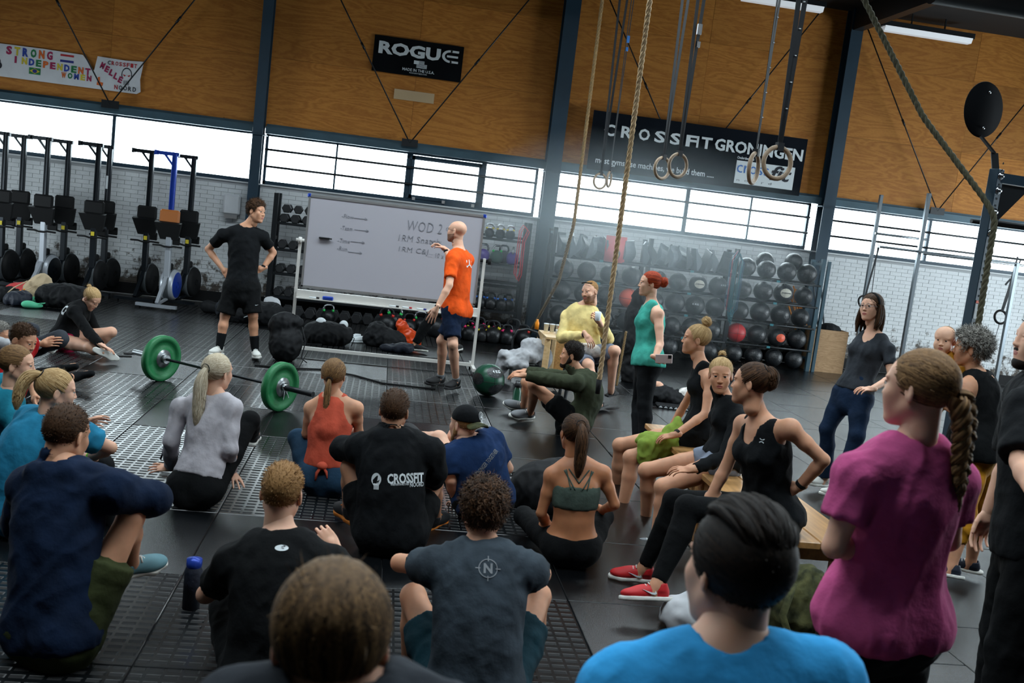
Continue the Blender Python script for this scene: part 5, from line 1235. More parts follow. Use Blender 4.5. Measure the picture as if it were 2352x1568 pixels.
for i, z in enumerate(SZ):
    for k in range(5 if i == 3 else 4):
        x = xl+.14+.17*k
        for lev in range(2 if i == 3 else 1):
            put(d0, first, x+.02*lev, YR-.06+.1*lev, z+.085+.15*lev, rr.uniform(-.06, .06), 'black hex dumbbell, %s from the left%s, %s dumbbell shelf' % (ORD[k], ' in the back row' if lev else '', names[i]), 'hex dumbbells on the %s shelf%s' % (names[i], ' back row' if lev else ''))
for k in range(11):
    px = 622+k*27.5; p = at(px, 716+px*.0+(px-622)*.128+(4 if k % 2 else 0), z=.09); put(d0, first, p[0], 15.75, .085, rr.uniform(-.05, .05), 'large black dumbbell, %s from the left in the row on the floor under the rack' % ORD[k], 'dumbbells on the floor under the rack').scale = (1.25, 1.1, 1.25)
for k, px in enumerate((735, 762, 790, 820, 850)):
    p = at(px, 668+(px-735)*.1, YR-.1); put(d0, first, p[0], YR-.1, .52+.085 if False else .75, 0, 'black dumbbell end, %s from the left in the gap above the whiteboard tray' % ORD[k], 'dumbbells seen under the whiteboard edge')
KP = {}
def kb(kind, x, y, z, rz, label, group, s=1.0):
    if kind not in KP: KP[kind] = (kettlebell(**KB[kind]), [True])
    o = put(*KP[kind], x, y, z, rz, label, group); o.scale = (s, s, s); return o
KB = dict(yel=dict(r=.085, handle='handle_steel', band='b_yellow', comp=True), pur=dict(r=.105, body='kb_purple', handle='handle_steel', comp=True), grn=dict(r=.105, body='kb_green', handle='handle_steel', band='b_green', comp=True), blu=dict(r=.1, band='b_blue'), pnk=dict(r=.1, band='b_pink'), yb=dict(r=.1, band='b_yellow'), gb=dict(r=.11, handle='handle_steel', band='b_green'), rb=dict(r=.12, band='b_red'), blk=dict(r=.11))
yk = YR-.06
for n_, (px, k) in enumerate(((1100, 'yel'), (1125, 'yel'), (1150, 'yel'), (1173, 'yel'))): kb(k, at(px, 530, yk)[0], yk, 1.60, .2, '%s yellow-banded steel-handled kettlebell from the left on the top kettlebell shelf' % ORD[n_], 'kettlebells with yellow bands on the top shelf', .95)
for px, k, l in ((1110, 'pur', 'purple kettlebell right beside the whiteboard edge on the second shelf'), (1141, 'grn', 'dark green kettlebell with shining steel handle on the second shelf'), (1158, 'blk', 'black kettlebell pushed behind the green one on the second shelf'), (1178, 'pur', 'purple kettlebell at the right end of the second shelf')): kb(k, at(px, 585, yk)[0], yk+(.08 if k == 'blk' else 0), 1.2, .3 if px != 1178 else 1.4, l, 'kettlebells on the second shelf')
for n_, px in enumerate((1102, 1127, 1152, 1168)): kb('blu', at(px, 690, yk)[0], yk+(.06 if px == 1168 else 0), .44, .2, '%s blue-banded black kettlebell from the left on the low kettlebell shelf' % ORD[n_], 'blue-banded kettlebells on the low shelf')
FL = [(750, 'gb'), (885, 'rb'), (903, 'gb'), (937, 'rb'), (964, 'gb'), (1000, 'rb'), (1065, 'yb'), (1078, 'pnk'), (1097, 'pnk'), (1108, 'yb'), (1122, 'pnk'), (1133, 'yb'), (1148, 'pnk'), (1164, 'pnk'), (1178, 'blk'), (1203, 'rb')]
bn = dict(gb='green', rb='red', yb='yellow', pnk='pink', blk='no')
for i, (px, k) in enumerate(FL):
    y = 15.35-(i % 2)*.28-(.0 if px < 1180 else -.1); kb(k, at(px, 762, y)[0], y, 0, rr.uniform(-.5, .5), 'black kettlebell with %s bands, %s from the left on the floor below the rack' % (bn[k], ORD[i]) if px not in (1203, 750) else ('black kettlebell standing apart on the floor left of the food table' if px == 1203 else 'kettlebell behind the black duffel bag under the whiteboard'), 'kettlebells on the floor below the rack, %s bands' % bn[k], 1.0+.15*(i % 3))
def band(name, pts, w, m, label, n=1, off=.02):
    q = MB(); o = None
    for i in range(n):
        P = [np.array(p)+np.array([off*i, -.006*i, -.02*i]) for p in pts]; q.tube(P, w, 6, flat=.35, closed=True)
    return tag(q.build(name, MT[m]), label, 'resistance band')
M_('band_red', (196, 40, 50), .55); M_('band_blue', (40, 90, 120), .55); M_('band_teal', (50, 120, 130), .55)
x, z1, z0 = 2.1, 1.86, .98
band('resistance_band', [(x-.06, YR-.3, z0+.1), (x-.05, YR-.3, z1-.1), (x, YR-.3, z1), (x+.08, YR-.3, z1-.08), (x+.02, YR-.31, z1-.25), (x+.03, YR-.31, z0+.1), (x, YR-.3, z0)], .022, 'band_red', 'red rubber resistance bands hanging from the end post of the kettlebell rack', 2, .03)

# ---------------------------------------------------------------- medicine ball rack
YB_ = 15.6; BX = [2.62, 4.2, 5.66, 7.16]; BZ = [.36, .735, 1.095, 1.46]
br = empty('ball_rack', (0, 0, 0), label='long black steel rack filled with medicine balls under the window', cat='rack')
for x in BX:
    for dy in (-.02, .38): q = MB(); q.box((x, YB_+dy, .93), (.065, .065, 1.86+(.06 if dy < 0 else 0))); q.build('upright', MT['steel_blue'] if x > 7 else MT['black_metal'], br)
    for z in (.2, 1.8): q = MB(); q.box((x, YB_+.18, z), (.04, .36, .04)); q.build('side_brace', MT['steel_blue'], br)
q = MB(); q.bar((BX[3]+.1, YB_-.02, 0), (BX[3]+.1, YB_-.02, 1.86), .05, .05); q.build('upright', MT['steel_blue'], br)
for a, b in zip(BX[:-1], BX[1:]):
    for z in BZ:
        for dy, dz in ((-.05, 0), (.2, .02)): q = MB(); q.cyl((a, YB_+dy, z-.02+dz), (b, YB_+dy, z-.02+dz), .018, n=8); q.build('shelf_rail', MT['black_metal'], br)
        q = MB(); q.box(((a+b)/2, YB_-.075, z-.02), (.06, .004, .035)); q.build('rail_label', MT['band_teal'], br)
M_('ball_black', (24, 28, 32), .42, bump=.3, bscale=40, spec=.6); M_('ball_red', (180, 36, 40), .5, spec=.5); M_('ball_cream', (190, 186, 172), .6); M_('ball_orange', (222, 84, 50), .5); M_('ball_green', (16, 74, 52), .35, spec=.6); M_('ball_seam', (10, 11, 12), .6)
def medball(r, m, kind='plain'):
    e = empty('medicine_ball', cat='medicine ball', label='x'); q = MB(); q.ball((0, 0, 0), r, 26, 16); b = q.build('shell', MT[m], e)
    q = MB()
    for ax in ((1, 0, 0), (0, 0, 1), (0, 1, 0)): q.lathe([(r*.999, -.003), (r*1.008, 0), (r*.999, .003)], (0, 0, 0), ax, 40)
    q.build('seam', MT['ball_seam'], e)
    if kind in ('panel', 'orange'):
        q = MB(); V = []; nn = nrm((.15, -1, .1)); ux = nrm(np.cross(nn, (0, 0, 1))); uz = np.cross(ux, nn)
        for rr_ in (0, .3, .6):
            for k in range(16):
                a = 2*PI*k/16; d = nn*math.cos(rr_)+(ux*math.cos(a)*1.0+uz*math.sin(a)*.75)*math.sin(rr_); V.append(nrm(d)*r*1.012)
        q.add(V, [(i*16+k, i*16+(k+1) % 16, (i+1)*16+(k+1) % 16, (i+1)*16+k) for i in range(2) for k in range(16)], True); q.build('panel', MT['ball_cream' if kind == 'panel' else 'ball_orange'], e)
        if kind == 'panel': q = MB(); q.box(nn*r*1.015, (r*.9, .004, .012)); q.build('seam_line', MT['ball_seam'], e)
    if kind == 'text':
        o = lettering('print', '6 KG', np.array([-.06, -r-.001, .02]), X_, Z_, .11, .03, MT['white_print'], e, .02, .004)
    return e
MP = {}
def ball(kind, m, r, c, rz, label, group):
    k = (kind, m)
    if k not in MP: MP[k] = (medball(.17, m, kind), [True])
    o = put(*MP[k], *c, rz, label, group); o.scale = (r/.17,)*3; return o
rr = random.Random(9); bays = ['left', 'middle', 'right']
for b_, (a, b) in enumerate(zip(BX[:-1], BX[1:])):
    for j, z in enumerate([.02]+BZ):
        if j == 4 and b_ < 2: continue
        n = 4; nm = ['floor row', 'lowest shelf', 'second shelf', 'third shelf', 'top shelf'][j]
        for k in range(n):
            x = a+.04+(b-a-.08)*(k+.5)/n; r = rr.uniform(.148, .168) if j else .15; kind, m, l = 'plain', 'ball_black', None
            if b_ == 2 and j == 1 and k == 0: m, l = 'ball_red', 'plain red medicine ball on the lowest shelf of the right bay'
            if b_ == 2 and j == 1 and k == 2: kind, l = 'orange', 'black medicine ball with orange panel on the lowest shelf of the right bay'
            if b_ == 2 and j == 3 and k == 2: kind, l = 'panel', 'medicine ball with a curved cream panel on the right bay third shelf'
            if b_ == 1 and j == 3 and k == 2: kind, l = 'panel', 'cream-fronted medicine ball on the middle bay third shelf'
            if b_ == 1 and j == 3 and k == 3: kind, l = 'text', 'black medicine ball with small weight marking, right end of the middle bay third shelf'
            if b_ == 0 and j == 2 and k == 3: m, l = 'ball_orange', 'orange-red medicine ball partly behind the red-haired woman'
            if b_ == 1 and j == 2 and k == 2: kind, l = 'text', 'black medicine ball with white lettering, middle bay second shelf'
            ball(kind, m, r, (x, YB_+.07, z+r-.01), rr.uniform(-.6, .6) if kind == 'plain' else rr.uniform(-.3, .3), l or 'black medicine ball, %s from the left on the %s of the %s bay' % (ORD[k], nm, bays[b_]), None if l else 'black medicine balls, %s, %s bay' % (nm, bays[b_])) if l is None else ball(kind, m, r, (x, YB_+.07, z+r-.01), rr.uniform(-.3, .3), l, 'odd medicine balls on the rack')
for x, z in ((6.25, 1.72+.02), (6.75, 1.78)): ball('plain', 'ball_black', .15, (x, YB_+.24, z), .2, 'black medicine ball piled behind the top row, %s of the two' % ('left' if x < 6.5 else 'right'), 'medicine balls piled on top')
M_('pad_grey', (92, 100, 106), .55, spec=.5); M_('pad_dark', (36, 42, 48), .5, spec=.6)
def pad(m, w=.3, h=.36):     # curved sit-up pad standing on edge
    q = MB(); n = 9; V = []
    for i in range(n+1):
        t = i/n; z = h*t; d = .07*math.sin(PI*min(1, t*1.2)); V += [(-w/2*(1-.25*t), -d-.012, z), (w/2*(1-.25*t), -d-.012, z), (w/2*(1-.25*t), .012, z), (-w/2*(1-.25*t), .012, z)]
    F = [(i*4+j, i*4+(j+1) % 4, i*4+4+(j+1) % 4, i*4+4+j) for i in range(n) for j in range(4)]+[(3, 2, 1, 0), (n*4, n*4+1, n*4+2, n*4+3)]
    q.add(V, F, False); return tag(q.build('situp_pad', MT[m]), 'x', 'sit-up pad')
p0, p1 = pad('pad_grey'), pad('pad_dark'); pf = {id(p0): True, id(p1): True}
for k in range(24):
    x = 2.78+k*.117; src = (p0, p1)[(k*7) % 5 < 2]
    if 10 <= k <= 11: continue
    o = src if pf[id(src)] else src.copy()
    if not pf[id(src)]: COL.objects.link(o)
    pf[id(src)] = False; o.location = (x, YB_+.06+rr.uniform(-.03, .05), BZ[3]); o.rotation_euler = (rr.uniform(-.2, .2), rr.uniform(-.3, .35), 1.2+rr.uniform(-.7, .5)); o['label'] = 'curved %s sit-up pad, %s from the left on top of the ball rack' % ('grey' if src is p0 else 'dark', ORD[k]); o['group'] = '%s sit-up pads on the ball rack' % ('grey' if src is p0 else 'dark')
q = MB(); n = 14
V = []
for i in range(n+1):
    a = -1.2+2.4*i/n; V += [(math.sin(a)*.19, -.11*math.cos(a), .0), (math.sin(a)*.19, -.11*math.cos(a), .42), (math.sin(a)*.17, -.11*math.cos(a)+.03, .42), (math.sin(a)*.17, -.11*math.cos(a)+.03, 0)]
q.add(V, [(i*4+j, i*4+(j+1) % 4, i*4+4+(j+1) % 4, i*4+4+j) for i in range(n) for j in range(4)], True); M_('red_pad', (206, 70, 70), .5)
c = at(1412, 570, YB_); tag(q.build('curved_pad', MT['red_pad'], None, (c[0], YB_+.0, BZ[3]-.02), .1), 'glossy red curved plastic pad among the grey pads on the rack', 'pad')
x = at(1690, 600, YB_-.1)[0]
for k, (m, l) in enumerate((('band_blue', 'long dark blue rubber bands hanging on the ball rack post'), ('band_red', 'long red rubber band looped on the ball rack post beside blue ones'), ('band_teal', 'teal rubber bands dangling behind the red one on the ball rack post'))):
    band('resistance_band', [(x-.09+.03*k, YB_-.12-.02*k, .98-.08*k), (x-.1+.03*k, YB_-.12-.02*k, 1.7), (x+.0, YB_-.12-.02*k, 1.86), (x+.1-.02*k, YB_-.12-.02*k, 1.72), (x+.09-.03*k, YB_-.12-.02*k, .95), (x, YB_-.12-.02*k, .82-.06*k+(.1 if k == 1 else 0))], .012, m, l, 3 if k != 1 else 1, .018)

# ---------------------------------------------------------------- whiteboard on its stand
YBd = 12.05
wb = empty('whiteboard', (0, 0, 0), label='large wheeled whiteboard on a white metal stand with faint workout notes', cat='whiteboard'); M_('board_white', (176, 174, 182), .35, spec=.5); M_('white_metal', (205, 203, 198), .4, spec=.5); M_('marker_grey', (128, 130, 138), .7)
q = MB(); q.box((.075, YBd, 1.395), (2.08, .02, 1.07)); q.build('board', MT['board_white'], wb)
for c, s in (((.075, YBd, 1.94), (2.12, .035, .03)), ((.075, YBd, .85), (2.12, .035, .03)), ((-.975, YBd, 1.395), (.025, .035, 1.1)), ((1.125, YBd, 1.395), (.025, .035, 1.1))): q = MB(); q.box(c, s); q.build('edge_trim', MT['alu'], wb)
for x in (-.98, 1.13): q = MB(); q.box((x, YBd, 1.94), (.05, .04, .05), bev=.012); q.build('corner_cap', MT['rail_blue'], wb)
for x in (-1.04, 1.19):
    q = MB(); q.box((x, YBd, .75), (.035, .05, 1.36)); q.build('leg', MT['white_metal'], wb)
    q = MB(); q.box((x, YBd-.0, .08), (.04, .62, .04)); f = q.build('foot', MT['white_metal'], wb)
    for dy in (-.29, .29):
        q = MB(); q.cyl((x-.012, YBd+dy, .03), (x+.012, YBd+dy, .03), .03, n=14); q.build('castor', MT['black_plastic'], f)
    q = MB(); q.cyl((x-.05, YBd, 1.4), (x+.05, YBd, 1.4), .02, n=10); q.lathe([(0, -.02), (.035, -.02), (.04, .0), (.035, .02), (0, .02)], (x+(.06 if x > 0 else -.0), YBd-.03, 1.4), (1, 0, 0), 12); q.build('tilt_knob', MT['black_plastic' if x > 0 else 'white_metal'], wb)
q = MB(); q.box((.075, YBd-.02, .76), (2.2, .07, .1)); q.box((.075, YBd-.075, .715), (2.2, .06, .012)); q.build('pen_tray', MT['white_metal'], wb)
q = MB(); q.box((.075, YBd, .1), (2.22, .035, .04)); q.build('cross_bar', MT['white_metal'], wb)
yb = YBd-.012
def wr(t, px, py, wd, ht, shear=.1): p = at(px, py, yb); lettering('writing', t, p, X_, Z_, wd, ht, MT['marker_grey'], wb, -.012, .0015, 1.1, shear)
wr('WOD 2', 935, 528, .42, .12); wr('1RM Snatch', 915, 552, .5, .075); wr('1RM C&J', 915, 580, .36, .08); wr('::: 10 x', 985, 590, .18, .06); wr('6 x 1', 990, 558, .12, .035); wr('-Flow', 785, 500, .14, .05); wr('-Team', 782, 527, .14, .05); wr('-Time', 776, 556, .14, .05); wr('-Run', 774, 574, .12, .05)
for px, py in ((812, 500), (815, 527), (806, 554), (800, 578)):
    p = at(px, py, yb-.002); q = MB(); q.box(p+np.array([.08, 0, 0]), (.17, .001, .006)); q.bar(p+np.array([.165, 0, 0]), p+np.array([.135, 0, .015]), .002, .005); q.bar(p+np.array([.165, 0, 0]), p+np.array([.135, 0, -.015]), .002, .005); q.build('arrow', MT['marker_grey'], wb)
q = MB(); p = at(745, 547, yb-.02); q.box(p, (.13, .03, .022), bev=.006); q.cyl(p+np.array([.065, 0, 0]), p+np.array([.09, 0, 0]), .008, n=8); tag(q.build('marker_pen', MT['black_plastic']), 'black magnetic marker stuck on the left of the whiteboard', 'marker')
def pen(px, m, cap, label):
    p = at(px, 668+(px-700)*.125, YBd-.085); p[2] = .735; e = empty('marker_pen', p, label=label, cat='marker'); q = MB(); q.cyl((-.055, 0, 0), (.03, 0, 0), .009, n=8); q.build('barrel', MT[m], e); q = MB(); q.cyl((.03, 0, 0), (.065, 0, 0), .011, n=8); q.build('cap', MT[cap], e)
pen(722, 'white_print', 'black_plastic', 'white marker with black cap left of the blue eraser on the tray'); pen(905, 'white_print', 'black_plastic', 'white marker with black cap in the middle of the tray'); pen(935, 'white_print', 'ink_red', 'white marker with red cap on the tray'); pen(968, 'white_print', 'ink_navy', 'white marker with blue cap near the bald man\'s hand on the tray')
p = at(754, 675, YBd-.085); q = MB(); q.box((p[0], p[1], .745), (.13, .04, .045), bev=.01); tag(q.build('eraser', MT['rail_blue']), 'blue board eraser on the whiteboard tray', 'eraser')

# ---------------------------------------------------------------- barbell
a, b = np.array([-2.02, 9.72, .225]), np.array([-.86, 8.92, .225]); u = nrm(b-a); mid = (a+b)/2; a, b = mid-u*.70, mid+u*.70
bb = empty('barbell', (0, 0, 0), label='barbell with one green bumper plate on each end lying on the floor', cat='barbell'); M_('plate_green', (22, 112, 62), .5, spec=.5, bump=.15, bscale=60)
q = MB(); q.cyl(a-u*.02, b+u*.02, .014, n=12); q.build('shaft', MT['black_metal'], bb)
for e, s in ((a, -1), (b, 1)):
    q = MB(); q.cyl(e, e+u*s*.42, .025, n=14); q.cyl(e-u*s*.03, e+u*s*.0, .042, n=16); q.build('sleeve', MT['dull_steel' if s < 0 else 'black_metal'], bb)
    q = MB(); c = e+u*s*.045; q.lathe([(.028, -.03), (.09, -.03), (.092, -.022), (.17, -.022), (.175, -.034), (.218, -.034), (.225, -.026), (.225, .026), (.218, .034), (.175, .034), (.17, .022), (.092, .022), (.09, .03), (.028, .03)], c, u, 48); pl = q.build('bumper_plate', MT['plate_green'], bb)
    q = MB(); q.lathe([(.028, -.033), (.088, -.033), (.088, .033), (.028, .033)], c, u, 32); q.build('steel_hub', MT['dull_steel'], pl)
    c2 = e+u*s*.1; q = MB(); q.lathe([(.026, -.012), (.034, -.012), (.034, .012), (.026, .012)], c2, u, 16)
    if s > 0:
        x = nrm(np.cross(u, Up)); q.bar(c2, c2+x*.01-Up*.11-u*.0, .006, .006); q.bar(c2, c2-x*.06-Up*.1, .006, .006); q.bar(c2+Up*.03, c2+Up*.04, .02, .01)
    q.build('collar', MT['chrome'], bb)

# ---------------------------------------------------------------- ropes, rings
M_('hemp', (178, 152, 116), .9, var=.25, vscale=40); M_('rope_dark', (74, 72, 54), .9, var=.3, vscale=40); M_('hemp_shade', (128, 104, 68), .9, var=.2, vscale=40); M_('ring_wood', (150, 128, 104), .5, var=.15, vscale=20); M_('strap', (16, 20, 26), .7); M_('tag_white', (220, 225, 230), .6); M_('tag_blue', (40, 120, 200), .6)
def rope(P, r, m, label, pitch=None, end=None):
    P = [np.array(p, float) for p in P]; L = [0]
    for i in range(1, len(P)): L.append(L[-1]+np.linalg.norm(P[i]-P[i-1]))
    n = int(L[-1]/(r*1.1)); S = np.linspace(0, L[-1], n); Q = np.stack([np.interp(S, L, [p[i] for p in P]) for i in range(3)], 1)
    for _ in range(6): Q[1:-1] = (Q[:-2]+Q[1:-1]*2+Q[2:])/4
    pitch = pitch or r*7; e = empty('climbing_rope', P[-1], label=label, cat='rope'); T = np.gradient(Q, axis=0); T /= np.linalg.norm(T, axis=1, keepdims=True); x = np.array([1., 0, 0])
    for k in range(3):
        C = []
        for q_, t, s in zip(Q, T, S): x = nrm(x-t*(x@t)); y = np.cross(t, x); a = s*2*PI/pitch+k*2*PI/3; C.append(q_+(x*math.cos(a)+y*math.sin(a))*r*.52-P[-1])
        q = MB(); q.tube(C, r*.56, 6); q.build('strand', MT[m], e)
    if end: q = MB(); d = nrm(P[-1]-P[-2]); q.cyl(-d*.02, d*end, r*1.15, r*.9, n=12); q.build('whipping', MT['black_plastic'], e)
    return e
def vline(px0, py0, px1, py1, d):      # vertical hanging line through the lower pixel at depth d, up to the ceiling
    b = pd(px1, py1, d); t = b.copy(); t[2] = ZT-.1; return t, b
t, b = vline(1490, 0, 1376, 876, 8.7); rope([t, b], .023, 'hemp', 'thick beige climbing rope hanging in front of the man in yellow', end=.11)
b = pd(1318, 515, 13.2); t = b.copy(); t[2] = ZT-.1; b2 = pd(1283, 645, 13.9); b3 = pz(1214, 770, .03); rope([t, b, b2, b3], .024, 'hemp_shade', 'farther beige climbing rope with its lower end pulled aside by the column')
d_ = 7.1; t = pd(1965, -40, 7.6); m1 = pd(2120, 268, 7.35); m2 = pd(2262, 458, d_); m3 = pd(2287, 500, d_-.05); m4 = pd(2270, 600, d_-.02); b = pd(2240, 790, d_); rope([t, m1, m2, m3, m4, b], .023, 'rope_dark', 'dark climbing rope slung over the pull-up rig at the right', )
p = pd(1437, 770, 12.4); rope([p+np.array([0, 0, .05]), np.array([p[0]-.03, p[1], .02])], .016, 'hemp_shade', 'short frayed rope end hanging behind the turquoise tank top woman')
def rings(specs, label):
    for i, (px, py, hpx, yaw, extra) in enumerate(specs):
        d = FPX*.235/hpx; c = pd(px, py, d); e = empty('gym_ring', c, label=label[i], cat='gymnastic ring'); u = frame_dir(yaw); R = .102
        q = MB(); q.tube([u*R*math.cos(t)+Up*R*math.sin(t) for t in np.linspace(0, 2*PI, 33)[:-1]], .0155, 10, closed=True, up=np.cross(u, Up)); q.build('hoop', MT['ring_wood'], e)
        q = MB(); s = frame_dir(yaw+90)*.019; h = ZT-.1-c[2]
        for k in (-1, 1):
            off = u*.035*k if extra != 'tight' else u*.02*k; q.bar(np.array([0, 0, R])+s*0, np.array([0, 0, h])+off*2.4, .036, .003, up=tuple(np.cross(u, Up)))
        q.bar((0, 0, R-.02), (0, 0, R+.03), .045, .04, up=tuple(np.cross(u, Up))); sp = q.build('strap', MT['strap'], e); q = MB()
        for k in range(14 if extra == 'ticks' else 0): z = R+.25+k*.17; q.box(np.array([0, 0, z])+u*.05*z/h+np.cross(u, Up)*.006, (.012, .012, .006))
        if extra and extra.startswith('tag'): z = float(extra[3:]); q.box(np.array([0, 0, z])+u*.03, (.04, .03, .09)); q.box(np.array([0, 0, z-.13])+u*.04, (.03, .03, .05))
        if q.v: q.build('strap_mark', MT['tag_white' if not (extra or '').startswith('tag1.9') else 'tag_blue'], e)
rings([(1378, 416, 39, 60, ''), (1399, 412, 39, 20, 'tag1.9')], ['small far gymnastic ring, left of the far pair in front of the window', 'small far gymnastic ring seen nearly edge-on, right of the far pair'])
rings([(1521, 386, 55, 52, ''), (1557, 380, 60, 58, 'tag1.2')], ['wooden gymnastic ring, left one of the middle pair before the dark banner', 'wooden gymnastic ring, right one of the middle pair before the dark banner'])
rings([(1731, 386, 77, 30, 'ticks'), (1785, 374, 82, 72, 'ticks')], ['narrow-looking wooden gymnastic ring left in the nearest pair', 'nearest and largest wooden gymnastic ring over the white logo panel'])

# ---------------------------------------------------------------- rig at the right
M_('bag_matte', (10, 12, 15), .9, spec=.1)
rg = empty('pull_up_rig', (0, 0, 0), label='black perforated steel pull-up rig with a round target at the right edge', cat='rig'); M_('rig_face', (38, 58, 72), .4, .3)
pb = pd(2236, 690, 7.25); px_, py_ = pb[0], pb[1]; zt = 3.0
zt = float((pd(2287, 392, 7.25))[2]); q = MB(); Mr = np.array(Matrix.Rotation(math.radians(24), 3, 'Z')); q.box((px_, py_, zt/2), (.075, .075, zt), Mr, bev=.004); up_ = q.build('upright', MT['rig_face'], rg)
q = MB(); nf = Mr@np.array([-.0, -1, 0]); 
for k in range(int((zt-.3)/.05)): z = .4+k*.0508*1.0; c = np.array([px_, py_, z])+Mr@np.array([0, -.0385, 0]); q.cyl(c, c+Mr@np.array([0, -.001, 0]), .0085, n=10)
q.build('bolt_hole', MT['black_plastic'], up_)['kind'] = 'stuff'
for py__ in (405, 438, 487, 536):
    z = float(pd(2270, py__, 7.25)[2]); c = np.array([px_, py_, z])+Mr@np.array([0, -.038, 0]); q = MB(); q.lathe([(0, .022), (.014, .022), (.014, .006), (.028, .006), (.03, 0)], c, Mr@np.array([0, -1, 0]), 14); q.build('bolt', MT['chrome'], up_)
q = MB(); q.box(np.array([px_, py_, .01]), (.2, .2, .02), Mr); q.build('base_plate', MT['rig_face'], rg)
dirx = nrm(Mr@np.array([1.0, -.25, 0])); q = MB(); q.bar(np.array([px_, py_, zt-.06]), np.array([px_, py_, zt-.06])+dirx*1.9, .07, .07); q.build('cross_member', MT['rig_face'], rg)
q = MB(); g0 = np.array([px_, py_, zt-.1]); q.prism([(0.03, 0), (.32, 0), (.03, -.32)], g0, dirx, Up, np.cross(dirx, Up)*.008); q.build('gusset', MT['black_metal'], rg)
zb = float(pd(2300, 512, 7.2)[2]); q = MB(); q.cyl(np.array([px_, py_, zb])+dirx*.03, np.array([px_, py_, zb])+dirx*1.9, .017, n=12); q.cyl(np.array([px_+.0, py_+.25, zb])+dirx*.03, np.array([px_, py_+.05, zb])+dirx*1.9, .017, n=12); q.build('pull_up_bar', MT['black_metal'], rg)
tc_ = pd(2259, 252, 7.25); q = MB(); pn = nrm(np.array([.35, -1, 0])); q.lathe([(0, .006), (.2, .006), (.203, 0), (.2, -.006), (0, -.006)], tc_, pn, 48); tg = q.build('target_disc', MT['bag_matte'], rg)
q = MB()
for dz in (-.13, .13): q.lathe([(0, .012), (.01, .012), (.012, .005)], tc_+np.array([.02, 0, dz]), pn, 10)
q.build('bolt', MT['chrome'], tg); q = MB(); k1 = pd(2252, 312, 7.25); k2 = pd(2284, 352, 7.25); top = np.array([px_, py_, zt]); q.bar(k1, k2, .05, .012); q.bar(k2, top-np.array([0, 0, .05]), .05, .012); q.build('target_bracket', MT['black_metal'], rg)
q = MB(); z = float(pd(2222, 712, 7.25)[2]); q.box(np.array([px_, py_, z])+Mr@np.array([0, -.039, 0]), (.05, .002, .11), Mr); q.build('sticker', MT['white_print'], up_); q = MB(); q.box(np.array([px_, py_, z+.07])+Mr@np.array([0, -.0395, 0]), (.05, .002, .02), Mr); q.build('sticker', MT['ball_orange'], up_)
# steel wall rig behind (thin uprights, cross tubes) at the right
M_('tube_steel', (120, 128, 134), .3, .7)
wr_ = empty('wall_rig', (0, 0, 0), label='slim grey steel rack uprights and cross tubes before the window at the right', cat='rig'); Yp = 14.4
for (a, b, Y) in (((2022, 447), (1978, 745), 15.6), ((2137, 444), (2072, 793), 14.2), ((2335, 603), (2282, 912), 14.0)):
    A_ = at(*a, Y); B_ = at(*b, Y); q = MB(); x = (A_[0]+B_[0])/2; q.box((x, Y, A_[2]/2), (.055, .055, A_[2]), bev=.004); q.build('upright', MT['tube_steel'], wr_)
for a, b, Y in (((2010, 538), (2128, 548), 15.0), ((2020, 565), (2340, 607), 14.3), ((2120, 580), (2352, 612), 14.1)): A_, B_ = at(*a, Y), at(*b, Y); A_[2] = B_[2] = (A_[2]+B_[2])/2; q = MB(); q.cyl(A_, B_, .02, n=10); q.build('cross_tube', MT['tube_steel'], wr_)
q = MB(); A_ = at(2018, 550, 15.3); B_ = at(2000, 690, 15.3); q.cyl(A_, B_, .006, n=6); q.build('cable', MT['black_metal'], wr_)
c = at(2298, 728, 14.1); e = empty('hanging_ring', c, label='black plastic ring hanging on black straps at the right wall', cat='gymnastic ring'); q = MB(); q.tube([(.1*math.cos(t), .02*math.sin(t), .1*math.sin(t)) for t in np.linspace(0, 2*PI, 25)[:-1]], .018, 8, closed=True); q.build('hoop', MT['black_plastic'], e)
q = MB(); q.bar((0, 0, .1), (.05, 0, .45), .03, .004, (0, 1, 0)); q.bar((.05, 0, .45), (.1, 0, .95), .03, .004, (0, 1, 0)); q.bar((.02, 0, .1), (.16, 0, .93), .025, .004, (0, 1, 0)); q.bar((.05, 0, .6), (-.02, 0, .5), .03, .004, (0, 1, 0)); q.bar((0, 0, -.1), (-.05, 0, -.6), .008, .004, (0, 1, 0)); q.build('strap', MT['strap'], e)
c = at(1985, 694, 15.2); e = empty('hanging_ring', c, label='black ring just behind the face of the woman with glasses', cat='gymnastic ring'); q = MB(); q.tube([(.1*math.cos(t), .05*math.sin(t), .1*math.sin(t)) for t in np.linspace(0, 2*PI, 25)[:-1]], .016, 8, closed=True); q.build('hoop', MT['black_plastic'], e); q = MB(); q.bar((0, 0, .1), (.1, 0, .95), .03, .004, (0, 1, 0)); q.build('strap', MT['strap'], e)
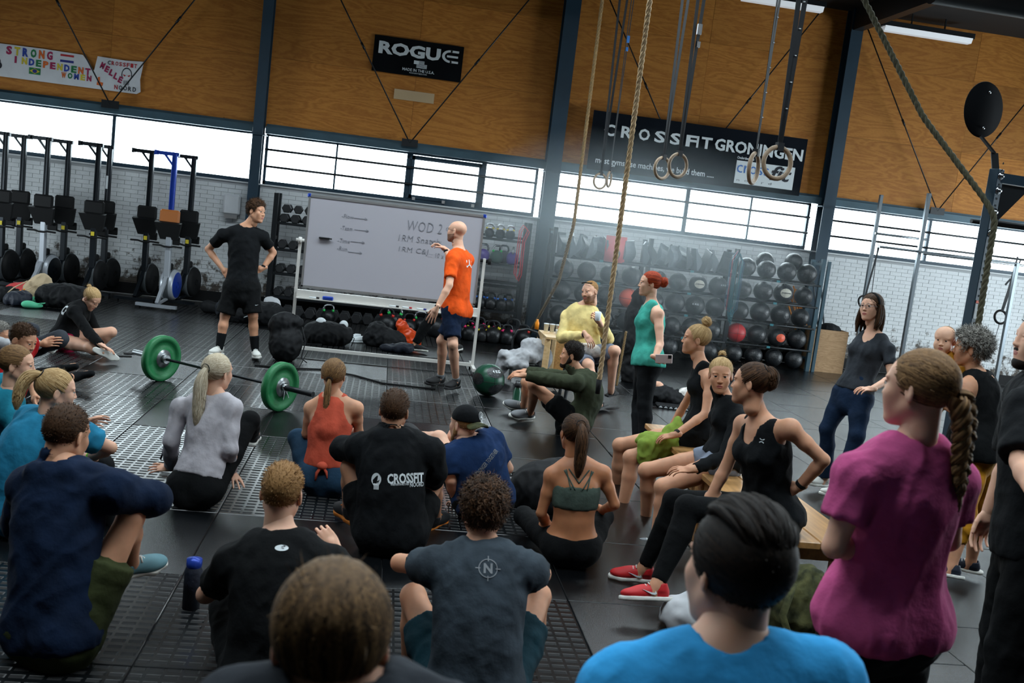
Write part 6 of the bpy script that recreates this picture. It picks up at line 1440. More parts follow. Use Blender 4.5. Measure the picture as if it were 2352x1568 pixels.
# lamps
for k, (a, b) in enumerate((((1705, -6), (1888, 22)), ((2029, 60), (2227, 98)))):
    A_, B_ = at(*a, YW-.45), at(*b, YW-.45); z = min((A_[2]+B_[2])/2, ZT-.14); Y = YW-.45; x0, x1 = A_[0], B_[0]
    e = empty('fluorescent_lamp', ((x0+x1)/2, Y, z), label=['fluorescent ceiling lamp at the top edge above the near rings', 'fluorescent ceiling lamp near the upper right corner'][k], cat='lamp')
    q = MB(); q.box((0, 0, .07), (abs(x1-x0)+.08, .14, .09)); q.box((-.3, 0, (ZT-z+.08)/2), (.02, .02, ZT-z-.02)); q.box((.3, 0, (ZT-z+.08)/2), (.02, .02, ZT-z-.02)); q.build('housing', MT['black_metal'], e); q = MB(); q.prism([(-.09, .03), (.09, .03), (.06, -.05), (-.06, -.05)], (-abs(x1-x0)/2, 0, 0), (0, 1, 0), (0, 0, 1), (abs(x1-x0), 0, 0)); q.build('diffuser', mat('lamp_diffuser', (225, 230, 235), .5, emit=.1), e)
# ---------------------------------------------------------------- standing people
def stand(px, py, fx, fy):
    return ('P', *pd(px, py, depth(pz(fx, fy, .05))))
A = person('young man in black t-shirt standing hands on hips left of the whiteboard', s=1.05, pelvis=stand(556, 660, 545, 812), neck=(563, 524, 'o0'), chest=168, head=((589, 487, 'o-.02'), (112, 0, -6)),
    arms=dict(R=((478, 572, 'o.12'), (512, 618, 'o-.08'), (('d', .6, -.2, -.5)[1:], (-.3, -.7, .5))), L=((628, 580, 'o.12'), (604, 616, 'o-.08'), ((-.75, -.3, -.35), (.3, -.8, .3))), shR=(513, 540), shL=(604, 545)).items(), legs=dict(R=((517, 724, 'o0'), (504, 798, .1), (487, 818)), L=((581, 724, 'o0'), (586, 804, .1), (589, 826))).items(),
    hair=('curly', dict(n=1300, L=.05, th=(.012, .014, .026))), hairm='hair_brown', tops=[('tee', 'c_black', dict(sleeve=.62, lo=.0, inf=.013))], bottoms=[('shorts', 'c_black2', dict(end=.92, inf=.03, flare=1.25))], socks=('c_black', .17), shoes=('sneaker', 'shoe_white', 'shoe_white'), face=True, seed=1, hands=((.35, .5), (.35, .5)), shoulder=.2, h=.011)
watch(A, 'L'); print_text(A, A.root.children[[c.name.split('.')[0] for c in A.root.children].index('shorts')], TICK, (590, 700), .045, .02, 'white_print', up=Up)
A = person('bald man with glasses in orange polo shirt and navy shorts pointing at the whiteboard', s=1.05, pelvis=stand(1046, 712, 1032, 893), neck=(1055, 580, 'o0'), chest=-66, head=((1049, 532, 'o0'), (-66, -2, 3)),
    arms=dict(L=((1032, 655, 'o-.12'), (1003, 708, 'o-.06'), (( -.35, .1, -.9), (-.2, -.9, 0))), R=((1036, 606, 'o.1'), (1024, 573, 'o.04'), ((-.8, .2, .35), (.3, .3, .8))), shL=(1040, 596)).items(), legs=dict(R=((1015, 782, 'o.03'), (1012, 866, .1), (968, 886)), L=((1040, 790, 'o-.12'), (1048, 880, .1), (1000, 908))).items(),
    tops=[('tee', 'c_orange', dict(sleeve=.72, lo=-.12, inf=.016, boxy=1, name='polo_shirt', amp=.005))], bottoms=[('shorts', 'c_navy', dict(end=.82, inf=.022, flare=1.15))], shoes=('sneaker', 'shoe_black', 'shoe_black'), socks=('shoe_grey', .05), face=True, skin='skin_pale', seed=2, hands=((.15, .5), (.45, .2))[::-1], beard='stubble', h=.011, girth=1.0)
watch(A, 'L'); watch(A, 'R'); spectacles(A)
polo = [c for c in A.root.children if c.name.startswith('polo')][0]
print_text(A, polo, arc(.5, .3, .3, 20, 160, .09)+[[(.15, .35), (.26, .35), (.2, .95), (.1, .95)], [(.8, .3), (.9, .35), (.95, .9), (.86, .9)], [(.45, .6), (.55, .6), (.55, 1), (.45, 1)]], (1078, 610), .13, .13, 'white_print', up=Up)
mb = MB(); c = A.N-A.base
mb.lathe([(.066, -.028), (.062, .0), (.056, .018), (.052, .012), (.058, -.03)], A.N+A.ax*.022-A.base, nrm(A.ax+A.fwd*.25), 20); mb.build('collar', MT['c_orange'], A.root)
A = person('person in black trousers and black-and-white sneakers walking behind the whiteboard', s=.98, pelvis=stand(1012, 668, 1010, 806), neck=('d', .05, 0, 1), chest=85, head=(None, (90, 10, 0)), arms=dict(R=(('d', -.3, -.1, -1), ('d', .2, 0, -1)), L=(('d', .3, .1, -1), ('d', .4, 0, -1))).items(),
    legs=dict(R=((988, 733, 'o0'), (952, 792, .1), (990, 812)), L=((1040, 735, 'o0'), (1050, 793, .1), (1080, 796))).items(), hair=('short', {}), hairm='hair_dark', tops=[('long', 'c_black', dict(sleeve=1.95))], bottoms=[('trousers', 'c_black2', dict(end=1.92, inf=.018))], shoes=('sneaker', 'shoe_black', 'shoe_white'), seed=3, h=.014)
A = person('red-haired woman in turquoise tank top standing with phone behind her back', s=.98, fem=True, girth=1.1, pelvis=stand(1487, 832, 1475, 1022), neck=(1497, 700, 'o0'), chest=-88, head=((1492, 652, 'o0'), (-92, 2, 0)),
    arms=dict(L=((1516, 790, 'o-.1'), (1505, 820, 'o-.10'), ((.5, 0, -.1), (0, -1, 0))), R=(('d', .35, .1, -1), (1500, 818, 'o-.15')), shL=(1512, 722)).items(), legs=dict(L=((1480, 930, 'o-.05'), (1478, 1020, .1), (1440, 1035)), R=((1468, 930, 'o.08'), (1462, 1008, .1), (1418, 1024))).items(),
    hair=('bun', dict(r=.05, tie=(0, -.10, .03), n=600)), hairm='hair_ginger', tops=[('tank', 'c_turq', dict(lo=-.06, inf=.014, neck=.04, flare=.04))], bottoms=[('leggings', 'c_black', dict(end=1.97, inf=.006))], shoes=('sneaker', 'shoe_pink', 'shoe_pink'), face=True, seed=4, skin='skin_pale', hands=((.5, .2), (.8, .2)), h=.011)
redhead = A
A = person('woman with glasses and headband in grey t-shirt and blue jeans', s=.98, fem=True, pelvis=stand(1958, 905, 1918, 1128), neck=(2008, 770, 'o0'), chest=-125, head=((2001, 706, 'o-.03'), (-128, -2, 4)),
    arms=dict(L=((2048, 868, 'o-.1'), (2003, 893, 'o-.18'), ((-.85, -.3, -.05), (.1, -.2, 1))), R=((1948, 862, 'o.02'), (1936, 890, 'o-.1'), ((-.3, -.5, -.6), (-.6, .1, .5))), shL=(2040, 803), shR=(1972, 795)).items(),
    legs=dict(R=((1900, 985, 'o.02'), (1893, 1098, .1), (1858, 1120)), L=((1968, 1000, 'o-.1'), (1932, 1124, .1), (1888, 1143))).items(), hair=('long', dict(L=.25, front=1)), hairm='hair_brown', tops=[('tee', 'c_charcoal', dict(sleeve=.55, lo=.05, inf=.009, neck=.06))],
    bottoms=[('trousers', 'c_denim', dict(end=1.96, inf=.007, hem=.062, name='jeans', amp=.002, hi=.3))], shoes=('sneaker', 'shoe_white', 'shoe_white'), face=True, seed=5, skin='skin_pale', hands=((.4, .3), (.35, .3)), h=.0105)
spectacles(A, 'dull_steel')
mb = MB(); mb.tube([A.toW((.083*math.sin(t), .012, .035+.092*math.cos(t))) - A.base for t in np.linspace(-1.6, 1.6, 15)], .016, 8, flat=.35); mb.build('headband', MT['c_black'], A.root)
glasses_woman = A
A = person('woman with braid in pink t-shirt standing at the right', s=1.0, fem=True, girth=1.06, pelvis=('P', *pd(2022, 1412, 2.95)), neck=(2098, 1035, 'o-.1'), chest=-22, head=((2108, 895, 'o-.02'), (-42, 2, 0)),
    arms=dict(L=((1915, 1255, 'o0'), (2010, 1262, 'o.24')), R=((2180, 1240, 'o.05'), (2060, 1240, 'o.22')), shL=(1975, 1095), shR=(2185, 1105)).items(), legs=dict(R=(('d', .05, .05, -1), ('d', 0, 0, -1), (.3, .9, 0)[:0] or ('d', -.2, 1, 0)), L=(('d', -.1, .05, -1), ('d', 0, 0, -1), ('d', -.4, .9, 0))).items(),
    hair=('braid', dict(L=.34, w=.036, tie=(.02, -.112, .0), n=1300, sway=(.25, 0, 0), band=0)), hairm='hair_darkblonde', tops=[('tee', 'c_pink', dict(sleeve=.62, lo=-.1, inf=.02, boxy=1, flare=.03, amp=.006, stretch=(1.2, 1.2, .35)))], bottoms=[('trousers', 'c_black2', dict(end=1.9, inf=.012))], shoes=('sneaker', 'shoe_black', 'shoe_white'), seed=6, skin='skin_pale', h=.0095, face=True)
pink = A
A = person('woman with curly grey hair in black sleeveless top holding a baby, at the right', s=.94, fem=True, girth=1.15, pelvis=stand(2240, 1030, 2190, 1330), neck=(2246, 866, 'o0'), chest=-50, head=((2228, 802, 'o0'), (-62, 4, 0)),
    arms=dict(L=((2213, 950, 'o-.1'), (2170, 930, 'o.1')), R=((2240, 950, 'o.2'), (2180, 900, 'o.15')), shL=(2218, 890)).items(), legs=dict(R=((2245, 1160, 'o.1'), (2230, 1290, 'o.1'), ('d', -.8, .4, 0)), L=((2210, 1165, 'o-.05'), (2185, 1300, 'o-.05'), ('d', -.9, .2, 0))).items(),
    hair=('curly', dict(n=1700, L=.06, th=(.022, .026, .026), curl=.7, side=.9)), hairm='hair_grey', tops=[('tank', 'c_black2', dict(lo=-.15, inf=.02, boxy=1, flare=.08))], bottoms=[('trousers', 'c_mustard', dict(end=1.6, inf=.02))], shoes=('sneaker', 'shoe_navy', 'shoe_white'), seed=7, h=.012)
granny = A
A = person('baby with thin reddish hair carried by the grey-haired woman', s=.42, category='person', pelvis=('P', *(pd(2178, 900, depth(granny.N)+.12))), neck=(2178, 826, 'o0'), chest=-150, head=((2170, 782, 'o-.02'), (-142, 4, 0)), headscale=.78, arms=dict(R=(('d', -.5, -.2, -.8), ('d', -.3, -.5, .2)), L=(('d', .5, -.2, -.8), ('d', .3, -.5, .2))).items(),
    legs=dict(R=(('d', -.5, -.8, -.1), ('d', 0, -.2, -1)), L=(('d', .5, -.8, -.1), ('d', 0, -.2, -1))).items(), hair=('short', dict(n=700, L=.008, th=(.002, .002, .003))), hairm='hair_sandy', tops=[('long', 'c_mustard', dict(sleeve=1.8, inf=.008))], bottoms=[('trousers', 'c_mustard', dict(end=1.8, inf=.008))], skin='baby', face=True, seed=8, girth=1.25, h=.009)
A = person('bearded man in black clothes cut off by the right edge of the photo', s=1.06, pelvis=('P', *pd(2378, 1235, 4.2)), neck=(2400, 880, 'o0'), chest=-80, head=((2389, 783, 'o0'), (-88, 0, 0)), arms=dict(L=((2345, 1060, 'o-.15'), (2385, 1150, 'o-.2')), R=(('d', 0, .2, -1), ('d', -.2, 0, -1)), shL=(2360, 945)).items(),
    legs=dict(R=(('d', 0, .1, -1), ('d', 0, 0, -1), ('d', -1, 0, 0)), L=(('d', -.12, 0, -1), ('d', 0, 0, -1), ('d', -1, 0, 0))).items(), hair=('short', {}), hairm='hair_dark', beard='full', tops=[('tee', 'c_black', dict(sleeve=.9, lo=-.12, inf=.03, boxy=1))], bottoms=[('trousers', 'c_black2', dict(end=1.95, inf=.03))], shoes=('sneaker', 'shoe_black', 'shoe_black'), seed=9, h=.012, girth=1.1, skin='skin_pale')
# ---------------------------------------------------------------- people sitting on the floor
A = person('blonde girl in black jacket sitting cross-legged looking down left of the barbell', s=.98, fem=True, pelvis=(150, 776, .14), neck=(192, 704, 'o.0'), chest=88, head=((210, 686, 'o-.02'), (104, 38, 0)), bulge=.05,
    arms=dict(R=((205, 765, 'o-.12'), (232, 792, 'o-.12'), ((.9, .1, -.35), (0, .1, 1))), L=((222, 762, 'o.1'), (226, 788, 'o.0'), ((.7, -.3, -.5), (.3, .3, 1))), shR=(170, 716)).items(), legs=dict(R=((208, 798, 'o-.22'), (232, 808, 'o-.05'), ('d', .5, .2, -.2)), L=((255, 762, 'o.15'), (226, 800, 'o.05'), ('d', -.5, -.5, .0))).items(),
    hair=('bun', dict(r=.024, tie=(0, -.1, .075), n=700)), hairm='hair_blonde', tops=[('jacket', 'c_black2', dict(sleeve=1.96, inf=.016, lo=-.05, amp=.004))], bottoms=[('shorts', 'c_magenta', dict(end=.22, inf=.012))], shoes=('sneaker', 'shoe_cyan', 'shoe_white'), face=True, skin='skin_pale', seed=11, hands=((.2, .5), (.3, .3)), h=.0105)
jk = [c for c in A.root.children if c.name.startswith('jacket')][0]; print_text(A, jk, 'CF', (149, 712), .07, .11, 'white_print', bold=.03)
A = person('man with moustache in red t-shirt and black leggings, legs stretched on the floor', s=1.02, pelvis=(22, 893, .13), neck=(38, 826, 'n'), chest=80, head=((52, 782, 'o-.02'), (98, 16, -4)), bulge=.03,
    arms=dict(R=((78, 880, 'o-.12'), (80, 912, 'o-.1')), L=(('d', -.4, .5, -1), ('d', -.2, .4, -.8))).items(), legs=dict(R=((115, 862, .14), (204, 862, .08), (261, 845, 0)), L=((110, 832, .14), (198, 836, .08), (257, 824, 0))).items(),
    hair=('short', dict(L=.03, n=1600, comb=(0, .7, .2))), hairm='hair_brown', tops=[('tee', 'c_red', dict(sleeve=.65))], bottoms=[('leggings', 'c_black', dict(end=1.88, inf=.006))], socks=('c_black', .04, 1), skin='skin', beard='stubble', face=True, seed=12, h=.0105)
A = person('person with raised dark knee at the left edge, hidden behind the man in red', s=1.0, pelvis=(-45, 835, .13), neck=(-30, 768, 'o0'), chest=85, head=((2, 772, 'o-.15'), (95, 5, 0)), arms=dict(R=((40, 800, 'o-.1'), (95, 790, 'o.0'))).items(), legs=dict(R=((136, 778, 'o-.05'), (112, 806, .1), (150, 812)), L=((70, 760, 'o.2'), (85, 800, .1), (120, 800))).items(),
    hair=('short', {}), hairm='hair_grey', tops=[('long', 'c_lightgrey', dict(sleeve=1.95))], bottoms=[('trousers', 'c_charcoal', dict(end=1.9, inf=.02))], shoes=('sneaker', 'shoe_grey', 'shoe_white'), seed=13, h=.014)
A = person('brown-haired woman in teal t-shirt in profile at the left edge', s=.97, fem=True, pelvis=(-10, 1050, .13), neck=(24, 902, 'n'), chest=50, head=((40, 838, 'o-.02'), (76, 2, 0)), bulge=.04, arms=dict(R=((58, 1020, 'o-.05'), ('d', .8, .5, .1))).items(), legs=dict(R=(('d', .6, .4, .6), ('d', .4, .3, -.9)), L=(('d', .2, .9, .5), ('d', .2, .2, -1))).items(),
    hair=('bun', dict(r=.03, tie=(0, -.1, .04), n=900)), hairm='hair_darkblonde', tops=[('tee', 'c_teal', dict(sleeve=.6, inf=.018))], bottoms=[('leggings', 'c_black', {})], shoes=('sneaker', 'shoe_black', 'shoe_white'), face=True, skin='skin_pale', seed=14, h=.0115)
A = person('blonde woman with ponytail in teal t-shirt sitting behind the boy in navy', s=1.0, fem=True, girth=1.1, pelvis=(42, 1165, .13), neck=(108, 968, 'n'), chest=42, head=((130, 898, 'o-.02'), (55, 6, 0)), bulge=.06,
    arms=dict(R=((254, 1028, 'o.12'), (208, 1050, 'o.2'), ((-.7, .2, -.1), (0, -.2, 1))), L=(('d', -.1, .8, -.5), ('d', .4, .7, .1)), shR=(188, 1000)).items(), legs=dict(R=((232, 1070, 'o.25'), ('d', .15, .15, -1)), L=(('d', .1, .9, .5), ('d', .1, .2, -1))).items(),
    hair=('pony', dict(L=.26, w=.036, tie=(.0, -.098, .085), n=900, m=420, drop=.55)), hairm='hair_blonde', tops=[('tee', 'c_tealblue', dict(sleeve=.55, inf=.02, lo=-.1, boxy=1))], bottoms=[('leggings', 'c_black', {})], shoes=('sneaker', 'shoe_black', 'shoe_white'), face=True, skin='skin_pale', seed=15, h=.0115)
watch(A, 'R', 'neon')
A = person('short-haired boy in navy hooded sweatshirt and olive shorts, left foreground', s=.98, pelvis=(128, 1440, .13), neck=(150, 1080, 'f'), chest=14, head=((152, 1000, 'o.04'), (16, 14, 0)), bulge=.03,
    arms=dict(R=((352, 1146, 'o.12'), (300, 1160, 'o.3')), L=((45, 1200, 'o.12'), ('d', .5, .8, .1)), shR=(262, 1128), shL=(70, 1120)).items(), legs=dict(R=((300, 1188, 'o.12'), (300, 1290, 'o.22'), ('d', .5, .7, 0)), L=((100, 1190, 'o.4'), ('d', .1, .2, -1))).items(),
    hair=('short', dict(L=.02, n=2000, th=(.004, .006, .013), up=.5)), hairm='hair_brown', tops=[('hoodie', 'c_navy', dict(sleeve=1.97, inf=.028, lo=-.1, boxy=1, amp=.007))], bottoms=[('shorts', 'c_khaki', dict(end=.62, inf=.03, flare=1.12))], shoes=('sneaker', 'shoe_cyan', 'shoe_white'), seed=16, h=.0105, skin='skin')
A = person('woman with platinum ponytail in light grey top leaning back on her hands', s=1.0, fem=True, pelvis=(452, 1112, .13), neck=(494, 912, 'n'), chest=12, head=((500, 855, 'o-.01'), (26, 2, 2)), bulge=-.02,
    arms=dict(L=((393, 1012, 'o-.02'), (392, 1092, .06), ((-.8, .15, -.12), (.1, -.5, .9))), R=((527, 1030, 'o-.03'), (533, 1112, .05), ((.45, -.75, -.25), (.2, -.3, .9))), shL=(416, 938), shR=(532, 938)).items(), legs=dict(R=((574, 965, 'o.3'), (592, 1022, .1), (606, 1022)), L=(('d', -.1, 1, .45), ('d', .1, .5, -.8))).items(),
    hair=('pony', dict(L=.40, w=.042, tie=(0, -.112, .03), n=1100, m=650, drop=1.6)), hairm='hair_platinum', tops=[('long', 'c_white', dict(sleeve=1.93, inf=.014, lo=.1, amp=.006, tuck=1))], bottoms=[('leggings', 'c_black2', {})], shoes=('sneaker', 'shoe_black', 'shoe_white'), skin='skin_pale', seed=17, hands=((.12, .75), (.1, .6)), h=.0105)
A = person('woman in knotted coral racerback top sitting cross-legged, seen from behind', s=.99, fem=True, pelvis=(748, 1090, .13), neck=(766, 915, 'n'), chest=2, head=((767, 862, 'o-.01'), (4, 0, 0)), bulge=.02,
    arms=dict(L=((703, 995, 'o.08'), (735, 1000, 'o.25')), R=((824, 990, 'o.08'), (790, 1000, 'o.25')), shL=(715, 938), shR=(818, 938)).items(), legs=dict(L=((684, 1006, 'o.18'), ('d', .7, .5, -.5)), R=((836, 1014, 'o.18'), ('d', -.7, .5, -.5))).items(),
    hair=('pony', dict(L=.27, w=.024, tie=(0, -.112, -.01), n=900, m=260, drop=1.3)), hairm='hair_darkblonde', tops=[('tank', 'c_coral', dict(racer=1, inf=.009, lo=.12, amp=.004, tuck=1))], bottoms=[('leggings', 'c_legblue', dict(inf=.008))], shoes=('sneaker', 'shoe_black', 'shoe_white'), skin='skin', seed=18, h=.0105)
kb = A.spine(.13)-A.base+A.back*.13; mb = MB(); mb.ball(kb, (.035, .03, .028)); mb.tube([kb, kb+np.array([-.03, 0, -.05]), kb+np.array([-.035, -.01, -.1])], [.02, .022, .012], 8, flat=.5); mb.tube([kb, kb+np.array([.03, 0, -.04]), kb+np.array([.04, -.01, -.08])], [.02, .02, .01], 8, flat=.5); mb.build('knot', MT['c_coral'], A.root)
A = person('man in black hoodie with white skull print on the back', s=1.04, pelvis=(898, 1215, .13), neck=(905, 1003, 'n'), chest=2, head=((906, 945, 'o.0'), (4, 4, 0)), bulge=.05, girth=1.05,
    arms=dict(L=((787, 1030, 'o.12'), (815, 1048, 'o.35')), R=((1000, 1085, 'o.05'), (985, 1120, 'o.25')), shL=(828, 1030), shR=(985, 1038)).items(), legs=dict(L=((806, 1075, 'o.12'), (800, 1165, 'o.18'), ('d', -.5, .8, 0)), R=((995, 1110, 'o.22'), (1000, 1185, 'o.3'), ('d', .3, .8, 0))).items(),
    hair=('short', dict(L=.026, n=1800)), hairm='hair_brown', tops=[('hoodie', 'c_black', dict(sleeve=1.5, inf=.026, lo=-.08, boxy=1))], bottoms=[('shorts', 'c_black2', dict(end=.75, inf=.03))], shoes=('sneaker', 'shoe_black', 'amber'), skin='skin', seed=19, h=.0105)
hd = [c for c in A.root.children if c.name.startswith('hoodie')][0]
print_text(A, hd, SKULL, (864, 1106), .068, .098, 'white_print', name='skull_print'); print_text(A, hd, SKULLEYES, (864, 1106), .068, .098, 'c_black2', name='skull_eyes'); print_text(A, hd, 'CROSSFIT', (934, 1098), .215, .058, 'white_print', tilt=3, bold=.035); print_text(A, hd, 'NOORD', (958, 1112), .095, .026, 'white_print', tilt=3, bold=.02); print_text(A, hd, 'WHERE PLEASURE MEETS PAIN', (918, 1112), .1, .012, 'white_print', tilt=3)
A = person('man in black cap and blue t-shirt leaning back on one arm', s=1.02, girth=1.1, pelvis=(1110, 1142, .13), neck=(1085, 1020, 'o-.05'), chest=-32, head=((1066, 975, 'o0'), (-46, 2, 0)), bulge=.02,
    arms=dict(L=((1036, 1100, 'o.0'), (1052, 1158, .06), ((-.3, .8, -.1), (0, 0, 1))), R=((1165, 1075, 'o.1'), ('d', -.6, .8, .1)), shL=(1030, 1055), shR=(1128, 1012)).items(), legs=dict(L=((1008, 1010, 'o.35'), (962, 1000, 'o.45'), ('d', -.6, .6, .3)), R=((1050, 1000, 'o.45'), ('d', -.5, .6, -.6))).items(),
    hair=('short', dict(L=.012, n=900, th=(.003, .004, .004))), hairm='hair_sandy', beard='full', tops=[('tee', 'c_blue', dict(sleeve=.7, inf=.02, lo=-.1, boxy=1, amp=.006))], bottoms=[('shorts', 'c_black2', dict(end=.8, inf=.025))], shoes=('sneaker', 'shoe_black', 'shoe_white'), skin='skin_pale', face=True, seed=20, h=.0105)
ts = [c for c in A.root.children if c.name.startswith('t_shirt')][0]; print_text(A, ts, 'STRONGER TOGETHER', (1118, 1062), .22, .03, 'shoe_grey', tilt=35)
s_ = Shape(.006); s_.ell((0, -.018, .05), (.088, .106, .088), k=0); s_.plane((0, 0, .035), (0, 0, -1)); V_, F_ = finish(s_, .0, 0, 1); cp = link('cap', mesh_np('cap', A.HC+(V_*A.hs)@A.HM.T-A.base, F_, MT['c_black']), A.root)
Wc = lambda p: A.toW(p)-A.base
s_ = Shape(.005); s_.ell((0, -.13, .03), (.075, .07, .012), k=0); s_.plane((0, -.06, .03), (0, 1, 0)); V_, F_ = finish(s_, 0, 0, 1); V_[:, 2] -= (V_[:, 0]/.075)**2*.03; link('peak', mesh_np('peak', A.HC+(V_*A.hs)@A.HM.T-A.base, F_, MT['c_camo']), cp)
bd = MB(); ce = np.array((.035, -.108, .075)); nn_ = nrm(ce-np.array((0, -.018, .05))); ux = nrm(np.cross(nn_, (0, 0, 1))); uz = np.cross(ux, nn_)
for r0, r1, n in ((.03, .0265, 20), (.02, .018, 20)):
    for i in range(n): a, b = 2*PI*i/n, 2*PI*(i+1)/n; bd.add([Wc(ce+nn_*.006+ux*r*math.cos(t)+uz*r*math.sin(t)) for r, t in ((r0, a), (r0, b), (r1, b), (r1, a))], [(0, 1, 2, 3)])
bd.add([Wc(ce+nn_*.006+ux*x+uz*y) for x, y in ((-.012, -.012), (.012, -.012), (0, .015))], [(0, 1, 2)]); bd.build('cap_badge', MT['white_print'], cp)
A = person('boy with short blond hair in black t-shirt with white oval logo', s=1.0, pelvis=(628, 1545, .13), neck=(646, 1240, 'f'), chest=2, head=((648, 1135, 'o.04'), (0, 6, 0)), bulge=.05,
    arms=dict(L=((472, 1365, 'o.1'), ('d', .5, .9, .2)), R=((812, 1330, 'o.1'), (772, 1260, 'o.28'), ((-.6, .2, .5), (.2, -.9, .3))), shL=(535, 1295), shR=(760, 1300)).items(), legs=dict(R=((740, 1330, 'o.45'), ('d', .1, .3, -1)), L=((520, 1370, 'o.4'), ('d', 0, .3, -1))).items(),
    hair=('short', dict(L=.022, n=2600, th=(.003, .006, .014), up=.45, comb=(.3, .5, .2))), hairm='hair_sandy', tops=[('tee', 'c_black2', dict(sleeve=.72, inf=.018, lo=-.1, boxy=1, neck=.02))], bottoms=[('shorts', 'c_black2', dict(end=.9, inf=.03))], shoes=('sneaker', 'shoe_black', 'shoe_white'), skin='skin_pale', seed=21, h=.0105, hands=((.8, .1), (.8, .1)))
ts = [c for c in A.root.children if c.name.startswith('t_shirt')][0]; print_text(A, ts, [[(.5+.5*math.cos(a), .5+.5*math.sin(a)) for a in np.linspace(0, 2*PI, 20)[:-1]]], (647, 1258), .052, .026, 'white_print'); print_text(A, ts, UA, (647, 1257), .022, .013, 'c_black2')
A = person('curly-haired man in grey t-shirt with compass print, seen from behind', s=1.02, pelvis=(1090, 1590, .13), neck=(1108, 1262, 'f'), chest=0, head=((1110, 1178, 'o.04'), (-4, 12, 0)), bulge=.06,
    arms=dict(L=((918, 1292, 'o.16'), (985, 1300, 'o.38')), R=((1245, 1318, 'o.16'), (1180, 1300, 'o.38')), shL=(1000, 1302), shR=(1212, 1312)).items(), legs=dict(L=((950, 1370, 'o.35'), ('d', .05, .1, -1)), R=((1236, 1370, 'o.42'), ('d', -.02, .2, -1))).items(),
    hair=('curly', dict(n=2400, L=.05, th=(.012, .016, .024), side=.7)), hairm='hair_brown', tops=[('tee', 'c_grey', dict(sleeve=.5, inf=.018, lo=-.1, boxy=1, amp=.006))], bottoms=[('shorts', 'c_tealshort', dict(end=.7, inf=.03))], shoes=('sneaker', 'shoe_black', 'shoe_white'), skin='skin', seed=22, h=.0105)
ts = [c for c in A.root.children if c.name.startswith('t_shirt')][0]; print_text(A, ts, 'N', (1121, 1305), .035, .04, 'shoe_grey', bold=.04); print_text(A, ts, arc(.5, .5, .38, 0, 360, .035, 28)+[[(.48, .78), (.52, .78), (.52, 1), (.48, 1)], [(.48, 0), (.52, 0), (.52, .2), (.48, .2)], [(0, .48), (.2, .48), (.2, .52), (0, .52)], [(.8, .48), (1, .48), (1, .52), (.8, .52)]], (1121, 1305), .1, .1, 'shoe_grey')
A = person('girl with brown ponytail in sage green crop top on the floor', s=.97, fem=True, pelvis=(1312, 1248, .13), neck=(1327, 1062, 'n'), chest=-4, head=((1318, 995, 'o0'), (-18, 0, 0)), bulge=.02,
    arms=dict(L=((1243, 1178, 'o.02'), (1262, 1215, 'o.25')), R=((1412, 1158, 'o.02'), (1385, 1170, 'o.25')), shL=(1268, 1092), shR=(1385, 1088)).items(), legs=dict(L=(('d', -.5, .9, .1), ('d', .3, .8, -.3)), R=(('d', .3, .9, .2), ('d', -.2, .8, -.4))).items(),
    hair=('pony', dict(L=.33, w=.04, tie=(0, -.1, .075), n=1100, m=600, drop=1.2)), hairm='hair_brown', tops=[('bra', 'c_sage', dict(lo=.46, hi=.74, inf=.006, amp=.002))], bottoms=[('leggings', 'c_black2', dict(hi=.12))], shoes=('sneaker', 'shoe_black', 'shoe_white'), skin='skin_tan', face=True, seed=23, h=.0105)
mb = MB(); bv = BVHTree.FromPolygons(*(lambda o: ([tuple(v.co) for v in o.data.vertices], [tuple(p.vertices) for p in o.data.polygons]))([c for c in A.root.children if c.name.startswith('body')][0]))
for a, b in (((-.085, .93), (-.02, .72)), ((-.075, .94), (-.045, .72)), ((.085, .93), (.02, .72)), ((.075, .94), (.05, .72)), ((-.06, .95), (.0, .8)), ((.06, .95), (.0, .8))):
    P_ = []
    for t in np.linspace(0, 1, 9):
        x = a[0]+(b[0]-a[0])*t; q = A.spine(a[1]+(b[1]-a[1])*t)+A.side*x+A.back*.3-A.base; h_ = bv.ray_cast(Vector(q), Vector(-A.back), .5)
        if h_[0] is not None: P_.append(np.array(h_[0])+A.back*.003)
    if len(P_) > 2: mb.tube(P_, .0042, 5)
mb.build('straps', MT['c_sage'], A.root)
A = person('bearded man in olive hoodie sitting sideways hugging his knees', s=1.03, pelvis=(1322, 962, .13), neck=(1338, 862, 'o0'), chest=-86, head=((1312, 816, 'o0'), (-84, 0, 0)), bulge=.09,
    arms=dict(L=((1262, 872, 'o-.1'), (1206, 862, 'o-.02'), ((-1, .2, -.1), (0, -.3, 1))), R=((1262, 862, 'o.2'), (1210, 852, 'o.12'), ((-1, -.2, -.1), (0, 0, 1))), shL=(1322, 880)).items(), legs=dict(L=((1226, 884, 'o-.08'), (1218, 946, .1), (1166, 966)), R=((1210, 878, 'o.15'), (1204, 930, .1), (1176, 944))).items(),
    hair=('curly', dict(n=1400, L=.03, th=(.008, .010, .022), side=.3)), hairm='hair_dark', beard='full', tops=[('hoodie', 'c_olive', dict(sleeve=1.95, inf=.022, lo=-.08))], bottoms=[('shorts', 'c_black2', dict(end=.55, inf=.025))], shoes=('low', 'shoe_grey', 'shoe_white'), skin='skin', face=True, seed=24, h=.0105)
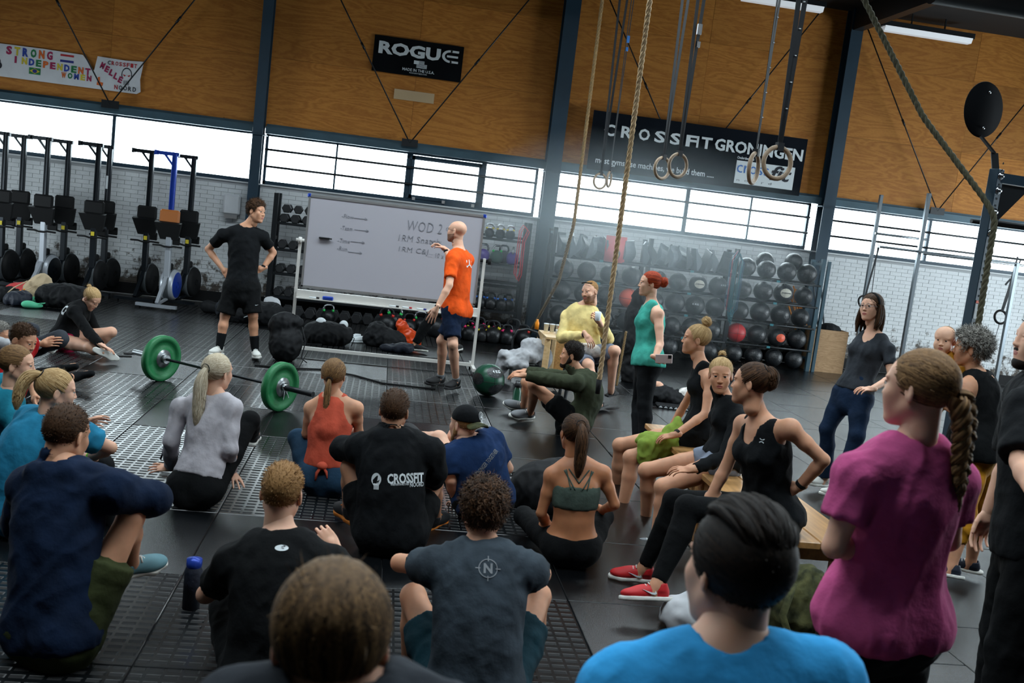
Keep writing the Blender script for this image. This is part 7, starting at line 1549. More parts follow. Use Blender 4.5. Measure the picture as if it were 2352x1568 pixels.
A = person('balding man in pale yellow sweater and sandals sitting by the food table', s=1.06, girth=1.08, pelvis=(1342, 808, .55), neck=(1338, 706, 'o-.05'), chest=-158, head=((1355, 670, 'o-.08'), (-135, 8, 8)),
    arms=dict(R=((1290, 775, 'o-.1'), (1345, 768, 'o-.28'), ((.5, -.3, -.6), (.3, -.8, .3))), L=((1398, 778, 'o-.1'), (1378, 742, 'o-.3'), ((-.5, -.2, .6), (.4, -.8, .2))), shR=(1304, 728), shL=(1372, 735)).items(), legs=dict(L=((1412, 805, 'o-.3'), (1402, 908, .1), (1425, 920)), R=((1352, 838, 'o-.42'), (1372, 922, .1), (1388, 934))).items(),
    hair=('short', dict(L=.006, n=900, th=(.002, .003, .002), up=.5)), hairm='hair_sandy', beard='stubble', tops=[('long', 'c_yellow', dict(sleeve=1.9, inf=.015, lo=-.05, boxy=1, amp=.005))], bottoms=[('shorts', 'c_greyshort', dict(end=.88, inf=.022))], shoes=('sandal', 'shoe_black', 'shoe_black'), skin='skin_pale', face=True, seed=25, hands=((.4, .3), (.8, .1)), h=.011)
yellow = A; watch(A, 'R', 'shoe_black')
mb = MB(); mb.tube([A.toW((.06*math.sin(t)*1.25, .03+.04*math.cos(t), .112-.01*abs(math.sin(t))))-A.base for t in np.linspace(-1.4, 1.4, 9)], .007, 6); mb.build('sunglasses', MT['black_plastic'], A.root)
# ---------------------------------------------------------------- women on the bench
A = person('woman with high bun in black tank top on the bench with lime towel', s=1.0, fem=True, pelvis=(1598, 992, .56), neck=(1612, 842, 'o.02'), chest=-84, head=((1598, 780, 'o0'), (-84, 0, 0)), bulge=.05,
    arms=dict(L=((1620, 950, 'o-.08'), (1552, 998, 'o-.1'), ((-.8, .2, -.3), (0, -.3, 1))), R=((1572, 930, 'o.14'), (1540, 985, 'o.1')), shL=(1632, 872)).items(), legs=dict(L=((1450, 1050, 'o-.02'), (1426, 1180, 'o.05'), ('d', -1, 0, 0)), R=((1425, 1022, 'o.2'), (1405, 1160, 'o.25'), ('d', -1, .2, 0))).items(),
    hair=('bun', dict(r=.042, tie=(0, -.055, .125), n=1000)), hairm='hair_blonde', tops=[('tank', 'c_black', dict(lo=-.05, inf=.008))], bottoms=[('shorts', 'c_black2', dict(end=.3, inf=.012))], shoes=('sneaker', 'shoe_black', 'shoe_white'), skin='skin', face=True, seed=26, h=.0105)
bun_girl = A; watch(A, 'L'); shoe_ticks(A, 'white_print')
A = person('fair-haired woman in black jacket on the bench facing the camera', s=1.0, fem=True, pelvis=(1655, 1050, .56), neck=(1672, 925, 'o0'), chest=-86, head=((1655, 862, 'o-.03'), (-168, 4, 4)), bulge=.04,
    arms=dict(L=((1665, 1050, 'o-.1'), (1590, 1078, 'o-.08'), ((-.9, 0, -.1), (0, -.3, 1))), R=(('d', -.1, .1, -1), (1572, 1080, 'o.05')), shL=(1698, 965)).items(), legs=dict(L=((1524, 1118, 'o-.05'), (1505, 1240, 'o.0'), ('d', -1, 0, 0)), R=((1486, 1080, 'o.15'), (1482, 1200, 'o.2'), ('d', -1, .15, 0))).items(),
    hair=('bun', dict(r=.028, tie=(0, -.06, .12), n=1100)), hairm='hair_blonde', tops=[('jacket', 'c_black', dict(sleeve=1.9, inf=.012, lo=-.05))], bottoms=[('shorts', 'c_greyshort', dict(end=.3, inf=.012))], shoes=('sneaker', 'shoe_grey', 'shoe_white'), skin='skin', face=True, seed=27, h=.0105)
A = person('woman with looped ponytail, black v-neck tank top and red shoes on the bench', s=1.03, fem=True, girth=1.08, pelvis=(1768, 1178, .56), neck=(1752, 972, 'n'), chest=-112, head=((1724, 882, 'o-.02'), (-62, 2, 4)), bulge=.0,
    arms=dict(L=((1892, 1056, 'o.0'), (1835, 1118, 'o.1'), ((-.6, .3, -.4), (.4, -.6, .5))), R=((1668, 1072, 'o.04'), (1630, 1145, 'o-.02'), ((-.5, -.3, -.5), (0, -.4, 1))), shL=(1815, 985), shR=(1708, 975)).items(), legs=dict(L=((1580, 1165, 'o-.12'), (1508, 1345, 'o-.1'), ('d', -1, -.1, -.05)), R=((1550, 1150, 'o.08'), (1478, 1305, 'o.1'), ('d', -1, .1, -.05))).items(),
    hair=('pony', dict(L=.12, w=.05, tie=(0, -.085, .09), n=1200, m=500, drop=1.2)), hairm='hair_brown', tops=[('tank', 'c_black', dict(lo=-.08, inf=.010, neck=.07))], bottoms=[('leggings', 'c_black2', dict(end=1.94))], shoes=('sneaker', 'shoe_red', 'shoe_white'), skin='skin', face=True, seed=28, h=.0105, hands=((.4, .2), (.3, .3)))
watch(A, 'L'); shoe_ticks(A, 'white_print'); tk = [c for c in A.root.children if c.name.startswith('tank')][0]; print_text(A, tk, UA, (1750, 1012), .03, .024, 'white_print', up=Up)
for o in [c for c in A.root.children if c.name.startswith('shoe')][:1]: pass
# ---------------------------------------------------------------- foreground heads
A = person('person with light brown hair in the bottom foreground, head only', s=.95, fem=True, pelvis=('P', *pd(740, 2330, 1.42)), neck=('d', 0, .05, 1), chest=0, head=((762, 1478, 'o.02'), (-6, 12, -3)), arms=dict(R=(('d', .3, .2, -1), ('d', 0, 1, 0)), L=(('d', -.3, .2, -1), ('d', 0, 1, 0))).items(),
    legs=dict(R=(('d', .1, 1, -.05), ('d', 0, .1, -1)), L=(('d', -.1, 1, -.05), ('d', 0, .1, -1))).items(), hair=('down', dict(n=3600)), hairm='hair_lightbrown', tops=[('tee', 'c_charcoal', dict(sleeve=.6, inf=.02))], bottoms=[('leggings', 'c_black2', {})], shoes=('sneaker', 'shoe_black', 'shoe_white'), seed=31, h=.011, skin='skin_pale')
A = person('dark-haired man in bright blue t-shirt in the bottom right foreground', s=1.02, pelvis=('P', *pd(1668, 2260, 1.82)), neck=(1660, 1505, 'o.0'), chest=-5, head=((1688, 1312, 'o.04'), (-24, 6, 3)), arms=dict(R=(('d', .35, .2, -1), ('d', -.1, 1, 0)), L=(('d', -.35, .2, -1), ('d', .1, 1, 0))).items(),
    legs=dict(R=(('d', .2, 1, -.05), ('d', 0, .1, -1)), L=(('d', -.2, 1, -.05), ('d', 0, .1, -1))).items(), hair=('slick', dict(n=2200)), hairm='hair_dark', tops=[('tee', 'c_skyblue', dict(sleeve=.6, inf=.02, amp=.004))], bottoms=[('shorts', 'c_black2', {})], shoes=('sneaker', 'shoe_black', 'shoe_white'), seed=32, h=.010, face=True, skin='skin_pale')
# ---------------------------------------------------------------- small things on the floor and around
def lump(name, c, blobs, m, label, cat, amp=.012, h=.014, seed=1, planes=(), rz=0, mats=None):
    s = Shape(h); R = np.array(Matrix.Rotation(rz, 3, 'Z'))
    for b in blobs:
        p, r = np.array(b[0]), b[1]; s.ell(R@p, r if hasattr(r, '__len__') else (r, r, r), R, k=b[2] if len(b) > 2 else .04)
    s.plane((0, 0, .0), (0, 0, -1)); V, F = finish(s, amp, seed, 1); V[:, 2] = np.maximum(V[:, 2], 0.001)
    o = link(name, mesh_np(name, V, F, MT[m]), None, c); return tag(o, label, cat)
M_('bag_black', (17, 19, 22), .75, spec=.3, bump=.3, bscale=12); M_('bag_navy', (20, 28, 44), .6, bump=.5, bscale=18); M_('bag_orange', (232, 76, 24), .35, spec=.5); M_('canvas', (206, 184, 150), .9, bump=.3, bscale=60); M_('clog_mint', (96, 204, 158), .6, spec=.3); M_('shaker', (232, 140, 24), .35); M_('burlap', (150, 134, 104), .95, var=.3, vscale=30, bump=.6, bscale=60)
def handles(o, pts, r=.012, m='bag_black', nm='strap'):
    q = MB(); q.tube(pts, r, 6, flat=.5); return q.build(nm, MT[m], o)
p = pz(652, 828, 0); o = lump('backpack', p, [((0, 0, .22), (.19, .14, .25)), ((-.03, 0, .45), (.15, .12, .12)), ((-.13, .0, .4), (.08, .09, .1)), ((.08, 0, .47), (.1, .08, .07)), ((0, -.09, .2), (.14, .09, .16))], 'bag_black', 'tall black backpack standing at the left leg of the whiteboard', 'backpack', .01); handles(o, [(.17, 0, .42), (.23, -.02, .25), (.2, -.05, .06), (.27, -.06, .01)]); q = MB(); q.tube([(.02, 0, .52), (.06, -.02, .56), (.12, -.02, .53)], .014, 6, flat=.4); q.build('grab_handle', MT['bag_black'], o)
p = pz(750, 790, 0); o = lump('duffel_bag', p, [((0, 0, .13), (.3, .17, .17)), ((-.15, 0, .12), (.18, .17, .16)), ((.18, 0, .15), (.15, .15, .14))], 'bag_black', 'black duffel bag on the floor seen under the whiteboard, left of the white shoes', 'bag', .014, seed=3); handles(o, [(-.2, -.12, .1), (-.33, -.18, .02), (-.2, -.24, .01), (-.05, -.2, .02)]); handles(o, [(.25, -.05, .2), (.36, -.06, .12), (.33, -.1, .02)])
q = MB(); q.ball((-.1, 0, .29), (.07, .05, .06)); q.ball((.2, .02, .28), (.06, .05, .06)); q.build('towel', MT['white_print'], o)
p = pz(880, 796, 0); o = lump('sports_bag', p, [((0, 0, .1), (.28, .16, .16)), ((-.1, 0, .2), (.14, .12, .13)), ((.15, 0, .08), (.15, .15, .12))], 'bag_black', 'crumpled black bag between the white shoes and the orange plastic bag', 'bag', .02, seed=5)
p = pz(908, 806, 0)-np.array([0, .05, 0]); lump('folded_jacket', p, [((0, 0, .04), (.22, .1, .06)), ((.12, 0, .07), (.12, .1, .06))], 'bag_navy', 'dark blue folded garment lying in front of the black bag', 'clothing', .012, seed=6)
p = pz(930, 800, 0)+np.array([0, .1, 0]); o = lump('plastic_bag', p, [((.04, 0, .12), (.13, .08, .15)), ((-.06, 0, .26), (.08, .06, .1)), ((-.1, 0, .33), (.05, .04, .06)), ((.12, 0, .07), (.09, .08, .09))], 'bag_orange', 'shiny bright orange plastic bag leaning near the walking legs', 'bag', .014, seed=7, h=.01); handles(o, [(-.12, 0, .36), (-.16, 0, .42), (-.1, 0, .44), (-.06, 0, .38)], .012, 'bag_black', 'bag_handle')
for k, (px, py, a) in enumerate(((817, 783, .5), (838, 787, .3))):
    u_, so_ = shoe_mesh('sneaker', MT['white_print'], MT['white_print']); e = link('shoe', u_, None, pz(px, py, 0)); e.rotation_euler = (0, 0, PI/2-a+.8); tag(e, ['white trainer, left of the pair under the whiteboard', 'white trainer, right of the pair under the whiteboard'][k], 'shoe', 'white trainers under the whiteboard'); link('sole', so_, e)
p = pz(580, 742, 0); o = lump('duffel_bag', p, [((0, 0, .15), (.33, .2, .18)), ((-.25, 0, .12), (.2, .2, .16)), ((.25, 0, .15), (.2, .18, .18))], 'bag_black', 'big black sports bag behind the legs of the young man in black', 'bag', .014, seed=8); q = MB(); q.add([(-.08, -.1, .33), (.08, -.12, .33), (.04, -.16, .26), (-.06, -.15, .26)], [(0, 1, 2, 3)]); q.tube([(-.1, -.21, .2), (.1, -.22, .1)], .006, 5); q.tube([(.1, -.21, .2), (-.1, -.22, .1)], .006, 5); q.build('cords', MT['white_print'], o)
q = MB(); q.box((-.02, 0, .36), (.16, .1, .09), bev=.03); q.build('red_pouch', MT['shoe_red'] if 'shoe_red' in MT else MT['band_red'], o)
p = pz(612, 735, 0); lump('towel', p+np.array([0.05, .0, 0]), [((0, 0, .28), (.12, .06, .08)), ((.1, 0, .14), (.05, .05, .14)), ((-.02, .05, .12), (.1, .1, .2))], 'paper', 'white towel draped over the black sports bag behind the young man', 'towel', .01, seed=9)
p = pz(478, 718, 0); lump('toiletry_bag', p, [((0, 0, .09), (.12, .09, .1)), ((.12, 0, .08), (.1, .08, .09))], 'bag_black', 'small black bag on the floor right of the blue-railed rower', 'bag', .006, seed=10)
p = pz(510, 728, 0); lump('clothing_heap', p, [((0, 0, .12), (.1, .1, .14)), ((.05, 0, .24), (.07, .06, .08))], 'c_charcoal' if 'c_charcoal' in MT else 'bag_black', 'grey crumpled garment beside the young man\'s right leg', 'clothing', .015, seed=11)
# left heap by the rowers
p = pz(85, 695, 0); o = lump('tote_bag', p, [((0, 0, .14), (.2, .08, .2)), ((.05, 0, .28), (.14, .05, .14))], 'canvas', 'beige canvas tote bag leaning by the rowers above the mint clogs', 'bag', .01, seed=12); handles(o, [(-.12, -.06, .3), (-.25, -.2, .2), (-.35, -.25, .08)], .014, 'canvas', 'bag_handle'); handles(o, [(.0, -.08, .25), (-.15, -.2, .15), (-.25, -.25, .02)], .014, 'canvas', 'bag_handle')
p = pz(148, 706, 0); o = lump('duffel_bag', p, [((0, 0, .15), (.3, .2, .18)), ((-.2, 0, .13), (.18, .18, .17)), ((.22, .05, .13), (.18, .16, .17))], 'bag_black', 'black gym bag behind the blonde girl, right of the mint clogs', 'bag', .016, seed=13)
for i, (px, py, r, l) in enumerate(((8, 690, (.2, .15, .12), 'dark plum jacket in the heap at the left edge'), (45, 680, (.2, .14, .13), 'salmon pink shirt in the heap by the tote bag'), (38, 700, (.16, .13, .12), 'dark blue garment in the heap behind the orange shaker'))): lump('clothing_heap', pz(px, py, 0), [((0, 0, .06), r), ((.08, .03, .1), (r[0]*.6, r[1]*.7, r[2]*.8))], ['bag_black', 'red_pad', 'bag_navy'][i], l, 'clothing', .014, seed=14+i)
p = pz(50, 700, 0); e = empty('shaker_bottle', p, label='orange shaker bottle standing beside the mint clogs', cat='bottle'); q = MB(); q.lathe([(0, 0), (.036, 0), (.042, .16)], n=18); q.build('cup', MT['shaker'], e); q = MB(); q.lathe([(.045, .155), (.046, .19), (.03, .2), (0, .2)], n=18); q.cyl((.02, 0, .2), (.02, 0, .225), .012, n=8); q.build('lid', MT['shaker'], e)
for k, (px, py, a) in enumerate(((82, 708, 1.35), (96, 697, 1.2))):
    s_ = Shape(.008); s_.ell((0, .04, .04), (.055, .13, .045), k=.02); s_.ell((0, .1, .055), (.05, .075, .045), k=.03); s_.ell((0, -.05, .1), (.035, .07, .05), k=.01, op='s'); s_.plane((0, 0, .0), (0, 0, -1)); V, F = finish(s_, 0, 0, 1)
    o = link('clog', mesh_np('clog', V, F, MT['clog_mint']), None, pz(px, py, 0)); o.rotation_euler = (0, 0, a+(1.2 if k else .6)); tag(o, ['mint green plastic clog, nearer one of the pair', 'mint green plastic clog, farther one of the pair'][k], 'shoe', 'mint clogs'); q = MB(); q.tube([(.048, -.02, .06), (.04, -.09, .075), (0, -.11, .08), (-.04, -.09, .075), (-.048, -.02, .06)], .007, 6, flat=.5); q.build('heel_strap', MT['clog_mint'], o)
for k, (px, py) in enumerate(((284, 818), (302, 812))): q = MB(); q.box((0, 0, .006), (.16, .08, .009), bev=.003); q.build('x', MT['black_plastic'], None, pz(px, py, 0), .4+k*.1).name = 'phone'; o = COL.objects[-1]; tag(o, ['dark phone flat on the floor by the blonde girl\'s fingers', 'dark phone on the floor nearest the barbell sleeve'][k], 'phone')
# green medicine ball by the board
ball('green4', 'ball_green', .178, pz(1118, 908, 0)+np.array([0, 0, .178]), .3, 'glossy dark green and black medicine ball on the floor by the whiteboard foot', 'floor medicine ball')
o = MP[('green4', 'ball_green')][0]
q = MB(); nn = nrm((.1, -.75, .65)); ux = nrm(np.cross(nn, (0, 0, 1))); uz = np.cross(ux, nn)
for nn_, rad in ((nn, .5), (nrm((-.9, -.3, .1)), .45), (nrm((.3, -.9, -.5)), .5), (nrm((.9, -.2, .4)), .45)):
    ux = nrm(np.cross(nn_, (0, 0, 1))); uz = np.cross(ux, nn_); V = [nn_*.1715]
    for rr_ in (rad*.5, rad):
        for k in range(18): a = 2*PI*k/18; V.append(nrm(nn_*math.cos(rr_)+(ux*math.cos(a)*1.2+uz*math.sin(a)*.8)*math.sin(rr_))*.1722)
    q.add(V, [(0, 1+k, 1+(k+1) % 18) for k in range(18)]+[(1+k, 19+k, 19+(k+1) % 18, 1+(k+1) % 18) for k in range(18)], True)
q.build('panel', MT['ball_black'], o); ux = nrm(np.cross(nn, (0, 0, 1)))*-1; uz = np.cross(nn, ux)*1.0
ux = nrm(np.cross((0, 0, 1), nn)); uz = np.cross(nn, ux); lettering('print', '4 KG', nn*.174-ux*.045-uz*.02, ux, uz, .09, .035, MT['white_print'], o, .02, .003)
# bench
BT = .48; M_('bench_wood', (172, 128, 78), .35, var=.2, vscale=6, stretch=(6, .6, 6), spec=.6); bn_ = empty('bench', (0, 0, 0), label='long wooden bench of planks under the seated women', cat='bench')
bl, br_ = pz(1712, 1240, BT), pz(1890, 1246, BT); c0 = np.array([2.13, 4.62]); xw = [1.72, 1.955, 2.19]
for k in range(2): q = MB(); q.box((2.305+k*.255, 6.15, BT-.02), (.25, 2.75, .04), bev=.005); q.build('plank', MT['bench_wood'], bn_)
for y in (4.9, 6.15, 7.4):
    for x in (2.24, 2.62): q = MB(); q.box((x, y, (BT-.04)/2), (.07, .14, BT-.04), bev=.004); q.build('leg', MT['bench_wood'], bn_)
    q = MB(); q.box((2.43, y, BT-.085), (.34, .05, .09)); q.build('apron', MT['bench_wood'], bn_)
for x in (2.24, 2.62): q = MB(); q.box((x, 6.15, BT-.085), (.04, 2.4, .09)); q.build('side_rail', MT['bench_wood'], bn_)
# stuff under the bench
p = np.array([2.28, 4.62, 0]); o = lump('backpack', p, [((0, 0, .15), (.16, .15, .2)), ((.03, .0, .3), (.1, .1, .1))], 'c_camo' if 'c_camo' in MT else 'bag_black', 'camouflage backpack with loose straps under the bench end', 'backpack', .012, seed=20); handles(o, [(-.1, -.12, .35), (-.16, -.18, .2), (-.1, -.22, .05), (-.02, -.3, .01)], .02, 'c_camo' if 'c_camo' in MT else 'bag_black'); handles(o, [(.05, -.14, .33), (.1, -.22, .28), (.12, -.24, .16), (.05, -.2, .1)], .018, 'c_camo' if 'c_camo' in MT else 'bag_black')
p = pz(1565, 1440, 0); lump('shopping_bag', p, [((0, 0, .07), (.12, .11, .1)), ((.05, 0, .12), (.08, .08, .08))], 'paper', 'crumpled white bag on the floor left of the dark-haired foreground man', 'bag', .012, seed=21)
# black bag + jump rope by the crop-top girl
p = pz(1262, 1165, 0); o = lump('gym_bag', p, [((0, 0, .12), (.3, .2, .22)), ((.1, .05, .2), (.2, .15, .15))], 'bag_black', 'black gym bag on the floor left of the crop-top girl', 'bag', .008, seed=22)
q = MB(); pts = [pz(x, y, .012) for x, y in ((1215, 1130), (1195, 1130), (1160, 1092), (1130, 1085), (1190, 1085), (1215, 1075), (1190, 1110), (1165, 1110), (1150, 1105), (1180, 1125), (1200, 1145), (1180, 1112))]; q.tube(pts, .007, 6); tag(q.build('skipping_rope', MT['black_plastic']), 'black cord tangled on the floor beside the gym bag', 'cord')
q = MB(); pts = [pz(x, y, .012) for x, y in ((585, 838), (650, 845), (740, 848), (815, 862), (880, 880), (960, 889), (1000, 893))]; q.tube(pts, .011, 6); tag(q.build('cable', MT['black_plastic']), 'black cable across the mats in front of the whiteboard', 'cord')
# bottle beside the bearded man
p = pz(1183, 942, 0); e = empty('water_bottle', p, label='dark green metal drinking bottle beside the bearded man\'s shoes', cat='bottle'); q = MB(); q.lathe([(0, 0), (.04, 0), (.042, .02), (.042, .2), (.03, .235), (.028, .25)], n=20); q.build('flask', MT['ball_green'], e); q = MB(); q.lathe([(.03, .245), (.034, .25), (.034, .285), (0, .285)], n=16); q.tube([(.02, 0, .28), (.03, 0, .31), (-.03, 0, .31), (-.02, 0, .28)], .005, 6); q.build('cap', MT['black_plastic'], e)
# food table, crate, chair with sweatshirt
T0 = np.array([2.15, 11.7, 0]); M_('tomato', (220, 70, 40), .3); M_('grape', (176, 190, 90), .3); tb = empty('table', T0, label='low pale plywood table with snacks beside the man in yellow', cat='table'); TH = .62
q = MB(); q.box((.12, .05, TH-.012), (.6, .66, .024)); q.build('table_top', MT['pine'], tb)
for dx, dy in ((-.15, -.25), (.38, -.25), (-.15, .35), (.38, .35)): q = MB(); q.bar((dx, dy, TH-.02), (dx*1.08, dy*1.1, 0), .07, .03); q.build('leg', MT['pine'], tb)
q = MB(); q.box((-.17, .05, TH-.07), (.02, .56, .1)); q.build('apron', MT['pine'], tb)
e = empty('tomato_punnet', T0+np.array([.1, .12, TH]), label='clear tray with two tomatoes on the plywood table', cat='food'); q = MB(); q.prism([(-.09, 0), (.09, 0), (.1, .05), (-.1, .05)], (0, -.07, 0), X_, Z_, (0, .14, 0)); q.build('tray', MT['white_print'], e)
for k in (-1, 1): q = MB(); q.ball((k*.045, -.02, .085), (.042, .042, .038)); q.build('tomato', MT['tomato'], e)
q = MB(); rg_ = random.Random(3)
e = empty('grape_dish', T0+np.array([.14, -.12, TH]), label='small heap of green grapes on the plywood table', cat='food'); q = MB(); q.lathe([(0, 0), (.08, 0), (.1, .02), (.095, .022), (.07, .006), (0, .006)], n=20); q.build('dish', MT['white_print'], e); q = MB()
for k in range(34): a, r_2 = rg_.random()*6.28, rg_.random()*.075; q.ball((r_2*math.cos(a), r_2*math.sin(a), .025+(.075-r_2)*.5*rg_.random()), .013, 8, 6)
q.build('grapes', MT['grape'], e)['kind'] = 'stuff'
for k in range(5): e = empty('drink_cup', T0+np.array([-.1+.075*k, .3-.01*k, TH]), label='white lidded cup, %s from the left at the back of the plywood table' % ORD[k], cat='cup', group='cups at the back of the table'); q = MB(); q.lathe([(0, 0), (.025, 0), (.034, .09), (.036, .09), (.036, .1), (0, .105)], n=16); q.build('cup_body', MT['white_print'], e)
e = empty('juice_bottle', T0+np.array([-.2, .42, TH]), label='orange juice bottle at the left end of the plywood table', cat='bottle'); q = MB(); q.lathe([(0, 0), (.026, 0), (.028, .08), (.014, .11), (.014, .125), (0, .125)], n=14); q.build('bottle_body', MT['shaker'], e)
e = empty('wooden_crate', pz(1277, 858, 0)+np.array([.05, .15, 0]), label='small wooden crate standing on end in front of the plywood table', cat='box'); q = MB(); q.box((0, .12, .26), (.2, .015, .52)); q.build('side_board', MT['bench_wood'], e)
for x in (-.1, .1): q = MB(); q.box((x, 0, .26), (.016, .25, .52)); q.build('side_board', MT['pine'], e)
q = MB(); q.box((0, -.0, .51), (.2, .24, .016)); q.build('side_board', MT['pine'], e); q = MB(); q.box((0, -.1, .26), (.19, .012, .5)); q.build('front_board', MT['bench_wood'], e)
ch = empty('folding_chair', pz(1205, 880, 0)+np.array([0, .25, 0]), label='black tubular low chair with a hooped back left of the food table', cat='chair'); q = MB(); q.tube([(-.16, 0, .2), (-.17, .02, .5), (-.12, .03, .6), (0, .03, .63), (.12, .03, .6), (.17, .02, .5), (.18, 0, .0)], .014, 8); q.build('hoop_back', MT['black_metal'], ch); q = MB(); q.box((0, -.12, .2), (.34, .3, .03), bev=.01); q.build('seat', MT['black_plastic'], ch)
for x in (-.16, .16): q = MB(); q.bar((x, -.25, .2), (x, -.3, 0), .03, .02); q.bar((x, -.05, .2), (x, .0, 0), .03, .02); q.build('leg', MT['alu'], ch)
p = pz(1205, 880, 0)+np.array([-.02, .2, .2]); s_ = Shape(.014)
for c, r in (((-.2, -.12, .05), (.12, .1, .08)), ((-.27, -.16, .12), (.07, .09, .06)), ((.0, -.1, .12), (.2, .13, .09)), ((.15, -.05, .22), (.12, .1, .12)), ((.05, 0, .25), (.1, .08, .08)), ((-.1, -.22, .02), (.14, .07, .06)), ((.25, .0, .1), (.1, .1, .14)), ((-.28, -.14, -.04), (.07, .07, .09))): s_.ell(c, r, k=.06)
V, F = finish(s_, .012, 4, 1); tag(link('sweatshirt', mesh_np('sweatshirt', V, F, MT['c_lightgrey']), None, p), 'light grey sweatshirt thrown over the low black chair', 'clothing')
st_ = empty('stool', (yellow.P[0], yellow.P[1]+.05, 0), label='dark stool under the man in the yellow sweater', cat='stool'); q = MB(); q.box((0, 0, .43), (.36, .36, .04), bev=.01); q.build('seat', MT['black_plastic'], st_)
for dx in (-.15, .15):
    for dy in (-.15, .15): q = MB(); q.bar((dx, dy, .42), (dx*1.2, dy*1.2, 0), .03, .03); q.build('leg', MT['black_metal'], st_)
q = MB(); h_ = yellow.W['L']+nrm(yellow.W['L']-yellow.E['L'])*.09; q.lathe([(.028, -.01), (.036, .08), (.034, .08), (.027, -.008)], h_, nrm((-.1, -.2, 1)), 16); q.lathe([(0, -.01), (.028, -.01)], h_, nrm((-.1, -.2, 1)), 16); tag(q.build('paper_cup', MT['white_print']), 'white cup held by the man in the yellow sweater', 'cup')
s_ = Shape(.01); kc = (yellow.HP['R']*.5+yellow.K['R']*.5)
for c, r in (((0, -.02, .12), (.16, .12, .05)), ((-.12, -.08, .06), (.08, .08, .1)), ((.1, -.05, .1), (.1, .09, .06))): s_.ell(c, r, k=.05)
V, F = finish(s_, .014, 5, 1); tag(link('napkin_bag', mesh_np('napkin_bag', V, F, M_('patterned_paper', (214, 210, 205), .8, var=.3, vscale=16)), None, kc), 'pale patterned paper bag on the lap of the man in yellow', 'bag')
# towel of the bun girl, phone of the red-haired woman
tw = (bun_girl.W['L']+bun_girl.K['L'])*.5; s_ = Shape(.01); v1 = bun_girl.K['L']-bun_girl.HP['L']
c0_ = bun_girl.HP['L']*.42+bun_girl.K['L']*.58+Up*.085; dr = nrm(v1)
for c, r in ((c0_, (.15, .1, .03)), (c0_+dr*.08-Up*.01, (.1, .12, .03)), (c0_+dr*.12-Up*.07+np.array([0, -.07, 0]), (.06, .05, .09)), (c0_-dr*.1+Up*.03, (.07, .08, .05)), (c0_+dr*.0+np.array([0, -.09, -.05]), (.12, .03, .08)), (c0_-dr*.12+Up*.06, (.03, .04, .06))): s_.ell(c, r, k=.05)
V, F = finish(s_, .012, 6, 1); bc = c0_; tag(link('towel', mesh_np('towel', V-bc, F, MT['c_lime']), None, bc), 'lime green towel on the thighs of the bun-haired woman', 'towel')
hp_ = redhead.W['L']+Rh*.07-Fh*.05; q = MB(); Mp = np.array([nrm(Rh+Up*.1), nrm(Fh), nrm(Up-Rh*.1)]).T; q.box((0, 0, 0), (.15, .012, .08), Mp, bev=.004); o = tag(q.build('phone', M_('phone_pink', (190, 170, 168), .4), None, hp_), 'pale phone held behind the back of the red-haired woman', 'phone'); q = MB(); q.box(Mp@np.array([.05, -.008, .02]), (.03, .004, .03), Mp); q.build('camera_lens', MT['black_plastic'], o)
# clothes heap right of the red-haired woman
p = pz(1530, 925, 0); o = lump('clothing_heap', p, [((0, 0, .08), (.26, .14, .1)), ((-.1, .05, .12), (.16, .1, .08)), ((.1, -.02, .06), (.2, .14, .08))], 'bag_black', 'heap of black clothes on the floor behind the women on the bench', 'clothing', .02, seed=30)
lump('sock_ball', p+np.array([-.12, .02, .17]), [((0, 0, .03), (.06, .05, .05)), ((-.06, 0, .02), (.04, .04, .04))], 'skin_pale' if 'skin_pale' in MT else 'red_pad', 'pink and cream rolled sock on top of the black clothes heap', 'clothing', .006, seed=31, h=.008); lump('patterned_bag', p+np.array([.22, -.05, .02]), [((0, 0, .1), (.12, .08, .1))], 'patterned_paper', 'patterned pouch in the black clothes heap', 'bag', .006, seed=32)
q = MB(); q.box((0, 0, .02), (.5, .2, .03), bev=.01); q.build('x', MT['bag_black'], None, p+np.array([.05, -.3, 0]), -.1).name = 'striped_mat'; o = COL.objects[-1]; tag(o, 'folded black mat with white zigzag edge in front of the clothes heap', 'mat'); q = MB()
for k in range(8): q.prism([(0, 0), (.05, 0), (.025, .022)], (-.24+k*.06, -.1005, .008), X_, Z_, (0, -.002, 0))
q.build('zigzag', MT['white_print'], o)
# plyo box with pipes and burlap
pc = pz(1935, 858, 0); e = empty('plyo_box', (pc[0]-.35, pc[1]+.2, 0), label='plywood jump box used as a bin for pipes at the end of the ball rack', cat='box'); W2, D2, H2 = .62, .5, .72
for c, s in (((0, -D2/2, H2/2), (W2, .018, H2)), ((0, D2/2, H2/2), (W2, .018, H2)), ((-W2/2, 0, H2/2), (.018, D2, H2)), ((W2/2, 0, H2/2), (.018, D2, H2)), ((0, 0, .01), (W2, D2, .018))): q = MB(); q.box(c, s); q.build('side_panel', MT['old_ply'], e)
bc = np.array([pc[0]-.35, pc[1]+.2, 0]); M_('pipe_yellow', (226, 140, 40), .5); M_('pipe_grey', (80, 88, 94), .5)
pp_ = [(-.16, 'pipe_yellow'), (-.11, 'pipe_yellow'), (-.06, 'pipe_yellow'), (-.02, 'pipe_yellow'), (.03, 'pipe_yellow'), (-.2, 'pipe_yellow')]
for k, (dx, m) in enumerate(pp_): q = MB(); q.cyl((dx, -.1+.03*k, .03), (dx-.36-.02*k, .5, 1.26+.05*(k % 3)), .015, n=8); tag(q.build('pipe', MT[m], None, bc), 'orange-yellow plastic pipe in the plywood box, leaning left, %s of six' % ORD[k], 'pipe', 'yellow pipes in the plywood box')
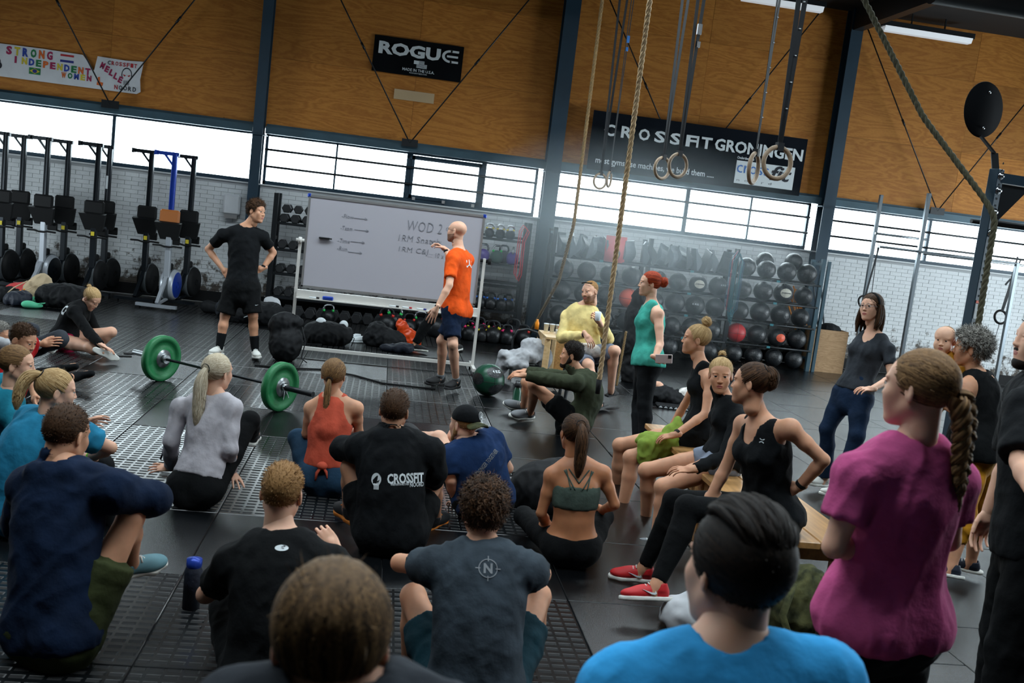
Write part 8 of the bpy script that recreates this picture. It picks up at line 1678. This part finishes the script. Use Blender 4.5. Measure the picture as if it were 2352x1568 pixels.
for k, (dx, m, hh_, tx) in enumerate(((.12, 'pipe_grey', 1.75, -.4), (.2, 'pipe_grey', 1.85, -.35))): q = MB(); q.cyl((dx, .1, .03), (dx+tx, .3, hh_), .015, n=8); tag(q.build('pipe', MT[m], None, bc), 'long dark grey pipe in the plywood box, %s of the two' % ['left', 'right'][k], 'pipe', 'grey pipes in the plywood box')
lump('jacket', bc+np.array([.1, .05, H2-.05]), [((0, 0, .04), (.2, .14, .1))], 'bag_black', 'black jacket stuffed on top of the plywood box', 'clothing', .012, seed=33)
p = pz(1868, 845, 0); lump('burlap_sack', p+np.array([.02, .15, 0]), [((0, 0, .12), (.09, .09, .16)), ((0, 0, .3), (.06, .06, .1)), ((.03, 0, .38), (.05, .05, .06))], 'burlap', 'small burlap sack leaning between ball rack and plywood box', 'sack', .014, seed=34, h=.01)
# dark coat hanging behind the red-haired woman, black bag under the window right
p = pd(1456, 800, 13.0); p[2] = 0; lump('hooded_coat', p, [((0, 0, .85), (.17, .12, .3)), ((.02, 0, 1.12), (.14, .11, .14)), ((-.02, 0, .55), (.16, .12, .25)), ((0, 0, .2), (.13, .12, .3))], 'bag_black', 'black coat piled on a stand behind the red-haired woman', 'clothing', .014, seed=35, h=.016)
p = pz(2290, 1015, 0)+np.array([.0, .2, 0]); o = lump('holdall', p, [((0, 0, .2), (.28, .2, .24)), ((.1, 0, .3), (.2, .16, .14))], 'bag_black', 'black holdall on the floor at the right, behind the man at the photo edge', 'bag', .008, seed=36)
p = pz(385, 1062, 0); q = MB(); q.tube([(-.05, 0, .02), (-.03, 0, .09), (.03, 0, .1), (.06, 0, .02)], .012, 8, flat=.6); q.box((0, 0, .08), (.09, .03, .03), bev=.01); tag(q.build('wrist_wrap', MT['bag_navy'], None, p), 'dark blue strap standing on the mat left of the grey-topped woman', 'strap')
p = pz(438, 1395, 0); e = empty('water_bottle', p+np.array([0, 0, 0]), label='dark blue bottle on the floor left of the boy in black', cat='bottle'); q = MB(); q.lathe([(0, 0), (.04, 0), (.042, .18), (.03, .21)], n=18); q.build('flask', MT['bag_navy'], e); q = MB(); q.lathe([(.033, .2), (.036, .21), (.036, .24), (0, .25)], n=16); q.build('cap', MT['rail_blue'], e)
for k, (dx, x_, l) in enumerate(((-.02, 740, 'person with long light brown hair'), (0, 1668, 'dark-haired man in blue'))):
    c = pd(x_, 1900, (1.42, 1.82)[k]); e = empty('jump_box', (c[0], c[1], 0), label='plywood jump box under the %s, below the frame' % l, cat='box'); z = .45
    q = MB(); q.box((0, .05, z/2), (.5, .4, z), bev=.006); q.build('box_shell', MT['old_ply'], e); q = MB(); q.cyl((0, -.152, z*.7), (0, -.149, z*.7), .05, n=16); q.build('hand_hole', MT['black_plastic'], e)
